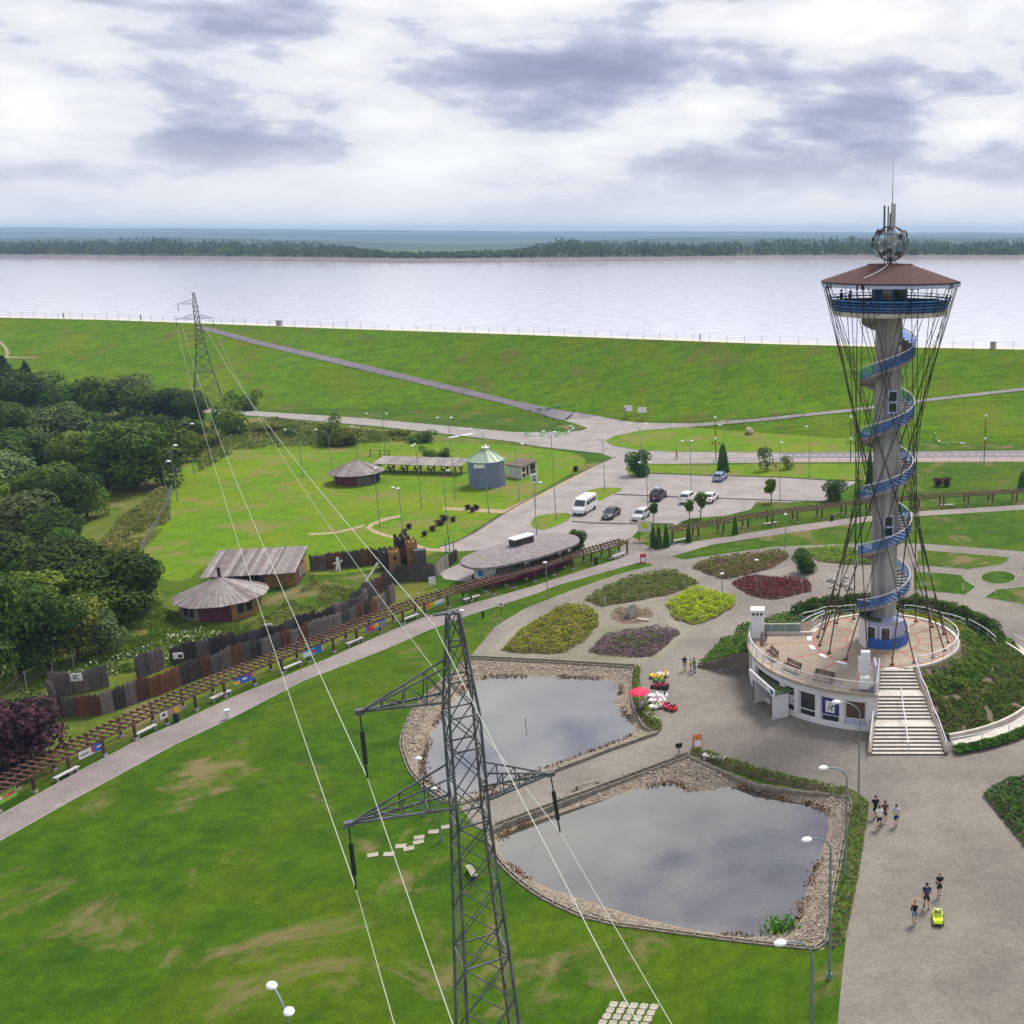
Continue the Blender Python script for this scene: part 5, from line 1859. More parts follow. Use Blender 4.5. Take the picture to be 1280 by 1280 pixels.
SPOT = [((379, 597), 537, [(-15, 0)], 'single lamp in the paddock nearest the far pylon'),
        ((416, 598), 537, [(-14, 0)], 'single lamp in the paddock in front of the round bush'),
        ((447, 572), 533, [(-3, 0)], 'single lamp behind the upper conical hut'),
        ((482, 570), 517, [(-18, 0), (6, 0)], 'twin lamp behind the long open shelter'),
        ((527, 636), 556, [(-3, .5), (-2, -.8)], 'lamp on the grass in front of the long shelter'),
        ((475, 660), 586, [(0, .4)], 'lamp by the bend of the dirt footpath'),
        ((506, 690), 610, [(-8, .3), (0, -.3)], 'twin globe lamp behind the wooden fort'),
        ((569, 624), 522, [(-13, 0), (3, 0)], 'twin lamp left of the round silo'),
        ((611, 642), 536, [(-14, 0)], 'lamp in front of the round silo'),
        ((560, 667), 588, [(6, 0)], 'lamp near the low dark shrubs of the paddock'),
        ((649, 626), 555, [(8, 0)], 'lamp in front of the small white shed'),
        ((695, 650), 540, [(4, 0), (-10, .6)], 'lamp on the small grass island beside the van'),
        ((671, 668), 603, [(8, 0)], 'lamp at the tip of the grass island behind the oval kiosk'),
        ((756, 612), 548, [(-10, 0), (3, 0)], 'twin lamp on the upper grass island'),
        ((802, 596), 530, [(-12, 0), (7, 0)], 'twin lamp beside the big conifer'),
        ((810, 641), 578, [(-8, 0), (4, 0)], 'twin lamp between the parked dark cars'),
        ((864, 615), 551, [(-9, 0), (2, 0)], 'twin lamp behind the parked white cars'),
        ((907, 590), 531, [(-6, 0)], 'lamp beside the tall narrow thuja'),
        ((975, 626), 553, [(2, 0)], 'lamp beside the lone standard tree in the car park'),
        ((1012, 598), 533, [(-4, 0)], 'lamp at the far edge of the car park lawn'),
        ((685, 749), 703, [(-1, 0)], 'short lamp on the lawn strip before the oval kiosk'),
        ((903, 748), 717, [(0, 0)], 'short lamp between the lime shrubs and the dark red bed'),
        ((982, 684), 643, [(0, 0)], 'thin lamp post on the lawn strip by the right pergola'),
        ((946, 744), 700, [(0, 0)], 'thin lamp post in the dark red bed'),
        ((530, 1020), 948, [(0, 0)], 'short lamp on the shore of the upper pond'),
        ((552, 1052), 985, [(-3, 0)], 'short lamp beside the stepping stones'),
        ((580, 800), 763, [(0, 0)], 'short lamp on the lawn strip behind the pylon tip')]
for b, tv, hd, lb in SPOT:
    lamp(lb, b, tv, hd, LG, .055, head_r=.20)
for b, tv in (((895, 577), 522), ((1063, 577), 521), ((1230, 577), 520)):
    bp = P(*b)
    t = thing('street_lamp', {895: 'black two-globe lamp with red flower baskets by the narrow thuja', 1063: 'black two-globe lamp with flower baskets behind the tower cables', 1230: 'black two-globe lamp with flower baskets by the dashed road'}[b[0]], 'lamp', bp, 0, 'black road lamps')
    H = htop(bp, tv)
    MB().tube([(0, 0, 0), (0, 0, H)], [.09, .06], 7).build('pole', M_BLACK, t)
    MB().ball((0, 0, H), .25, 8, 6).build('globe', M_LAMPW, t, smooth=True)
    h2 = htop(bp, 548)
    MB().ball((0, -.25, h2), .25, 8, 6).build('globe', M_LAMPW, t, smooth=True)
    for s in (-1, 1):
        o = leaves(60, lambda r: ((s * .6 + r.gauss(0, .16), r.gauss(0, .12), h2 - .9 + r.gauss(0, .12)), (0, 0, .2)), .16, mat('red_flower', (.32, .06, .03), .7, .4, 5), 'flower_basket', t)
    MB().bar((-.6, 0, h2 - .6), (.6, 0, h2 - .6), .04).build('basket_arm', M_BLACK, t)

# ================================================================ PERGOLAS
PERG1 = [(-45, 1044), (30, 1001), (67, 980), (104, 961), (136, 945), (170, 927), (201, 912), (234, 896), (264, 881), (294, 868), (324, 856), (353, 844), (381, 832), (409, 821), (435, 810), (460, 799), (485, 789), (510, 780), (532, 771), (579, 756), (623, 743), (665, 730), (707, 716), (749, 704), (786, 693)]
PERG2 = [(842, 680), (909, 668), (960, 659), (1067, 645), (1150, 637), (1280, 629), (1420, 622)]
PH = htop(P(170, 927), 904)


def pergola(label, line, back_off, step, spacing, H):
    t = thing('pergola', label, 'pergola', (0, 0, 0), 0, 'long timber pergolas')
    pts = resample(line, step)
    tans = [(pts[min(i + 1, len(pts) - 1)] - pts[max(i - 1, 0)]).normalized() for i in range(len(pts))]
    nrm = [Vector((-d.y, d.x, 0)) for d in tans]
    post = MB().box(-.09, .09, -.09, .09, 0, H).mesh('post', M_PERG)
    foot = MB().box(-.17, .17, -.17, .17, -.02, .22).mesh('post_footing', M_CONC)
    for i, p in enumerate(pts):
        az = atan2(tans[i].y, tans[i].x)
        for off in (.28, back_off):
            o = put('post', post, t, p + nrm[i] * off, az)
            put('post_footing', foot, o)
    for off, z, m in ((.0, H - .16, M_PERG), (back_off * .52, H - .10, M_PERG), (back_off + .2, H - .16, M_PERG)):
        for i in range(len(pts) - 1):
            a, b = pts[i] + nrm[i] * off, pts[i + 1] + nrm[i + 1] * off
            bm_ = MB()
            d = (b - a)
            mtx = Matrix.Translation(Vector((a.x, a.y, z))) @ Matrix.Rotation(atan2(d.y, d.x), 4, 'Z')
            bm_.box(0, d.length + .004, -.05, .05, 0, .14, mtx)
            bm_.build('beam', M_PERGT, t)
    rf = MB().box(-.05, .05, -.15, back_off + .4, 0, .12).mesh('rafter', M_PERGT)
    rp = resample(pts, spacing)
    for i, p in enumerate(rp):
        d = (rp[min(i + 1, len(rp) - 1)] - rp[max(i - 1, 0)])
        put('rafter', rf, t, Vector((p.x, p.y, H)), atan2(d.y, d.x))
    return t, pts, nrm, tans


pg1, pp1, pn1, pt1 = pergola('long brown timber pergola with banners along the promenade by the palisade', PL(PERG1), 1.9, 3.05, .62, PH)
pg2, pp2, pn2, pt2 = pergola('long brown timber pergola curving along the car park and behind the tower', PL(PERG2), 1.9, 4.1, .75, PH + .15)
# white benches beneath
bl = MB()
wb_me = {'seat': MB().box(-1.05, 1.05, -.2, .2, .40, .46).mesh('seat', mat('pale_bench', (.55, .55, .57), .6, .1, 2)), 'leg': MB().box(-.06, .06, -.17, .17, 0, .40).mesh('leg', M_CONC)}


def wbench(label, p, az, group):
    t = thing('bench', label, 'bench', p, az, group)
    put('seat', wb_me['seat'], t)
    for s in (-.85, .85):
        put('leg', wb_me['leg'], t, (s, 0, 0))
    return t


for u, v in ((88, 972), (187, 918), (280, 874), (369, 837), (447, 806), (516, 776)):
    p = P(u, v)
    i = min(range(len(pp1)), key=lambda k: (pp1[k] - p).length)
    wbench('pale backless bench under the banner pergola', p + pn1[i] * .35, atan2(pt1[i].y, pt1[i].x), 'pale benches under the banner pergola')
for u, v in ((593, 752), (776, 698), (852, 679), (965, 658), (1186, 635)):
    p = P(u, v)
    L = pp1 if u < 800 else pp2
    Nn, Tt = (pn1, pt1) if u < 800 else (pn2, pt2)
    i = min(range(len(L)), key=lambda k: (L[k] - p).length)
    wbench('pale backless bench under the bannerless pergola bays', p + Nn[i] * .5, atan2(Tt[i].y, Tt[i].x), 'pale benches under the bare pergola bays')
# banners hung from the front beam: each with its own printed shapes
BAN = [((-12, 1026), (27, 1003), M_GREENP, [(.62, .5, .3, .35, M_ORANGE), (.8, .55, .2, .3, M_RED), (.12, .3, .14, .3, M_YELL), (.35, .6, .3, .25, M_WHITE)], 'green banner with red and white print at the promenade end'),
       ((101, 961), (135, 944), M_WHITE, [(.78, .5, .38, .96, mat('blue_print', (.03, .14, .55), .5, .1, 2)), (.55, .5, .1, .7, M_RED), (.25, .4, .3, .2, M_PRINTG), (.8, .5, .2, .2, M_WHITE)], 'white and blue banner beside the purple bush'),
       ((202, 911), (232, 897), mat('beige_print', (.42, .30, .22), .6, .2, 3), [(.2, .5, .3, .8, M_WHITE), (.72, .45, .2, .7, M_YELL), (.2, .5, .12, .3, M_BLACK)], 'beige banner with white and yellow print above a dark bin'),
       ((294, 867), (323, 856), mat('blue_print', (.03, .14, .55)), [(.15, .3, .3, .5, M_YELL), (.9, .6, .2, .7, mat('beige_print', (.42, .30, .22))), (.75, .7, .14, .4, M_RED), (.5, .5, .2, .25, M_WHITE)], 'blue banner with yellow print over the promenade'),
       ((380, 832), (408, 821), M_CYAN, [(.2, .4, .35, .6, M_WHITE), (.72, .5, .3, .9, mat('blue_print', (.03, .14, .55))), (.92, .5, .08, .7, M_YELL), (.48, .5, .14, .4, M_RED)], 'light blue banner with white and yellow print'),
       ((459, 800), (485, 789), mat('blue_print', (.03, .14, .55)), [(.3, .5, .4, .8, M_RED), (.5, .6, .25, .6, M_YELL), (.8, .5, .35, .8, M_PRINTG), (.35, .7, .2, .3, M_ORANGE)], 'red and yellow banner on blue ground'),
       ((531, 771), (558, 761), M_GREENP, [(.2, .5, .3, .8, M_ORANGE), (.4, .6, .2, .5, M_YELL), (.75, .6, .45, .7, M_WHITE), (.7, .2, .3, .25, M_CYAN)], 'green and white banner above the pylon tip')]
for a, b, m, sh, lb in BAN:
    A, B = P(*a), P(*b)
    i = min(range(len(pp1)), key=lambda k: (pp1[k] - A).length)
    A, B = A + pn1[i] * .12, B + pn1[i] * .12
    d = B - A
    t = thing('banner', lb, 'banner', A, atan2(d.y, d.x), 'banners on the pergola')
    L, hh, zb = d.length, .78, PH - 1.02
    MB().box(.1, L - .1, -.012, .012, zb, zb + hh).build('sheet', m, t)
    for k, (cx, cz, w, h, mm2) in enumerate(sh):
        MB().box(max(.12, L * (cx - w / 2)), min(L - .12, L * (cx + w / 2)), -.014 - .004 * (k + 1), -.013, zb + hh * max(.02, cz - h / 2), zb + hh * min(.98, cz + h / 2)).build('print', mm2, t)
    for x in (.16, L - .16):
        MB().bar((x, 0, zb + hh), (x, 0, PH - .1), .03).build('hanger', M_STEEL, t)
# ================================================================ WOODEN HUTS AND BUILDINGS
def cone_hut(label, c, rw, rr, eave, apex, az, walls, chimney=None, nwall=8, nroof=16):
    t = thing('wooden_hut', label, 'hut', c, az, 'conical wooden huts')
    for i in range(nwall):
        a, b = 2 * pi * i / nwall, 2 * pi * (i + 1) / nwall
        p, q = Vector((rw * cos(a), rw * sin(a), 0)), Vector((rw * cos(b), rw * sin(b), 0))
        L = (q - p).length
        kind = walls[i % len(walls)]
        m = {'g': M_WOODG, 'm': M_WOODM, 'y': M_WOODY, 'd': M_WOODD, 'p': M_WOODP}[kind[0]]
        mid, ang = (p + q) / 2, atan2(q.y - p.y, q.x - p.x)
        wall = MB()
        nb = 6
        for k in range(nb):
            z0, z1 = eave * k / nb, eave * (k + 1) / nb
            wall.box(-L / 2, L / 2, -.08, .08 - (.015 if k % 2 else 0), z0, z1 - .015)
        wo = wall.build('wall', m, t, mid, ang)
        if 'w' in kind:
            for s in (-1, 1):
                w = MB().box(s * .52 - .38, s * .52 + .38, -.13, -.09, .62, eave - .25).build('window', M_BLACK, wo)
                f = MB()
                for (x0, x1, z0, z1) in ((-.42, -.36, .58, eave - .2), (.36, .42, .58, eave - .2), (-.42, .42, .56, .63), (-.42, .42, eave - .26, eave - .19)):
                    f.box(s * .52 + x0, s * .52 + x1, -.15, -.12, z0, z1)
                f.build('frame', M_WOODG, w)
    pr = random.Random(int(c.x * 10))
    for i in range(nroof):
        a, b = 2 * pi * i / nroof, 2 * pi * (i + 1) / nroof
        pl = MB()
        for k in range(3):
            a1, b1 = a + (b - a) * k / 3, a + (b - a) * (k + .93) / 3
            dz = pr.uniform(-.02, .03)
            re = rr * pr.uniform(.975, 1.02)
            v = [Vector((re * cos(a1), re * sin(a1), eave - .12 + dz)), Vector((re * cos(b1), re * sin(b1), eave - .12 + dz)), Vector((.1 * cos(b1), .1 * sin(b1), apex + dz)), Vector((.1 * cos(a1), .1 * sin(a1), apex + dz))]
            pl.add(v + [x + Vector((0, 0, -.07)) for x in v], [(0, 1, 2, 3), (7, 6, 5, 4), (0, 4, 5, 1), (1, 5, 6, 2), (3, 7, 4, 0)])
        pl.build('roof_plank', pr.choice((M_WOODG, M_WOODG, M_WOODP, M_WOODP, M_WOODG)), t)
    rf = MB().lathe([(rr * .96, eave - .25), (.05, apex - .15)], nroof).build('roof_deck', M_WOODD, t)
    MB().ball((0, 0, apex), .16, 8, 5).build('roof_cap', M_WOODG, t)
    if chimney:
        MB().tube([(.1, 0, apex - .3), (.1, 0, apex + chimney)], .17, 8).build('chimney', M_BLACK, t)
    return t


h2c = P(279, 764)
cone_hut('round wooden hut with conical plank roof and black chimney near the palisade', h2c, 4.2, 4.95, 2.2, htop(h2c, 721), radians(40), ['g', 'y', 'y', 'd', 'gw', 'm', 'yw', 'y'], 1.1)
h1c = P(447, 602)
cone_hut('round wooden hut with pale conical roof beside the long shelter', h1c, 3.6, 4.6, 2.0, htop(h1c, 574), radians(20), ['m', 'm', 'd', 'm', 'm', 'm', 'p', 'd'])
lo = MB()
# long hut with lean-to plank roof
A, B, Cc = P(266, 738), P(371, 732), P(391, 713)
lh = thing('wooden_hut', 'long wooden hut with sloping grey plank roof behind the chimney hut', 'hut', A, atan2(B.y - A.y, B.x - A.x))
L, D = (B - A).length, (Cc - B).length * .9
for k in range(7):
    z0 = 2.0 * k / 7
MB().box(L * .62, L, -.08, .08, 0, 2.0).build('wall', M_WOODY, lh)
MB().box(0, L * .62, -.06, .06, 0, 2.0).build('wall', M_WOODD, lh)
for x in (L * .28, L * .50):
    w = MB().box(x - .75, x + .75, -.11, -.07, .45, 1.75).build('window', M_BLACK, lh)
    f = MB()
    for q in (-.78, -.03, .72):
        f.box(x + q, x + q + .07, -.14, -.10, .4, 1.8)
    f.box(x - .78, x + .79, -.14, -.10, .38, .46)
    f.box(x - .78, x + .79, -.14, -.10, 1.74, 1.82)
    f.build('frame', M_WOODG, w)
g = MB()
g.add([(L, 0, 0), (L, D, 0), (L, D, 2.9), (L, 0, 2.0)], [(0, 1, 2, 3)])
g.add([(0, 0, 0), (0, D, 0), (0, D, 2.9), (0, 0, 2.0)], [(3, 2, 1, 0)])
g.add([(0, D, 0), (L, D, 0), (L, D, 2.9), (0, D, 2.9)], [(3, 2, 1, 0)])
g.build('wall', M_WOODR, lh)
MB().box(L + .01, L + .05, D * .25, D * .7, .5, 1.8).build('shutter', M_WOODP, lh)
MB().box(L + .01, L + .05, D * .72, D * .98, .1, 2.3).build('door', M_WOODY, lh)
npl = 34
rs = random.Random(4)
for i in range(npl):
    x0, x1 = -.9 + (L + 1.1) * i / npl, -.9 + (L + 1.1) * (i + .95) / npl
    y0, z0 = -.9 + rs.uniform(-.12, .08), 1.92
    dz = rs.uniform(0, .04)
    y1, z1 = D + .8, 3.25
    p = MB()
    v = [Vector((x0, y0, z0 + dz)), Vector((x1, y0, z0 + dz)), Vector((x1, y1, z1 + dz)), Vector((x0, y1, z1 + dz))]
    p.add(v + [q + Vector((0, 0, -.07)) for q in v], [(0, 1, 2, 3), (7, 6, 5, 4), (0, 4, 5, 1), (1, 5, 6, 2), (2, 6, 7, 3), (3, 7, 4, 0)])
    p.build('roof_plank', rs.choice((M_WOODG, M_WOODG, M_WOODP, M_WOODG)), lh)
MB().box(-.8, L + .15, D - .1, D + .1, 2.75, 3.1).build('ridge_beam', M_WOODD, lh)

# open shelter
A, B = P(476, 591), P(577, 594)
sh = thing('open_shelter', 'long open wooden shelter with flat grey roof', 'shelter', A, atan2(B.y - A.y, B.x - A.x))
L = (B - A).length
for i in range(7):
    for y, h in ((0, 1.75), (3.0, 2.1)):
        o = MB().box(L * i / 6 - .1, L * i / 6 + .1, y - .1, y + .1, 0, h).build('post', M_WOODD, sh)
        if y == 0:
            b = MB()
            for s in (-1, 1):
                b.bar((L * i / 6, y, h - .7), (L * i / 6 + s * .6, y, h - .05), .1)
            b.build('brace', M_WOODD, o)
for i in range(16):
    x0, x1 = -1.2 + (L + 1.5) * i / 16, -1.2 + (L + 1.5) * (i + .97) / 16
    p = MB()
    v = [Vector((x0, -.7, 1.78)), Vector((x1, -.7, 1.78)), Vector((x1, 3.7, 2.35)), Vector((x0, 3.7, 2.35))]
    p.add(v + [q + Vector((0, 0, -.1)) for q in v], [(0, 1, 2, 3), (7, 6, 5, 4), (0, 4, 5, 1), (1, 5, 6, 2), (3, 7, 4, 0)])
    p.build('roof_board', M_WOODG, sh)
for i in range(5):
    MB().box(L * (i + .55) / 6 - .8, L * (i + .55) / 6 + .8, .7, 1.3, .70, .76).build('table_top', M_WOODD, sh)
    MB().box(L * (i + .55) / 6 - .1, L * (i + .55) / 6 + .1, .85, 1.15, 0, .70).build('table_leg', M_WOODD, sh)

# silo
sc_ = P(610, 606)
si = thing('grain_silo', 'blue-grey corrugated round silo with pale green cone roof', 'silo', sc_)
hw, ha = htop(sc_, 574), htop(sc_, 561)
prof = []
nz = 26
for k in range(nz + 1):
    prof += [(3.0 + (.03 if k % 2 else 0), hw * k / nz)]
MB().lathe(prof, 36).build('wall', mat('blue_grey_corrugated', (.155, .19, .29), .55, .15, 1.2, spec=.4), si, smooth=True)
for k in range(16):
    a, b = 2 * pi * k / 16, 2 * pi * (k + 1) / 16
    p = MB()
    p.add([(3.18 * cos(a), 3.18 * sin(a), hw - .06), (3.18 * cos(b), 3.18 * sin(b), hw - .06), (.5 * cos(b), .5 * sin(b), ha), (.5 * cos(a), .5 * sin(a), ha), (3.18 * cos(a), 3.18 * sin(a), hw + .06), (.5 * cos(a), .5 * sin(a), ha + .1)], [(0, 1, 2, 3), (0, 4, 5, 3)])
    p.build('roof_sheet', mat('pale_green_sheet', (.34, .44, .32), .5, .12, 1.5, rnd=.12), si)
MB().lathe([(.55, ha - .05), (.55, ha + .3), (.7, ha + .32), (.1, ha + .55)], 12).build('vent_cap', M_LAMPW, si)
MB().ball((0, 0, ha + .6), .2, 8, 5).build('finial', M_WHITE, si)
MB().box(-.9, .9, -.03, .03, -.32, .32).build('name_plate', M_WHITE, si, (-.35 + .0, -3.1, hw - .6))
for a in (radians(-4), radians(186)):
    MB().bar((3.06 * cos(a), 3.06 * sin(a), 0), (3.06 * cos(a), 3.06 * sin(a), hw), .14).build('seam_post', mat('pale_green_sheet', (.30, .46, .27)), si)

# white shed
A, B, Cc = P(634, 596), P(652.5, 599), P(671, 591)
e1, e2 = (B - A), (Cc - B)
wsd = thing('small_shed', 'small white shed with brown shutters and brown flat roof beside the silo', 'shed', A, atan2(e1.y, e1.x))
L1, L2 = e1.length, e2.length
ang = atan2(e2.y, e2.x) - atan2(e1.y, e1.x)
d2 = Vector((cos(ang), sin(ang), 0)) * L2
H_ = 2.15
MB().prism([(0, 0), (L1, 0), (L1 + d2.x, d2.y), (d2.x, d2.y)], 0, H_).build('wall', mat('cream_white', (.66, .62, .54), .7, .06, 1), wsd)
o_ = .25
nx = Vector((1, 0, 0)) * o_
ny = d2.normalized() * o_
MB().prism([(-nx - ny)[:2], (Vector((L1, 0, 0)) + nx - ny)[:2], (Vector((L1, 0, 0)) + d2 + nx + ny)[:2], (d2 - nx + ny)[:2]], H_ + .002, H_ + .16).build('roof', mat('brown_felt', (.14, .095, .085), .9, .2, 1.5), wsd)
dn_ = d2.normalized()
nout = Vector((dn_.y, -dn_.x, 0))
for (f0, f1, z0, z1) in ((.05, .24, 1.2, 1.95), (.05, .24, .2, .85), (.32, .46, .2, 1.95), (.56, .92, .9, 2.0), (.56, .92, .15, .8)):
    p, q = Vector((L1, 0, 0)) + d2 * f0, Vector((L1, 0, 0)) + d2 * f1
    v = [p + nout * .03, q + nout * .03]
    MB().add([(v[0].x, v[0].y, z0), (v[1].x, v[1].y, z0), (v[1].x, v[1].y, z1), (v[0].x, v[0].y, z1)], [(0, 1, 2, 3)]).build('shutter', mat('dark_brown_shutter', (.04, .02, .018), .7, .2, 2), wsd)

# oval kiosk
KP = [(574, 703), (580, 707), (592, 710), (606, 710), (622, 708), (645, 703), (672, 697), (700, 688), (721, 680), (725, 675), (723, 671), (716, 668), (704, 666), (689, 665.5), (665, 669), (635, 677), (610, 684), (588, 692), (578, 697)]
kz = 2.75
kp = smooth_poly(PL(KP, kz), 2)
kc = sum(kp, Vector()) / len(kp)
ki = thing('kiosk', 'low white kiosk with broad oval shingled roof and rooftop vent box', 'kiosk', (kc.x, kc.y, 0))
kl = [Vector((p.x - kc.x, p.y - kc.y, 0)) for p in kp]
n = len(kl)
rf = MB()
rngs = [(1.0, -.28), (1.0, 0), (.9, .14), (.75, .30), (.5, .48), (.25, .58), (.02, .62)]
rf.add([(p.x * f, p.y * f, kz + z) for f, z in rngs for p in kl], [(r * n + i, r * n + (i + 1) % n, (r + 1) * n + (i + 1) % n, (r + 1) * n + i) for r in range(len(rngs) - 1) for i in range(n)])
area_sign = sum(kl[i].x * kl[(i + 1) % n].y - kl[(i + 1) % n].x * kl[i].y for i in range(n))
if area_sign < 0:
    rf.f = [f[::-1] for f in rf.f]
mk_ = bpy.data.materials.new('grey_wood_shingles')
mk_.use_nodes = True
nt = mk_.node_tree
bb_ = nt.nodes['Principled BSDF']
bb_.inputs['Roughness'].default_value = .9
tcn = nt.nodes.new('ShaderNodeTexCoord')
br = nt.nodes.new('ShaderNodeTexBrick')
nt.links.new(tcn.outputs['Object'], br.inputs['Vector'])
br.inputs['Color1'].default_value = (.30, .26, .26, 1)
br.inputs['Color2'].default_value = (.19, .165, .175, 1)
br.inputs['Mortar'].default_value = (.09, .08, .085, 1)
br.inputs['Scale'].default_value = 1
br.inputs['Brick Width'].default_value = .42
br.inputs['Row Height'].default_value = .3
br.inputs['Mortar Size'].default_value = .015
nt.links.new(nmix(nt, nnoise(nt, tcn.outputs['Object'], .35, 6, .7, .55, .8), br.outputs[0], (.22, .20, .13)), bb_.inputs['Base Color'])
bu_ = nt.nodes.new('ShaderNodeBump')
bu_.inputs['Distance'].default_value = .03
bu_.invert = True
nt.links.new(br.outputs['Fac'], bu_.inputs['Height'])
nt.links.new(bu_.outputs[0], bb_.inputs['Normal'])
rf.build('roof', mk_, ki, smooth=True)
kb = shrink(kl, 1.5)
wl_ = MB()
wl_.add([(p.x, p.y, z) for z in (0, kz) for p in kb], [(i, (i + 1) % n, n + (i + 1) % n, n + i) for i in range(n)])
wl_.build('wall', M_WALLW, ki)
bp = MB()
bpo = shrink(kl, 1.25)
bp.add([(p.x, p.y, z) for z in (0, .75) for p in bpo], [(i, (i + 1) % n, n + (i + 1) % n, n + i) for i in range(n)])
bp.build('plinth', M_MAROON, ki)
fa = MB()
fo = shrink(kl, 1.42)
lowest = min(range(n), key=lambda i: kl[i].y)
for k_, (s0, s1, m_, z0, z1, nm) in enumerate(((0.06, .10, M_BLUEP, 1.2, 2.5, 'blue_panel'), (.20, .27, M_GLASS, 1.0, 2.3, 'window'), (.30, .36, M_GLASS, 1.0, 2.3, 'window'), (.385, .425, M_GLASS, 1.0, 2.3, 'window'))):
    i0, i1 = int(s0 * n), int(s1 * n) + 1
    q = MB()
    k2 = i1 - i0 + 1
    q.add([(fo[(i0 + j) % n].x, fo[(i0 + j) % n].y, z) for z in (z0, z1) for j in range(k2)], [(j, j + 1, k2 + j + 1, k2 + j) for j in range(k2 - 1)])
    q.build(nm, m_, ki)
va, vb = P(640, 684, kz + .5), P(664, 677, kz + .5)
d = vb - va
vt = MB().box(0, d.length, -.55, .55, -.2, .95).build('vent_box', M_WOODD, ki, (va.x - kc.x, va.y - kc.y, kz + .5), atan2(d.y, d.x))
MB().box(-.1, d.length + .1, -.7, .7, .95, 1.1).build('vent_roof', M_WHITE, vt)
MB().box(.3, 1.0, -.58, -.55, .1, .7).build('vent_opening', M_BLACK, vt)

# ================================================================ PALISADES AND FORT
def palisade(label, px, h, pal, step=1.9, stake=.16, gaps=(), slant=.25, sd=1, lean=0, group='wooden palisades'):
    pts = resample(PL(px), step)
    t = thing('palisade', label, 'palisade', (0, 0, 0), 0, group)
    r = random.Random(sd)
    for i in range(len(pts) - 1):
        if i in gaps:
            continue
        a, b = pts[i], pts[i + 1]
        d = b - a
        p = MB()
        nst = max(3, int(d.length / stake))
        base_h = h * r.uniform(.88, 1.1)
        for k in range(nst):
            x = d.length * (k + .5) / nst
            hh = base_h * r.uniform(.92, 1.07)
            w = d.length / nst * .46
            yo = r.uniform(-.04, .04)
            p.box(x - w, x + w, yo - .06, yo + .06, -.02, hh)
            p.add([(x - w, yo - .06, hh), (x + w, yo - .06, hh), (x + w, yo + .06, hh), (x - w, yo + .06, hh), (x, yo, hh + slant)], [(0, 1, 4), (1, 2, 4), (2, 3, 4), (3, 0, 4)])
        p.box(0, d.length, .06, .12, base_h * .25, base_h * .33)
        p.box(0, d.length, .06, .12, base_h * .7, base_h * .78)
        p.build('palisade_panel', r.choice(pal), t, a, atan2(d.y, d.x))
    return t


MAIN = [(80, 897), (127, 894), (168, 880), (207, 866), (240, 852), (280, 838), (320, 824), (360, 811), (400, 797), (440, 782), (470, 768), (494, 752)]
palisade('long weathered palisade with rust-coloured panels behind the banner pergola', MAIN, 1.9, [M_WOODS, M_WOODD, M_WOODP, M_WOODP, M_WOODO, M_WOODD, M_WOODR, M_WOODS], 1.05, sd=3)
palisade('short end palisade at the corner near the purple bush', [(62, 874), (80, 897)], 2.0, [M_WOODD, M_WOODP], 1.5, sd=4)
palisade('grey inner palisade row with a letter board', [(64, 871), (100, 866), (137, 858)], 2.2, [M_WOODD, M_WOODP, M_WOODS], 1.6, sd=5)
palisade('grey inner palisade row behind the rust panels', [(172, 850), (190, 842), (206, 836)], 2.1, [M_WOODP, M_WOODS], 1.5, sd=6)
palisade('long grey inner palisade row in front of the round hut', [(214, 832), (245, 824), (290, 815), (330, 806), (370, 795), (410, 782), (450, 764), (466, 752)], 1.9, [M_WOODP, M_WOODD, M_WOODD, M_WOODP, M_WOODS], 1.2, sd=7)
palisade('dark brown palisade between the long hut and the wooden fort', [(388, 713), (420, 711), (455, 708), (490, 703)], 2.0, [M_WOODD, M_WOODR, M_WOODP], 2.0, sd=8)
palisade('dark low stockade at the foot of the wooden fort', [(478, 737), (490, 729), (520, 726), (544, 724)], 1.9, [M_WOODD, M_WOODS, M_WOODD], 1.6, sd=9)
palisade('crooked stockade remains between fort and pergola', [(440, 766), (462, 748), (476, 742), (490, 735)], 2.0, [M_WOODS, M_WOODD, M_WOODR], 1.5, sd=10)
palisade('sloping stake fence between kiosk yard and fort', [(545, 722), (556, 712), (572, 700)], 1.5, [M_WOODO, M_WOODD, M_WOODG], 1.5, sd=12)
fort = thing('wooden_fort', 'wooden play fort with ochre battlement towers and red-brown wall', 'fort', P(500, 712))
o0 = P(500, 712)
k = ppm(o0)


def off(u, v):
    p = P(u, v) - o0
    return p


def tower_box(nm, u, v, w, d, h, m, rz=.5):
    p = off(u, v)
    tb = MB().box(-w / 2, w / 2, -d / 2, d / 2, 0, h).build(nm, m, fort, p, rz)
    for sx in (-1, 0, 1):
        for sy in (-1, 1):
            MB().box(sx * w * .38 - w * .1, sx * w * .38 + w * .1, sy * d * .42 - .08, sy * d * .42 + .08, h, h + .4).build('merlon', m, tb)
    MB().box(-w * .12, w * .12, -d / 2 - .02, -d / 2, h * .62, h * .78).build('loophole', M_BLACK, tb)
    return tb


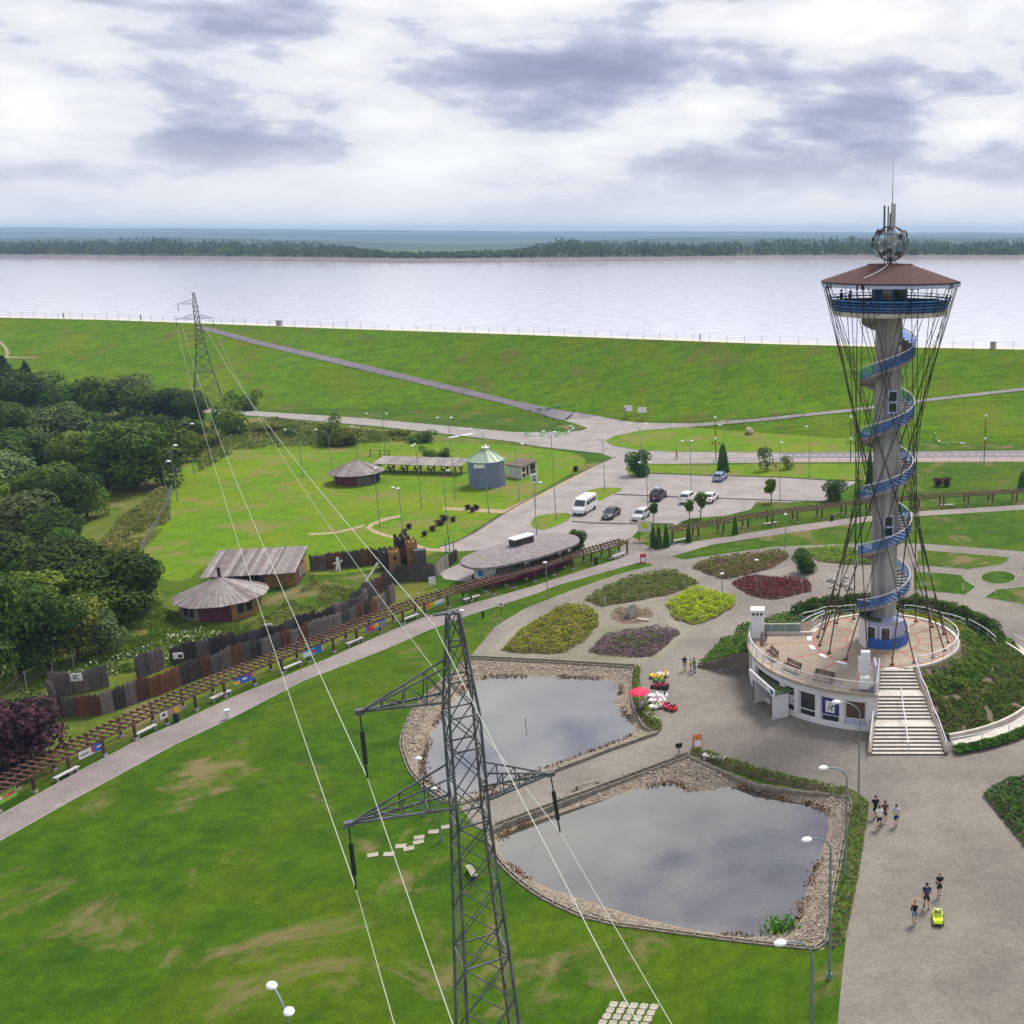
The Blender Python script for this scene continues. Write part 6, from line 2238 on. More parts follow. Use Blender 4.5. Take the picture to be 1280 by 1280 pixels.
tower_box('tower_wall', 516, 708, 1.3, 1.6, htop(o0, 680), M_WOODY)
tower_box('tower_wall', 494, 712, 1.3, 1.5, htop(o0, 689), M_WOODY)
tower_box('tower_wall', 505, 706, 1.8, 1.8, htop(o0, 678), M_WOODD)
tower_box('tower_wall', 484, 710, 1.6, 1.6, htop(o0, 691), M_WOODD)
p, q = off(499, 711), off(518, 709)
d = q - p
w_ = MB()
w_.add([(0, 0, .9), (d.length, 0, 1.9), (d.length, 0, 3.4), (0, 0, 2.3), (0, .2, .9), (d.length, .2, 1.9), (d.length, .2, 3.4), (0, .2, 2.3)], [(0, 1, 2, 3), (4, 7, 6, 5), (3, 2, 6, 7), (0, 4, 5, 1)])
w_.build('stair_wall', M_WOODR, fort, p, atan2(d.y, d.x))
MB().box(-.8, .8, -.5, .5, 0, 2.6).build('annex', M_WOODS, fort, off(526, 711), .3)
MB().bar(off(452, 737) + Vector((0, 0, .1)), off(474, 722) + Vector((0, 0, 1.9)), .22).build('ramp_pole', M_WOODG, fort)


def sign_board(name, label, cat, base, w, h, z, m, rz=0.0, posts=2, pm=M_BLACK, prints=(), group=None):
    t = thing(name, label, cat, base, rz, group)
    MB().box(-w / 2, w / 2, -.03, .03, z, z + h).build('board', m, t)
    for i in range(posts):
        x = 0 if posts == 1 else (-1 + 2 * i) * w * .42
        MB().box(x - .04, x + .04, .03, .10, 0, z + h * .9).build('post', pm, t)
    for kk, (cx, cz, pw, ph, pmm) in enumerate(prints):
        MB().box(w * (cx - .5 - pw / 2), w * (cx - .5 + pw / 2), -.034 - .003 * (kk + 1), -.03, z + h * (cz - ph / 2), z + h * (cz + ph / 2)).build('print', pmm, t)
    return t


kb_ = sign_board('letter_board', 'white board with a black letter K on the inner palisade', 'sign', P(99, 868), .95, .75, 1.35, M_WHITE, .25, 2, M_WOODD)
cu = bpy.data.curves.new('k', 'FONT')
cu.body, cu.size, cu.align_x, cu.align_y, cu.extrude = 'K', .8, 'CENTER', 'CENTER', .003
to = bpy.data.objects.new('tmp', cu)
COL.objects.link(to)
me = bpy.data.meshes.new_from_object(to.evaluated_get(bpy.context.evaluated_depsgraph_get()))
bpy.data.objects.remove(to)
me.materials.clear()
me.materials.append(M_BLACK)
lt = put('lettering', me, kb_, (0, -.036, 1.72))
lt.rotation_euler = (pi / 2, 0, 0)
sign_board('picture_board', 'small white picture board on the palisade before the round hut', 'sign', P(338, 803), .8, .7, 1.4, M_WHITE, .3, 2, M_WOODD, [(.3, .5, .25, .4, M_PRINTG), (.7, .5, .25, .4, M_PRINTG)])
sign_board('picture_board', 'white picture board above a rust panel of the palisade', 'sign', P(226, 841), .9, .6, 1.5, M_WHITE, .3, 2, M_WOODD, [(.7, .4, .4, .5, M_BLACK)])
sign_board('notice_board', 'white notice board beside the wooden fort stockade', 'sign', P(541, 735), .8, .95, .45, M_WHITE, .35, 2, M_STEEL)
bx_ = sign_board('billboard', 'white billboard with a dark corner print on the embankment foot', 'billboard', PE(785.5, 519), 1.9, 1.3, .9, M_WHITE, .05, 2, M_BLACK, [(.12, .35, .15, .5, M_BLACK)], 'white billboards at the embankment foot')
sign_board('billboard', 'plain white billboard on the embankment foot', 'billboard', PE(803, 521), 2.0, 1.3, .9, M_WHITE, .05, 2, M_BLACK, [], 'white billboards at the embankment foot')
sign_board('map_board', 'white and lime park map board on two posts by the thujas', 'sign', P(806, 676), 2.0, 1.7, 1.3, mat('cream_board', (.62, .60, .50), .6, .08, 2), -.25, 2, M_BLACK, [(.5, .55, .45, .5, M_LIME)])
sgn = sign_board('road_sign', 'white sign board on a thin pole beside the car park road', 'sign', P(670, 636), 1.0, 1.45, htop(P(670, 636), 603), M_WHITE, .25, 1, M_STEEL, [(.5, .65, .6, .2, M_PRINTG), (.5, .3, .7, .35, M_PRINTG)])
sign_board('small_sign', 'small red and white sign on a stake in the lawn strip', 'sign', P(627, 768), .55, .5, .95, M_WHITE, .2, 1, M_WOODD, [(.5, .5, .55, .5, M_RED)])
sign_board('info_panel', 'small black panel on a post at the causeway corner', 'sign', P(849, 945), .55, .4, .75, M_BLACK, .3, 1, M_BLACK)
for (u, v, lb, m2) in ((804, 703, 'red and white folding board at the promenade crossing', M_RED), (872, 934, 'orange and white folding board on the plaza by the pond hedge', M_ORANGE)):
    t = thing('folding_board', lb, 'sign', P(u, v), .25)
    for s in (-1, 1):
        b = MB()
        vs = [(-.38, s * .28, 0), (.38, s * .28, 0), (.38, s * .04, 1.15), (-.38, s * .04, 1.15)]
        b.add(vs + [(x, y + s * .02, z) for x, y, z in vs], [(0, 1, 2, 3), (4, 5, 6, 7), (0, 1, 5, 4), (2, 3, 7, 6)])
        bo = b.build('board', m2, t)
        q = MB()
        q.add([(-.3, s * .245 + s * .026, .18), (.3, s * .245 + s * .026, .18), (.3, s * .13 + s * .028, .70), (-.3, s * .13 + s * .028, .70)], [(0, 1, 2, 3)])
        q.build('print', M_WHITE, bo)
# white cut-out figure on the palisade
fg = thing('cutout_figure', 'white painted cut-out figure leaning on the dark palisade', 'figure', P(423, 714), .1)
c = MB()
c.prism([(-.35, 0), (-.15, 0), (0, .5), (.15, 0), (.35, 0), (.28, .7), (.25, 1.0), (.62, 1.35), (.55, 1.5), (.2, 1.25), (.16, 1.4), (.22, 1.65), (.1, 1.85), (-.1, 1.85), (-.2, 1.65), (-.14, 1.4), (-.2, 1.25), (-.6, 1.05), (-.55, .9), (-.22, 1.0), (-.26, .7)], 0, .05)
o = c.build('panel', M_WHITE, fg)
o.rotation_euler = (radians(84), 0, 0)
# litter bins
def bin_(label, u, v, m, h=.85, r=.22):
    t = thing('litter_bin', label, 'bin', P(u, v), 0, 'litter bins')
    MB().lathe([(r * .8, 0), (r, .1), (r, h), (r * .85, h)], 12).build('drum', m, t)
    MB().lathe([(r * 1.05, h), (r * 1.05, h + .08), (.02, h + .14)], 12).build('lid', m if m is not M_WHITE else M_LAMPW, t)


bin_('white litter bin on the edge of the promenade', 285, 899, M_WHITE)
bin_('dark litter bin under the beige banner', 221, 903, M_BLACK, .75)
bin_('dark litter bin under the pergola past the oval kiosk', 745, 705, M_BLACK)
bin_('dark litter bin behind the tower cables', 1040, 651, M_BLACK)
bin_('dark litter bin on the lawn strip near the small sign', 604, 772, M_BLACK, .7, .12)

# ================================================================ FENCES
def post_fence(name, label, pts, h, post_m, rail_m, rails=(1.0,), pr=.05, rr=.02, cat='fence'):
    t = thing(name, label, cat, (0, 0, 0))
    me = MB().tube([(0, 0, -.1), (0, 0, h)], pr, 5).mesh('post', post_m)
    for p in pts:
        put('post', me, t, p)
    for f in rails:
        r = MB()
        r.tube([Vector(p) + Vector((0, 0, h * f)) for p in pts], rr, 4)
        r.build('rail', rail_m, t)
    return t


cf = [c - toe[i] * .6 for i, c in enumerate(crest)]
cf2 = resample(cf, 4.6)
post_fence('crest_fence', 'thin post and wire fence along the embankment crest', cf2, 1.75, M_STEEL, M_STEEL, (.55, .95), .055, .012)
post_fence('road_fence', 'grey tubular railing between the road and the car park lawn', resample(PL([(813, 581.5), (900, 580.5), (980, 579.5), (1100, 579), (1280, 578.5), (1420, 578)]), 2.9), 1.1, M_STEEL, M_STEEL, (.5, 1.0), .04, .025)
post_fence('toe_fence', 'low green wire fence along the foot of the embankment', [PE(u, v) for u, v in [(690, 507), (708, 511), (730, 516), (755, 519), (780, 522), (810, 524.5), (840, 525.5), (870, 525), (900, 523)]], .9, mat('green_wire', (.05, .16, .07), .6, .2, 2), mat('green_wire', (.05, .16, .07)), (.3, .6, 1.0), .04, .02)
post_fence('guard_rail', 'dark guard rail beside the rising footpath', [PE(u, v) for u, v in [(908, 529.5), (930, 527.5), (950, 525.5), (970, 523.5), (990, 521), (1005, 519.5)]], .75, M_BLACK, M_BLACK, (.6, 1.0), .05, .05)
post_fence('barrier', 'dark ramp barrier posts along the ramp road bend', [PE(u, v) for u, v in [(662, 515), (672, 519), (682, 523), (692, 527), (700, 531)]], .7, M_BLACK, M_BLACK, (.9,), .07, .04)
FL = [(212, 690), (183, 722)]
post_fence('field_fence', 'grey stake fence dividing the paddock from the rough meadow', resample(PL([(225, 583), (217, 610), (206, 640), (194, 662), (184, 678), (178, 692)]), 1.0), 1.15, M_POSTW, M_POSTW, (.5, .9), .045, .015)
post_fence('forest_fence', 'thin pale posts of a wire fence at the forest edge', PL([(-10, 905), (2, 890), (34, 862), (67, 845), (93, 835), (122, 820), (148, 808)]), 1.9, mat('pale_post', (.34, .38, .38), .7, .1, 2), M_STEEL, (.4, .9), .055, .01)
post_fence('enclosure_fence', 'green mesh gate posts at the corner of the kiosk yard', PL([(558, 696), (562, 690), (568, 698)]), 2.4, mat('green_wire', (.05, .16, .07)), mat('green_wire', (.05, .16, .07)), (.25, .5, .75, 1.0), .06, .02)
post_fence('paddock_frame', 'small dark wooden frame behind the conical hut', PL([(463, 571), (475, 571), (487, 572)]), 1.3, M_WOODD, M_WOODD, (.4, 1.0), .09, .05)
for lb, pts in (('white and green barrier planks round the grass tip at the junction', [(656, 545), (675, 546), (694, 546), (706, 543.5), (714, 540), (718, 536.5), (712, 533.5)]), ('white barrier planks along the lower grass edge at the junction', [(657, 542.5), (676, 543), (694, 542.5), (703, 540.5)]), ('white and green barrier planks below the slope beside the dashed road', [(1168, 543), (1170, 550), (1176, 556), (1190, 556), (1210, 556)]), ('white planks along the ramp road edge', [(672, 512), (682, 512), (694, 510), (704, 507)])):
    t = thing('plank_barrier', lb, 'barrier', (0, 0, 0), 0, 'white plank barriers')
    P3 = [PE(u, v, 0) for u, v in pts]
    for a, b in zip(P3, P3[1:]):
        d = b - a
        nseg = max(1, int(d.length / 1.5))
        for i in range(nseg):
            p = a.lerp(b, i / nseg)
            q = a.lerp(b, (i + .66) / nseg)
            dd = q - p
            MB().box(0, dd.length, -.12, .12, .28, .46).build('plank', M_WHITE if (i % 3) else mat('barrier_green', (.12, .42, .20), .6, .1, 2), t, p, atan2(dd.y, dd.x))
            MB().box(-.04, .04, -.04, .04, -.1, .28).build('stub', M_WOODD, t, p)
# boulders
def boulder(name, label, cat, loc, r, m, sd=1, sz=1.0):
    b = MB().ball((0, 0, 0), 1.0, 9, 6)
    b.v = [tuple(Vector(v) * (1 + .45 * noise.noise(Vector(v) * 1.3 + Vector((sd * 7, 0, 0))))) for v in b.v]
    b.v = [(x * r, y * r * .8, (z * .9 + .55) * r * sz) for x, y, z in b.v]
    o = b.build(name, m, None, loc, sd * .7, smooth=False)
    return tag(o, label, cat)


boulder('boulder', 'big pale boulder on the grass island beside the junction', 'boulder', P(936, 543), 1.15, mat('tan_boulder', (.36, .29, .20), .9, .2, 1.5, .05, 4), 2)
boulder('carved_boulder', 'pale carved boulder standing in the small round bed', 'boulder', P(789, 771), .75, mat('grey_boulder', (.36, .34, .31), .9, .2, 1.5, .05, 4), 5, 1.5)
tag(MB().box(-.8, .8, -.35, .35, 0, .12).build('stone_plaque', M_SLAB, None, P(804, 775) + Vector((0, 0, .03)), -.3), 'pale flat stone plaque beside the carved boulder', 'plaque')
for i in range(26):
    a, r = random.random() * 6.28, math.sqrt(random.random())
    u, v = 1052 + 20 * r * cos(a), 731 + 9 * r * sin(a)
    o = boulder('garden_rock', 'white rock of the rockery behind the tower cables', 'rock', P(u, v), random.uniform(.14, .42), mat('white_rock', (.42, .40, .36), .9, .3, 2, .05, 4), i + 3)
    o['group'] = 'white rocks of the rockery'
# small garden plant markers
for (u, v) in ((1260, 701), (1204, 738), (1244, 742), (756, 755), (834, 790), (1002, 733), (729, 769), (971, 693)):
    t = thing('bollard_light', 'slim white bollard light beside a garden bed', 'bollard', P(u, v), 0, 'white bollard lights in the garden')
    MB().tube([(0, 0, 0), (0, 0, .75)], .07, 7).build('post', M_LAMPW, t)
    MB().tube([(0, 0, .75), (0, 0, .9)], .09, 7).build('cap', M_STEEL, t)
# lawn bench and stone benches
lb_ = thing('bench', 'lone pale bench on the lawn inside the pond curve', 'bench', P(590, 1095), -1.0)
for i in range(3):
    MB().box(-.8, .8, -.2 + i * .14, -.09 + i * .14, .40, .44).build('slat', M_SLAB, lb_)
for s in (-.6, .6):
    MB().box(s - .05, s + .05, -.18, .18, 0, .40).build('leg', M_WOODD, lb_)
for (u, v, lb, rz) in ((893, 951, 'stone bench slab on the plaza along the pond hedge', -.35), (814, 900, 'stone bench slab by the ride-on cars', -.95)):
    t = thing('bench', lb, 'bench', P(u, v), rz)
    MB().box(-1.0, 1.0, -.25, .25, .36, .46).build('seat', M_CONCL, t)
    for s in (-.8, .8):
        MB().box(s - .12, s + .12, -.2, .2, 0, .36).build('leg', M_CONCL, t)
t = thing('bench', 'wooden bench on the causeway between the ponds', 'bench', P(734, 985), .42)
MB().box(-1.0, 1.0, -.2, .2, .42, .47).build('seat', M_SLEEP, t)
for s in (-.8, .8):
    MB().box(s - .05, s + .05, -.18, .18, 0, .42).build('leg', M_SLEEP, t)
# reeds
rc = P(975, 1160, WZ)
tag(leaves(260, lambda r: ((rc.x + r.gauss(0, .5), rc.y + r.gauss(0, .4), WZ + r.uniform(.05, .5)), (1, 0, -.3)), .30, L_REED, 'reeds', up=-.3), 'bright green reed clump in the corner of the lower pond', 'reeds', None, 'stuff')
# stick in the upper pond
tag(MB().tube([(0, 0, -.3), (.05, 0, .85)], .03, 5).build('stick', M_BLACK, None, P(657, 908, WZ)), 'thin stick standing in the upper pond', 'stick')
# gauge hut on the crest
for (u, lb) in ((346, 'small grey gauge hut on the embankment crest near the far pylon'), (1230, 'small grey gauge hut on the embankment crest right of the tower')):
    i = min(range(len(crest)), key=lambda q: abs(PPX + FPX * crest[q].x / (crest[q].y * CP + (CAM_H - CZ) * SP) - u))
    t = thing('gauge_hut', lb, 'hut', crest[i] - toe[i] * 1.5, 0)
    MB().box(-.6, .6, -.5, .5, 0, 1.4).build('wall', M_CONC, t)
    MB().box(-.75, .75, -.65, .65, 1.4, 1.55).build('roof', M_STEEL, t)
# ================================================================ TREES AND BUSHES
def crown_mesh(name, m, sd, nlobe=9, n=4600, leaf=.045, zc=.50, rz=.50, rx=.42, conic=False, low=.0):
    r = random.Random(sd)
    lobes = []
    for i in range(nlobe):
        a = r.random() * 6.283
        q = math.sqrt(r.random()) * .62
        z = zc + rz * r.uniform(-.7, .62)
        lobes.append((Vector((rx * q * cos(a), rx * q * sin(a), z)), rx * r.uniform(.38, .62), rz * r.uniform(.30, .5)))
    lobes.append((Vector((0, 0, zc)), rx * .72, rz * .85))
    vs, fs = [], []
    for i in range(n):
        if conic:
            z = low + (1 - low) * (1 - math.sqrt(r.random()))
            f = 1 - (z - low) / (1 - low)
            tier = .78 + .22 * (1 - ((z * 9) % 1.0))
            rad = rx * (f ** (.85 if rx > .2 else .5)) * tier * r.uniform(.72, 1.05)
            a = r.random() * 6.283
            p = Vector((rad * cos(a), rad * sin(a), z - .05 * rad))
            d = Vector((cos(a), sin(a), .25))
        else:
            c, ra, rb = r.choice(lobes)
            u = Vector((r.gauss(0, 1), r.gauss(0, 1), r.gauss(0, 1) + .25)).normalized()
            k = r.uniform(.78, 1.06)
            p = c + Vector((u.x * ra, u.y * ra, u.z * rb)) * k
            if p.z < low:
                continue
            d = u
        d = (d + Vector((r.gauss(0, .45), r.gauss(0, .45), r.gauss(0, .45) + .25))).normalized()
        t = Matrix.Rotation(r.random() * 6.283, 3, d) @ d.orthogonal().normalized()
        w = d.cross(t)
        s = leaf * r.uniform(.6, 1.4)
        b = len(vs)
        vs += [p - t * s * .5, p + w * s * .35 + d * s * .12, p + t * s * .5, p - w * s * .35 - d * s * .06]
        fs.append((b, b + 1, b + 2, b + 3))
    mb = MB()
    mb.add(vs, fs)
    return mb.mesh(name, m)


def trunk_mesh(sd, h=.55, r=.028):
    q = random.Random(sd)
    t = MB()
    t.tube([(0, 0, -.01), (.01, 0, h * .35), (-.01, .01, h * .7), (0, 0, h)], [r, r * .8, r * .6, r * .35], 7)
    for i in range(5):
        a = i * 1.3 + q.random()
        z = h * q.uniform(.35, .85)
        t.tube([(0, 0, z), (.12 * cos(a), .12 * sin(a), z + .10), (.25 * cos(a), .25 * sin(a), z + .24)], [r * .45, r * .3, r * .12], 5)
    return t.mesh('trunk', M_TRUNK)


CROWN = {}
for k, (m, sd, kw) in {'a': (L_BROAD, 1, {}), 'b': (L_BROAD, 2, dict(nlobe=12)), 'c': (L_BROAD2, 3, dict(nlobe=10)), 'd': (L_DARK, 4, dict(nlobe=9, n=4600)), 'e': (L_OLIVE, 5, dict(nlobe=11)),
                       'f': (L_DARK, 6, dict(nlobe=12, n=4600)), 'n': (L_CONIF, 7, dict(conic=True, n=2600, rx=.30, leaf=.06, low=.06)), 't': (L_THUJA, 8, dict(conic=True, n=1500, rx=.17, leaf=.06, low=.02)),
                       's': (L_BROAD, 9, dict(nlobe=7, n=1300, zc=.68, rz=.30, rx=.30, leaf=.075, low=.36)), 'u': (L_BROAD, 10, dict(nlobe=10, n=2200, zc=.42, rz=.5, rx=.5, leaf=.07, low=.0)),
                       'p': (L_PURPLE, 11, dict(nlobe=12, n=3800, zc=.42, rz=.5, rx=.5, leaf=.06, low=.0)), 'w': (L_BROAD2, 12, dict(nlobe=6, n=700, zc=.45, rz=.45, rx=.4, leaf=.07, low=.05)),
                       'g': (L_THUJA, 13, dict(nlobe=12, n=5200, zc=.42, rz=.50, rx=.5, leaf=.055, low=.0)), 'o': (L_OLIVE, 14, dict(nlobe=10, n=2200, zc=.42, rz=.5, rx=.5, leaf=.07, low=.0))}.items():
    CROWN[k] = crown_mesh('crown', m, sd, **kw)
TRUNK = [trunk_mesh(i) for i in range(3)]
STEM = MB().tube([(0, 0, 0), (0, 0, .2)], .03, 6).mesh('trunk', M_TRUNK)


def tree(name, label, cat, u, v, wpx, hpx, kind, group=None, base=None):
    b = base or P(u, v)
    k = ppm(b)
    hh = htop(b, v - hpx) if base is None else hpx
    hh = max(hh, .5)
    ww = wpx / k if base is None else wpx
    full = {'a': .9, 'b': .9, 'c': .9, 'd': .9, 'e': .9, 'f': .9, 'n': .6, 't': .34, 's': .62, 'u': 1.05, 'p': 1.05, 'w': .8, 'g': 1.05, 'o': 1.05}[kind]
    t = thing(name, label, cat, b, random.random() * 6.28, group)
    t.scale = (ww / full, ww / full, hh)
    put('crown', CROWN[kind], t)
    put('trunk', STEM if kind in 'upgot' else random.choice(TRUNK), t)
    return t


DESC = {'a': 'rounded mid-green broadleaf tree', 'b': 'bushy mid-green broadleaf tree', 'c': 'pale grey-green broadleaf tree', 'd': 'dark green broadleaf tree', 'e': 'olive green broadleaf tree', 'f': 'dense dark green tree', 'n': 'dark pointed conifer'}
FG = 'trees of the woodland at the meadow edge'
WOOD = [(-30, 512, 80, 70, 'd'), (12, 512, 55, 66, 'n'), (24, 524, 60, 64, 'd'), (38, 506, 34, 54, 'n'), (60, 520, 60, 58, 'b'), (84, 512, 44, 42, 'n'), (104, 524, 60, 44, 'd'), (128, 524, 62, 54, 'a'), (162, 522, 66, 54, 'c'), (192, 526, 64, 48, 'b'), (222, 528, 56, 44, 'd'), (244, 532, 40, 40, 'd'),
        (-20, 556, 90, 60, 'f'), (20, 562, 70, 58, 'd'), (74, 564, 74, 62, 'c'), (116, 556, 52, 46, 'f'), (140, 570, 56, 44, 'd'), (178, 558, 40, 38, 'a'), (205, 566, 66, 44, 'd'), (236, 562, 40, 36, 'f'),
        (40, 598, 84, 64, 'f'), (100, 604, 70, 66, 'a'), (138, 604, 74, 72, 'b'), (172, 612, 92, 86, 'a'), (206, 606, 76, 72, 'b'), (122, 620, 50, 50, 'd'),
        (-10, 610, 90, 70, 'f'), (18, 630, 86, 66, 'c'), (64, 646, 78, 66, 'a'), (94, 652, 62, 64, 'd'), (112, 648, 50, 50, 'b'),
        (-20, 672, 84, 80, 'a'), (30, 690, 94, 78, 'c'), (76, 700, 60, 66, 'd'), (12, 742, 96, 76, 'd'), (62, 752, 74, 62, 'f'), (92, 716, 50, 56, 'b'), (-30, 740, 80, 80, 'f'),
        (86, 772, 112, 98, 'd'), (132, 790, 90, 84, 'b'), (158, 776, 84, 88, 'f'), (182, 766, 46, 74, 'd'), (52, 800, 90, 86, 'a'), (24, 846, 96, 126, 'd'), (-10, 880, 100, 170, 'f'), (62, 842, 84, 104, 'd'), (98, 826, 80, 76, 'e'), (128, 820, 62, 56, 'c'), (40, 780, 66, 60, 'e'), (-14, 800, 80, 90, 'd')]
AT = ['near the far pylon', 'beyond the rough meadow', 'in the middle of the wood', 'at the wood edge by the palisade']
rsd = random.Random(21)
for u, v, w, h, k in WOOD:
    zone = 0 if v < 535 else 1 if v < 600 else 2 if v < 700 else 3
    u2, v2, w2, h2 = u + rsd.uniform(-3, 3), v + rsd.uniform(-2, 2), w * 1.12, h * 1.04
    tree('broadleaf_tree' if k != 'n' else 'conifer', DESC[k] + ' ' + AT[zone], 'tree', u2, v2, w2, h2, k, FG)
BUSH = [(290, 544, 52, 56, 'u', 'round green bush at the foot of the far pylon'), (312, 512, 36, 26, 'u', 'low green bush beside the embankment road'), (250, 512, 30, 26, 'u', 'small green bush behind the far pylon'), (416, 556, 40, 40, 'u', 'big round green bush beside the road bend'), (432, 556, 44, 26, 'o', 'low spreading bush next to the big round bush'), (345, 540, 50, 16, 'o', 'low olive scrub below the embankment road'), (370, 545, 44, 16, 'u', 'low green scrub below the embankment road'), (500, 548, 36, 14, 'o', 'low brownish scrub before the road'), (530, 552, 40, 16, 'u', 'dark low scrub before the road'), (262, 560, 40, 30, 'o', 'olive bush on the dry bank'), (246, 575, 36, 36, 'e', 'olive bush under the curved lamps'),
        (535, 574, 24, 18, 'u', 'small bush behind the long shelter'), (556, 574, 20, 16, 'u', 'small bush at the end of the long shelter')]
for u, v, w, h, k, lb in BUSH:
    tree('bush', lb, 'bush', u, v, w, h, k)
tree('purple_bush', 'large dark purple bush beside the pergola end', 'bush', 26, 958, 112, 96, 'p')
tree('purple_bush', 'dark purple bush spilling past the picture edge by the pergola', 'bush', -30, 985, 110, 100, 'p')
tree('round_bush', 'clipped round green bush behind the dark red bed', 'bush', 1005, 716, 34, 34, 'g')
tree('conifer', 'broad dark conifer at the car park entrance', 'tree', 799, 594, 34, 36, 'g')
tree('thuja', 'tall narrow thuja beside the blue parked car', 'tree', 904, 590, 17, 37, 't')
for u, v, h in ((817, 684, 28), (824, 685, 30), (833, 684, 30)):
    tree('thuja', 'slim dark thuja beside the park map board', 'tree', u, v, 9, h, 't', 'slim thujas by the map board')
tree('thuja', 'round-topped thuja at the end of the oval kiosk', 'tree', 722, 690, 24, 34, 'g')
tree('thuja', 'thin thuja behind the tower cables', 'tree', 1087, 604, 10, 44, 't')
for u, v, w, h, lb in ((964, 628, 18, 32, 'lone standard tree at the car park corner'), (876, 648, 18, 36, 'taller standard tree behind the pergola start'), (862, 650, 13, 28, 'smaller standard tree behind the pergola start'), (817, 652, 14, 26, 'standard tree beside the map board')):
    tree('standard_tree', lb, 'tree', u, v, w, h, 's', 'young standard trees of the car park')
tree('young_tree', 'dense young tree at the car park end near the tower', 'tree', 1043, 627, 32, 32, 'g')
tree('sapling', 'thin pale sapling on the road verge', 'tree', 958, 588, 26, 36, 'w')
tree('sapling', 'bare small sapling beside the pale sapling', 'tree', 984, 586, 22, 20, 'w')
for u, v, w, h, lb in ((1172, 608, 13, 12, 'round purple bush on the lawn beyond the right pergola'), (1184, 608, 13, 12, 'round purple bush beside its twin beyond the right pergola')):
    tree('purple_bush', lb, 'bush', u, v, w, h, 'p')
tree('thuja', 'dark thuja at the edge of the right pergola', 'tree', 1277, 612, 12, 24, 't')
tree('bush', 'spiky green bush beside the curved terrace rail', 'bush', 1016, 785, 30, 30, 'u', None)
for i, (u, v) in enumerate(((505, 668), (511, 661), (530, 670), (541, 664), (556, 650), (550, 656), (566, 652), (584, 637), (590, 640), (596, 637), (719, 589))):
    tree('shrub', 'small dark shrub planted in the paddock grass', 'bush', u, v, 9 if i not in (4, 5) else 14, 7, 'p', 'small dark shrubs of the paddock')
tree('thuja', 'dark thuja under the right pergola posts', 'tree', 861, 678, 8, 24, 't')
tree('thuja', 'dark thuja under the middle of the right pergola', 'tree', 919, 668, 8, 24, 't')

# tall grass and flowers of the rough meadow
def tuft_field(name, label, px, n, size, m, h=.5, avoid=()):
    poly = PL(px)
    x0, x1, y0, y1 = bbox(poly)

    def place(r):
        for _ in range(30):
            x, y = r.uniform(x0, x1), r.uniform(y0, y1)
            if inside((x, y), poly) and noise.noise(Vector((x * .25, y * .25, 3))) > -.25:
                hh = h * (.5 + .9 * max(0, noise.noise(Vector((x * .4, y * .4, 9))) + .3))
                return (x, y, r.random() * hh), (r.gauss(0, 1), r.gauss(0, 1), 0)
        return None
    return tag(leaves(n, place, size, m, name, up=.05), label, 'grass', None, 'stuff')


tuft_field('tall_grass', 'tall yellow-green grass of the rough meadow beside the forest', [(100, 720), (150, 650), (215, 600), (212, 650), (180, 690), (190, 730), (120, 790)], 9000, .42, L_GRASS, .8)
tuft_field('tall_grass', 'weedy grass between forest fence and palisade', [(-40, 930), (0, 890), (60, 850), (130, 805), (190, 745), (225, 770), (330, 790), (230, 830), (140, 845), (60, 870), (30, 910)], 12000, .3, L_WEED, .35)
tuft_field('tall_grass', 'dry tall grass on the bank below the embankment road', [(240, 560), (300, 535), (340, 524), (460, 540), (540, 550), (420, 556), (300, 562), (250, 590)], 9000, .55, L_GRASS, .9)
tuft_field('tall_grass', 'rough grass round the round hut', [(225, 775), (240, 790), (330, 785), (400, 765), (470, 742), (400, 730), (390, 718), (375, 740), (335, 770), (285, 785)], 3000, .28, L_GRASS, .25)
wf = MB()
tuft_field('wild_flowers', 'pale flower heads scattered in the meadow', [(0, 880), (70, 850), (150, 820), (240, 790), (290, 795), (300, 805), (150, 845), (60, 870)], 420, .3, mat('pale_flower', (.55, .58, .40), .8, .1, 2), .8)
tuft_field('wild_flowers', 'yellow flower patch before the round hut', [(262, 806), (285, 798), (290, 808), (268, 816)], 260, .3, mat('yellow_flower', (.48, .45, .02), .8, .1, 2), .8)

# ---------------------------------------------------------------- wood beyond the reservoir
rw_ = random.Random(77)
fv, ff = [], []


def top_row(u):
    pts = [(-900, 300), (0, 301), (120, 298), (200, 296.5), (280, 300), (340, 299), (400, 302), (450, 308), (500, 317), (530, 321), (550, 319), (590, 313), (640, 311), (680, 303), (700, 297), (760, 300), (860, 303), (960, 297), (1060, 295), (1160, 300), (1280, 299), (2300, 299)]
    for (a, va_), (b, vb_) in zip(pts, pts[1:]):
        if a <= u <= b:
            return va_ + (vb_ - va_) * (u - a) / (b - a)
    return 300


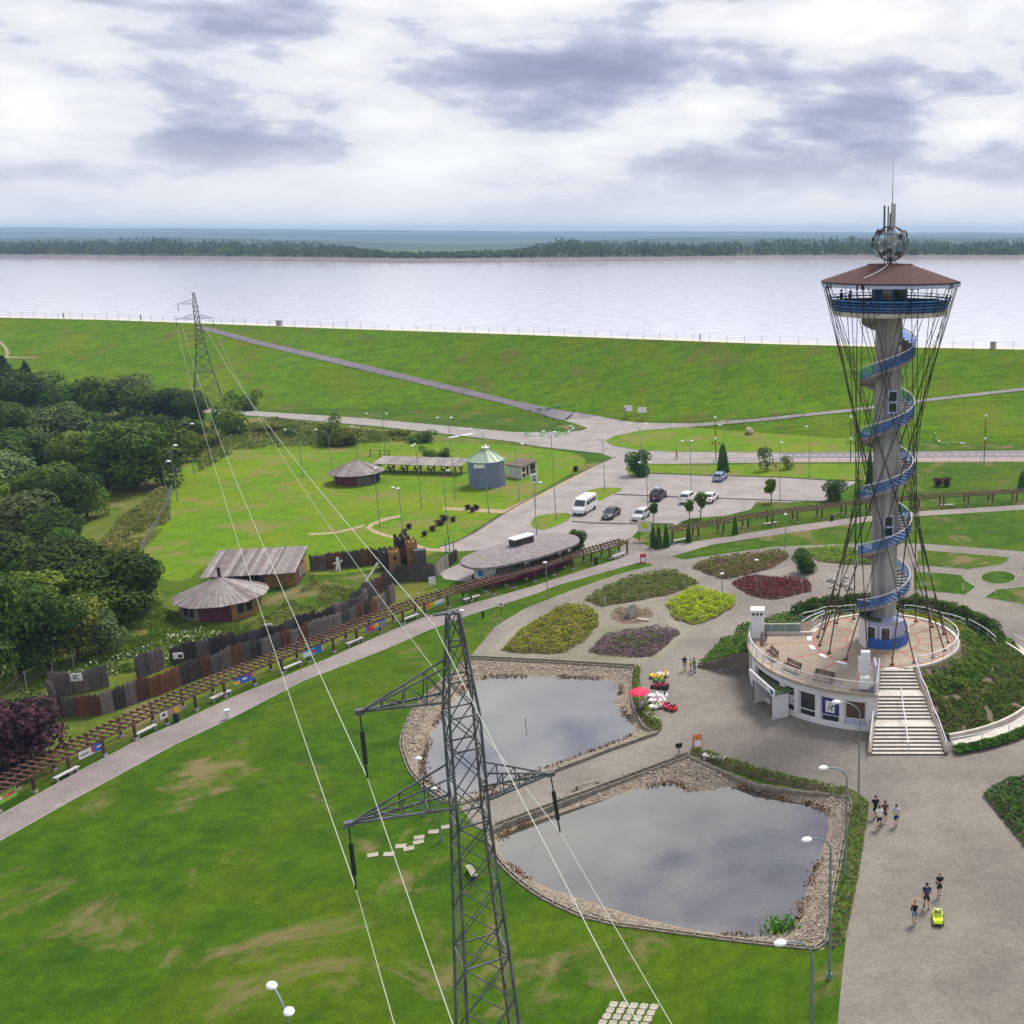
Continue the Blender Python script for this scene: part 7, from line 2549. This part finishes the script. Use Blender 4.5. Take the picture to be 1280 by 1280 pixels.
cnt = 0
for i in range(3300):
    u = rw_.uniform(-700, 2000)
    back_f = rw_.random()
    ft = min(range(0, len(far_top)), key=lambda q: abs(PPX + FPX * far_top[q].x / (far_top[q].y * CP + 26 * SP) - u))
    y = far_top[ft].y + 10 + back_f * 260
    x = (u - PPX) / FPX * (y * CP + 26 * SP)
    zt_ = PY(u, top_row(u), y).z
    hfull = max(4, zt_ - 15.5)
    hgt = hfull * (.5 + .5 * back_f) * rw_.uniform(.82, 1.12)
    con = rw_.random() < (.22 if u > 640 else .12)
    wd = hgt * (.16 if con else .42) * rw_.uniform(.8, 1.25) + (0 if con else 1.5)
    base_z = 15.3
    for q in range(54):
        if con:
            f = rw_.random() ** .7
            rad = wd * (1 - f) * rw_.uniform(.6, 1.1) + .3
            a = rw_.random() * 6.283
            p = Vector((x + rad * cos(a), y + rad * sin(a), base_z + hgt * (.05 + .98 * f)))
            s = 2.0
        else:
            uu = Vector((rw_.gauss(0, 1), rw_.gauss(0, 1), rw_.gauss(0, 1))).normalized()
            k = rw_.uniform(.7, 1.0)
            p = Vector((x + uu.x * wd * k, y + uu.y * wd * k, base_z + hgt * (.55 + .45 * uu.z * k)))
            s = 2.3
        d = Vector((rw_.gauss(0, .5), rw_.gauss(-.4, .5), rw_.gauss(.5, .5))).normalized()
        t = Matrix.Rotation(rw_.random() * 6.283, 3, d) @ d.orthogonal().normalized()
        w = d.cross(t)
        s *= rw_.uniform(.6, 1.2)
        b = len(fv)
        fv += [tuple(p - t * s * .5), tuple(p + w * s * .4), tuple(p + t * s * .5), tuple(p - w * s * .4)]
        ff.append((b, b + 1, b + 2, b + 3))
mb = MB()
mb.add(fv, ff)
tag(mb.build('far_wood', leaf_mat('far_wood_leaf', (.016, .042, .008), (.065, .115, .018), .022, .0, .1)), 'dark mixed wood along the far bank of the reservoir', 'wood', None, 'stuff')

# ================================================================ CARS
def loft(mb, rings, k=None):
    n = len(rings[0])
    b = [p for r in rings for p in r]
    fs = [(i * n + j, i * n + (j + 1) % n, (i + 1) * n + (j + 1) % n, (i + 1) * n + j) for i in range(len(rings) - 1) for j in range(n)]
    fs += [tuple(range(n - 1, -1, -1)), tuple((len(rings) - 1) * n + j for j in range(n))]
    mb.add(b, fs, k)


WHEEL = {}
WHEEL['tyre'] = MB().lathe([(.18, -.10), (.30, -.11), (.33, -.06), (.33, .06), (.30, .11), (.18, .10)], 16).mesh('tyre', M_TYRE, True)
WHEEL['rim'] = MB().lathe([(.02, -.105), (.12, -.11), (.19, -.09), (.21, 0), (.19, .09), (.12, .11), (.02, .105)], 12).mesh('rim', M_RIM)
CARP = {}


def car(label, u, v, az, colr, kind='hatch', group='cars in the car park', box=False):
    t = thing('parked_car' if kind != 'van' else 'minibus', label, 'car' if kind != 'van' else 'minibus', P(u, v) + Vector((0, 0, .014)), az, group)
    paint = mat('paint_' + colr[0], colr[1], .25, .04, 2, spec=.6)
    if kind == 'van':
        Lh, W = 2.75, 1.0
        sec = [(-2.75, .40, 2.35, .93), (-2.6, .35, 2.5, .98), (.9, .35, 2.5, 1.0), (1.35, .35, 2.3, 1.0), (1.95, .38, 1.35, .98), (2.55, .40, 1.1, .92), (2.75, .45, .85, .80)]
        wx = (-1.75, 1.85)
    else:
        hh = {'hatch': 0.0, 'sedan': -.04, 'suv': .2}[kind]
        Lh = {'hatch': 2.05, 'sedan': 2.25, 'suv': 2.25}[kind]
        W = .88
        sec = [(-Lh, .38, .78 + hh, .70), (-Lh + .12, .28, .96 + hh, .82), (-Lh * .5, .24, .98 + hh, .87), (.55, .24, .95 + hh, .87), (Lh - .55, .26, .84 + hh, .84), (Lh - .12, .30, .74 + hh, .78), (Lh, .40, .62 + hh, .66)]
        wx = (-Lh * .62, Lh * .62)
    bd = MB()
    rings = []
    for x, z0, z1, w in sec:
        zm = z0 + (z1 - z0) * .55
        rings.append([Vector((x, -w * .9, z0)), Vector((x, w * .9, z0)), Vector((x, w, zm)), Vector((x, w * .93, z1 - .05)), Vector((x, w * .80, z1)), Vector((x, -w * .80, z1)), Vector((x, -w * .93, z1 - .05)), Vector((x, -w, zm))])
    loft(bd, rings)
    if kind != 'van':
        zb = .93 + hh
        zr = {'hatch': 1.47, 'sedan': 1.42, 'suv': 1.72}[kind]
        xr0, xr1 = {'hatch': (-1.45, .28), 'sedan': (-.95, .30), 'suv': (-1.65, .30)}[kind]
        xb0, xb1 = {'hatch': (-1.93, 1.05), 'sedan': (-1.65, 1.10), 'suv': (-2.12, 1.05)}[kind]
        g = []
        for (x0_, x1_, w, z) in ((xb0, xb1, .82, zb - .03), (xr0 - .05, xr1 + .08, .66, zr - .05), (xr0, xr1, .60, zr)):
            g.append([Vector((x0_, -w, z)), Vector((x1_, -w, z)), Vector((x1_, w, z)), Vector((x0_, w, z))])
        loft(bd, g)
    bo = bd.build('body', paint, t, smooth=True)
    gl = MB()
    if kind == 'van':
        for s in (-1, 1):
            for (x0, x1) in ((-2.3, -1.3), (-1.2, -.2), (-.1, .65), (.8, 1.5)):
                gl.add([(x0, s * 1.005, 1.45), (x1, s * 1.005, 1.45), (x1 - (.25 if x1 > 1 else 0), s * .995, 2.1), (x0, s * .995, 2.1)], [(0, 1, 2, 3)])
        gl.add([(1.98, -.86, 1.40), (1.98, .86, 1.40), (1.42, .82, 2.22), (1.42, -.82, 2.22)], [(0, 1, 2, 3)])
        gl.add([(-2.79, -.8, 1.5), (-2.79, .8, 1.5), (-2.70, .78, 2.2), (-2.70, -.78, 2.2)], [(0, 1, 2, 3)])
    else:
        e = .012

        def q(p):
            return p
        A, B = g[0], g[1]
        lo_, hi_ = .14, .90
        quads = [(0, 1), (1, 2), (2, 3), (3, 0)]
        cen = Vector(((xb0 + xb1) / 2, 0, zb))
        for i, j in quads:
            a, b, c_, d_ = A[i].lerp(B[i], lo_), A[j].lerp(B[j], lo_), A[j].lerp(B[j], hi_), A[i].lerp(B[i], hi_)
            nrm_ = (b - a).cross(d_ - a).normalized()
            if nrm_.dot((a + c_) / 2 - cen) < 0:
                nrm_ = -nrm_
            if i in (0, 2):
                for f0, f1 in ((.06, .34), (.37, .64), (.67, .93)):
                    gl.add([a.lerp(b, f0) + nrm_ * e, a.lerp(b, f1) + nrm_ * e, d_.lerp(c_, f1) + nrm_ * e, d_.lerp(c_, f0) + nrm_ * e], [(0, 1, 2, 3)])
            else:
                gl.add([a.lerp(b, .07) + nrm_ * e, a.lerp(b, .93) + nrm_ * e, d_.lerp(c_, .93) + nrm_ * e, d_.lerp(c_, .07) + nrm_ * e], [(0, 1, 2, 3)])
    gl.build('windows', M_GLASS, t)
    zl = .95 if kind == 'van' else .68 + (.15 if kind == 'suv' else 0)
    for s in (-1, 1):
        MB().box(Lh - .20, Lh + .012, s * (W * .62) - .16, s * (W * .62) + .16, zl - .08, zl + .07).build('headlight', mat('lamp_glass', (.6, .62, .65), .1, .05, 2, spec=.8), t)
        MB().box(-Lh - .012, -Lh + .15, s * (W * .68) - .13, s * (W * .68) + .13, zl + .02, zl + .22).build('tail_light', mat('tail_red', (.35, .02, .02), .2, .05, 2, spec=.6), t)
        MB().box(.78, .95, s * (W + .02), s * (W + .16), zb + .04 if kind != 'van' else 1.5, (zb + .18) if kind != 'van' else 1.75).build('mirror', paint if kind != 'van' else M_BLACK, t)
    MB().box(Lh - .1, Lh + .02, -W * .75, W * .75, .30, .50).build('bumper', M_BLACK if kind == 'van' else paint, t)
    MB().box(Lh + .0, Lh + .03, -.25, .25, .42, .53).build('number_plate', M_WHITE, t)
    MB().box(-Lh - .03, -Lh + .02, -.25, .25, .60, .71).build('number_plate', M_WHITE, t)
    for x in wx:
        for s in (-1, 1):
            o = put('wheel', WHEEL['tyre'], t, (x, s * (W - .08), .33))
            o.rotation_euler = (pi / 2, 0, 0)
            put('rim', WHEEL['rim'], o)
    if box:
        MB().box(-1.1, .1, -.42, .42, zr + .06, zr + .36).build('roof_box', mat('paint_grey_box', (.35, .37, .40), .4, .05, 2), t)
    return t


pd = P(722, 646) - P(746, 631)
AZC = atan2(pd.y, pd.x)
car('white minibus with dark side windows parked beside the grass island', 731, 640, AZC, ('white', (.78, .78, .78)), 'van', 'vehicles in the car park')
car('dark grey hatchback parked next to the white minibus', 764, 646, AZC, ('dark_grey', (.055, .06, .07)), 'sedan', 'vehicles in the car park')
car('pale silver hatchback partly behind the map board', 801, 648, AZC, ('pale_silver', (.52, .50, .52)), 'hatch', 'vehicles in the car park')
car('black estate car with grey roof box', 823, 624, AZC + pi, ('black', (.018, .020, .028)), 'suv', 'vehicles in the car park', True)
car('white estate car parked behind the standard trees', 860, 627, AZC + pi, ('white', (.78, .78, .78)), 'suv', 'vehicles in the car park')
car('white low saloon half hidden by a standard tree', 888, 626, AZC + pi, ('white', (.78, .78, .78)), 'sedan', 'vehicles in the car park')
car('pale blue hatchback parked alone at the upper kerb', 900, 600, AZC + pi, ('pale_blue', (.30, .38, .55)), 'hatch', 'vehicles in the car park')

# ================================================================ PEOPLE
def skin_mesh(name, verts, edges, radii, mat_, root=0, sub=1, extra=None):
    me = bpy.data.meshes.new('tmp')
    me.from_pydata([tuple(v) for v in verts], edges, [])
    ob = bpy.data.objects.new('tmp', me)
    COL.objects.link(ob)
    md = ob.modifiers.new('s', 'SKIN')
    md.use_smooth_shade = True
    sv = me.skin_vertices[0].data if me.skin_vertices else None
    if sv is None:
        bm = bmesh.new()
        bm.from_mesh(me)
        bm.verts.layers.skin.verify()
        bm.to_mesh(me)
        bm.free()
        sv = me.skin_vertices[0].data
    for i, r in enumerate(radii):
        sv[i].radius = (r, r) if not isinstance(r, tuple) else r
        sv[i].use_root = (i == root)
    md2 = ob.modifiers.new('d', 'SUBSURF')
    md2.levels = md2.render_levels = sub
    dg = bpy.context.evaluated_depsgraph_get()
    out = bpy.data.meshes.new_from_object(ob.evaluated_get(dg))
    bpy.data.objects.remove(ob)
    if extra:
        bm = bmesh.new()
        bm.from_mesh(out)
        e2 = extra.mesh('e', mat_)
        bm.from_mesh(e2)
        bm.to_mesh(out)
        bm.free()
    out.name = name
    out.materials.clear()
    out.materials.append(mat_)
    out.polygons.foreach_set('use_smooth', [True] * len(out.polygons))
    return out


def person(label, loc, az, H=1.75, shirt=None, legs=None, hair=M_HAIRD, stride=.22, female=False, sleeve=True, long_hair=False, bag=None, arms='swing', group='visitors walking about', dress=False, trousers=False):
    t = thing('person', label, 'person', loc, az, group)      # faces local +y
    k = H / 1.75
    sw = .17 if female else .20
    hw = .10
    s = stride

    def V(x, y, z):
        return Vector((x * k, y * k, z * k))
    vs = [V(0, 0, .94), V(0, 0, 1.12), V(0, .01, 1.32), V(0, 0, 1.46), V(0, .01, 1.54), V(0, .03, 1.66),
          V(-sw, 0, 1.40), V(sw, 0, 1.40)]
    ra = [.12, .10 if female else .115, .11 if female else .125, .055, .055, .095, .06, .06]
    ed = [(0, 1), (1, 2), (2, 3), (3, 4), (4, 5), (2, 6), (2, 7)]
    hands = []
    for sd_, i0 in ((-1, 6), (1, 7)):
        if arms == 'swing':
            el, wr = V(sd_ * (sw + .06), -.03 - sd_ * s * .35, 1.13), V(sd_ * (sw + .06), .06 - sd_ * s * .7, .90)
        elif arms == 'fold':
            el, wr = V(sd_ * (sw + .08), .05, 1.14), V(sd_ * .06, .20, 1.16)
        else:
            el, wr = V(sd_ * (sw + .05), .02, 1.14), V(sd_ * (sw + .03), .22, 1.02)
        hd = wr + (wr - el).normalized() * .07 * k
        b = len(vs)
        vs += [el, wr, hd]
        ra += [.043, .030, .032]
        ed += [(i0, b), (b, b + 1), (b + 1, b + 2)]
        hands.append((wr, hd))
    legi = []
    for sd_ in (-1, 1):
        f = sd_ * s
        hip, kn, an, to = V(sd_ * hw, 0, .86), V(sd_ * hw, f * .55 + .03, .49), V(sd_ * hw * .95, f - .02, .09), V(sd_ * hw * 1.1, f + .13, .04)
        b = len(vs)
        vs += [hip, kn, an, to]
        ra += [.088, .058, .040, .035]
        ed += [(0, b), (b, b + 1), (b + 1, b + 2), (b + 2, b + 3)]
        legi.append((hip, kn, an, to))
    ra = [r * k for r in ra]
    fx = MB()
    for (wr, hd), sd_ in zip(hands, (-1, 1)):
        d = (hd - wr).normalized()
        side = d.cross(Vector((1, 0, 0))).normalized()
        for q in range(4):
            st = hd + side * (.018 * (q - 1.5)) * k
            ln = (.06, .075, .07, .055)[q] * k
            fx.tube([st, st + d * ln * .6, st + d * ln + Vector((-sd_ * .02 * k, 0, 0))], [.009 * k, .008 * k, .006 * k], 4)
        fx.tube([wr + d * .03 * k, wr + d * .06 * k + side * .04 * k], [.010 * k, .007 * k], 4)
    fx.ball(V(0, .125, 1.655), .018 * k, 5, 4)
    for e in (-1, 1):
        fx.ball(V(e * .095, .02, 1.655), (.014 * k, .02 * k, .028 * k), 5, 4)
    put('body', skin_mesh('body', vs, ed, ra, M_SKIN, 0, 1, fx), t)
    # clothes follow the same joints
    up = [vs[0] + Vector((0, 0, -.06 * k)), vs[1], vs[2], vs[3] + Vector((0, 0, -.02 * k)), vs[6], vs[7]]
    rr = [.155, .145 if female else .16, .165 if female else .185, .085, .095, .095]
    ee = [(0, 1), (1, 2), (2, 3), (2, 4), (2, 5)]
    if sleeve:
        for i0, el in ((4, vs[8]), (5, vs[11])):
            b = len(up)
            up.append(vs[6 if i0 == 4 else 7].lerp(el, .62))
            rr.append(.062)
            ee.append((i0, b))
    put('shirt', skin_mesh('shirt', up, ee, [r * k for r in rr], shirt, 1), t)
    lo_, rl, le = [vs[0] + Vector((0, 0, .02 * k)), vs[0] + Vector((0, 0, -.07 * k))], [.145, .14], [(0, 1)]
    for hip, kn, an, to in legi:
        b = len(lo_)
        if dress or trousers:
            lo_ += [hip, kn, kn.lerp(an, .9)] if trousers else [hip, hip.lerp(kn, .7)]
            rl += [.10, .075, .06] if trousers else [.12, .13]
            le += [(1, b), (b, b + 1)] + ([(b + 1, b + 2)] if trousers else [])
        else:
            lo_ += [hip, hip.lerp(kn, .9)]
            rl += [.118, .105]
            le += [(1, b), (b, b + 1)]
    put('shorts', skin_mesh('shorts', lo_, le, [r * k for r in rl], legs, 0), t)
    for hip, kn, an, to in legi:
        sh_ = MB().tube([an + Vector((0, -.06 * k, -.03 * k)), an + Vector((0, .02 * k, -.035 * k)), to + Vector((0, .05 * k, -.005))], [.045 * k, .048 * k, .034 * k], 7)
        sh_.build('shoe', M_BLACK if not female else M_STEEL, t)
    hr = MB().ball(V(0, .005, 1.695), (.105 * k, .115 * k, .105 * k), 10, 7)
    if long_hair:
        hr.tube([V(0, -.06, 1.68), V(0, -.10, 1.5), V(0, -.09, 1.34)], [.09 * k, .075 * k, .03 * k], 7)
    hr.build('hair', hair, t, smooth=True)
    if bag == 'back':
        MB().ball(V(0, -.2, 1.26), (.15 * k, .10 * k, .2 * k), 8, 6).build('backpack', mat('indigo_cloth', (.06, .05, .14), .8, .1, 3), t, smooth=True)
    elif bag:
        MB().ball(V(.22, -.02, 1.0), (.06 * k, .13 * k, .12 * k), 8, 6).build('shoulder_bag', bag, t, smooth=True)
    return t


C_BLACK = mat('black_cloth', (.016, .015, .018), .9, .2, 4)
C_WHITE = mat('white_cloth', (.70, .70, .72), .9, .06, 4)
C_NAVY = mat('navy_cloth', (.03, .025, .075), .9, .2, 4)
C_GREYL = mat('light_grey_cloth', (.46, .46, .52), .9, .1, 4)
C_DENIM = mat('denim', (.14, .23, .40), .9, .15, 4)
C_BROWN = mat('brown_cloth', (.12, .06, .05), .9, .15, 4)
C_LILAC = mat('lilac_cloth', (.42, .30, .50), .9, .1, 4)
C_YEL = mat('yellow_cloth', (.55, .50, .10), .9, .1, 4)
C_BLUE = mat('blue_cloth', (.05, .16, .42), .9, .1, 4)
C_RED = mat('red_cloth', (.42, .04, .04), .9, .1, 4)
Z_ = Vector((0, 0, .013))
person('man in black shirt walking in the group of four', P(1094, 1022) + Z_, pi + .1, 1.78, C_BLACK, C_BLACK, stride=.15)
person('man in white T-shirt and dark shorts walking in front of the group of four', P(1099, 1035) + Z_, pi, 1.80, C_WHITE, C_NAVY)
person('woman in brown top with loose hair and shoulder bag in the group of four', P(1106, 1027) + Z_, pi - .2, 1.68, C_BROWN, C_BROWN, female=True, long_hair=True, bag=C_BROWN, stride=-.2)
person('woman in light grey top and dark shorts walking a little apart from her group', P(1120, 1032) + Z_, pi, 1.70, C_GREYL, C_NAVY, female=True, long_hair=True, stride=.2)
person('woman in black top and shorts with folded arms behind the green toy car', P(1174, 1120) + Z_, pi, 1.70, C_BLACK, C_BLACK, female=True, arms='fold', hair=M_HAIRB, bag=C_BLACK, stride=.18)
person('man in dark T-shirt with a backpack walking away across the plaza', P(1158, 1135) + Z_, .05, 1.80, C_NAVY, C_BLACK, bag='back', stride=-.2)
person('blond woman in black vest and denim shorts beside the green toy car', P(1143, 1154) + Z_, pi - .1, 1.68, C_BLACK, C_DENIM, female=True, sleeve=False, hair=M_HAIRB, stride=.2, bag=C_NAVY)
person('woman in lilac skirt and dark top standing near the retaining wall', P(856, 839) + Z_, .3, 1.66, C_NAVY, C_LILAC, female=True, dress=True, stride=.06, hair=M_HAIRB)
person('child in yellow shirt beside the retaining wall', P(864, 839) + Z_, 1.2, 1.25, C_YEL, C_BLUE, stride=.1)
person('person in blue trousers and green top beside the retaining wall', P(868, 841) + Z_, -.8, 1.55, mat('green_cloth', (.07, .16, .09), .9, .1, 4), C_BLUE, trousers=True, stride=.08)
person('walker in red shirt on the road pavement by the railing', P(846, 574) + Vector((0, 0, .018)), pi / 2, 1.75, C_RED, C_BLACK, trousers=True)
for (u, lb) in ((72, 'dark figure walking on the embankment crest'), (177, 'lone dark figure on the crest near the far pylon'), (875, 'dark figure at the top of the gully on the crest')):
    i = min(range(len(crest)), key=lambda q: abs(PPX + FPX * crest[q].x / (crest[q].y * CP + (CAM_H - CZ) * SP) - u))
    person(lb, crest[i] - toe[i] * 1.6, pi / 2, 1.75, C_BLACK, C_BLACK, trousers=True, group='walkers on the crest')
sa = radians(-62)
za = None
for kk in range(9):
    a = sa + 2 * pi * kk
    z = hz_at(a)
    if 26.0 < z + ZT < 31.5:
        person('person in pale pink top descending the spiral stair', Vector((TX + 1.9 * cos(a), TY + 1.9 * sin(a), ZT + hz_at(a + .1))), pi * .6, 1.68, mat('pale_pink_cloth', (.62, .52, .55), .9, .05, 3), C_LILAC, female=True, stride=.05, group='visitors on the tower')
        break
person('dark-clothed visitor at the rail of the lookout deck', Vector((TX - 4.3, TY + .6, 35.2)), 2.0, 1.75, C_BLACK, C_BLACK, trousers=True, stride=.02, group='visitors on the tower')
person('second dark visitor beside the deck rail', Vector((TX - 3.5, TY + 1.4, 35.2)), 2.0, 1.6, C_NAVY, C_BLACK, trousers=True, stride=.02, group='visitors on the tower')


# ---------------------------------------------------------------- ride-on toy cars and parasol
def toycar(name, label, u, v, az, m1, m2, s=1.0, group='ride-on toy cars for hire'):
    t = thing(name, label, 'toy car', P(u, v) + Vector((0, 0, .013)), az, group)
    b = MB()
    loft(b, [[Vector((x * s, -w * s, z0 * s)), Vector((x * s, w * s, z0 * s)), Vector((x * s, w * s * .9, z1 * s)), Vector((x * s, -w * s * .9, z1 * s))] for x, z0, z1, w in ((-.62, .16, .40, .30), (-.5, .12, .52, .36), (-.15, .12, .34, .36), (.15, .12, .40, .36), (.5, .14, .42, .34), (.64, .18, .30, .26))])
    b.build('body', m1, t, smooth=True)
    MB().box(-.42 * s, -.30 * s, -.24 * s, .24 * s, .34 * s, .70 * s).build('seat_back', m2, t)
    MB().add([(.12 * s, -.3 * s, .40 * s), (.12 * s, .3 * s, .40 * s), (.0, .28 * s, .62 * s), (.0, -.28 * s, .62 * s)], [(0, 1, 2, 3)]).build('windscreen', m2, t)
    MB().box(.60 * s, .66 * s, -.24 * s, .24 * s, .14 * s, .24 * s).build('bumper', M_BLACK, t)
    for x in (-.38, .38):
        for q in (-1, 1):
            o = MB().lathe([(.02, -.05), (.13, -.05), (.13, .05), (.02, .05)], 10).build('wheel', M_TYRE, t, (x * s, q * .34 * s, .13 * s))
            o.rotation_euler = (pi / 2, 0, 0)
            o.scale = (s, s, s)
    return t


for (u, v, az, m1, m2, lb) in ((819, 848, 2.7, M_YELL, M_WHITE, 'yellow ride-on toy car at the head of the row'), (829, 846, 2.9, mat('cream_plastic', (.70, .60, .48), .4, .05, 2), M_YELL, 'cream ride-on toy car beside the yellow one'), (824, 854, 2.8, mat('green_plastic', (.03, .14, .05), .4, .05, 2), M_YELL, 'dark green ride-on toy car in the row'), (821, 860, 2.8, M_MAROON, M_RED, 'maroon ride-on toy car in the row'), (829, 861, 2.9, M_BLACK, M_RED, 'black ride-on toy car in the row'),
                               (817, 873, 3.0, M_MAGW, M_WHITE, 'white ride-on toy car next to the parasol'), (827, 873, 3.0, M_WHITE, M_BLACK, 'glossy white ride-on toy car with black screen'), (818, 879, 3.1, M_MAGW, M_PINKP, 'pink and white ride-on toy car next to the parasol'), (825, 879, 3.1, M_MAGW, M_MAGW, 'pale pink ride-on toy car'), (819, 886, 3.6, M_WHITE, M_LIME, 'white and green ride-on toy car by the stone bench'),
                               (832, 885, 2.6, M_PINKP, M_MAROON, 'pink ride-on toy car standing apart'), (839, 888, 2.6, M_RED, M_MAROON, 'red ride-on toy car with dark rear standing apart')):
    toycar('toy_car', lb, u, v, az, m1, m2, .9)
tc_ = toycar('toy_car', 'lime green ride-on toy car driven by a small child', 1172, 1152, -pi / 2 - .08, M_LIME, M_LIME, .95, None)
kid = thing('person', 'small child in dark top and pale cap sitting in the lime toy car', 'person', P(1172, 1152) + Vector((0, .10, .24)), pi)
vs = [Vector(p) for p in ((0, 0, .08), (0, 0, .22), (0, 0, .34), (0, .01, .40), (0, .02, .50), (-.11, 0, .32), (.11, 0, .32), (-.14, .12, .24), (.14, .12, .24), (-.08, .24, .26), (.08, .24, .26), (-.07, .16, .06), (.07, .16, .06), (-.07, .30, .02), (.07, .30, .02))]
put('body', skin_mesh('body', vs, [(0, 1), (1, 2), (2, 3), (3, 4), (2, 5), (2, 6), (5, 7), (6, 8), (7, 9), (8, 10), (0, 11), (0, 12), (11, 13), (12, 14)], [.09, .095, .09, .04, .08, .04, .04, .03, .03, .025, .025, .05, .05, .035, .035], M_SKIN), kid)
put('shirt', skin_mesh('shirt', vs[:4] + vs[5:9], [(0, 1), (1, 2), (2, 3), (2, 4), (2, 5), (4, 6), (5, 7)], [.11, .11, .10, .05, .055, .055, .042, .042], C_NAVY), kid)
MB().ball((0, .015, .545), (.088, .095, .06), 10, 6).build('cap', C_WHITE, kid, smooth=True)
um = thing('parasol', 'red parasol shading the toy car stand', 'parasol', P(800, 887))
MB().tube([(0, 0, 0), (0, 0, 2.0)], .025, 6).build('pole', M_WHITE, um)
for i in range(8):
    a, b = 2 * pi * i / 8, 2 * pi * (i + 1) / 8
    g_ = MB()
    prof = [(.02, 2.12), (.45, 2.0), (.82, 1.84), (1.0, 1.70)]
    for (r0, z0), (r1, z1) in zip(prof, prof[1:]):
        g_.add([(r0 * cos(a), r0 * sin(a), z0), (r1 * cos(a), r1 * sin(a), z1), (r1 * cos(b), r1 * sin(b), z1), (r0 * cos(b), r0 * sin(b), z0)], [(0, 1, 2, 3)])
    g_.build('canopy_panel', mat('red_canopy', (.62, .03, .09), .7, .08, 2), um)
MB().tube([(0, 0, 2.1), (0, 0, 2.3)], .02, 6).build('spike', M_WHITE, um)
person('seated attendant in dark clothes under the red parasol', P(803, 893) + Z_, .6, 1.5, C_LILAC, C_BLACK, trousers=True, stride=.05, arms='front', hair=M_HAIRB)

# ================================================================ HAZE
hb = MB().box(-10400, 10400, -420, 10300, -25, 84)
hzo = hb.build('haze', [])
hm = bpy.data.materials.new('haze')
hm.use_nodes = True
hm.node_tree.nodes.clear()
pv = hm.node_tree.nodes.new('ShaderNodeVolumePrincipled')
pv.inputs['Color'].default_value = (.48, .70, 1.0, 1)
pv.inputs['Density'].default_value = .00015
pv.inputs['Anisotropy'].default_value = 0.0
om = hm.node_tree.nodes.new('ShaderNodeOutputMaterial')
hm.node_tree.links.new(pv.outputs[0], om.inputs['Volume'])
hzo.data.materials.append(hm)
tag(hzo, 'thin bluish haze in the air', 'haze', None, 'stuff')
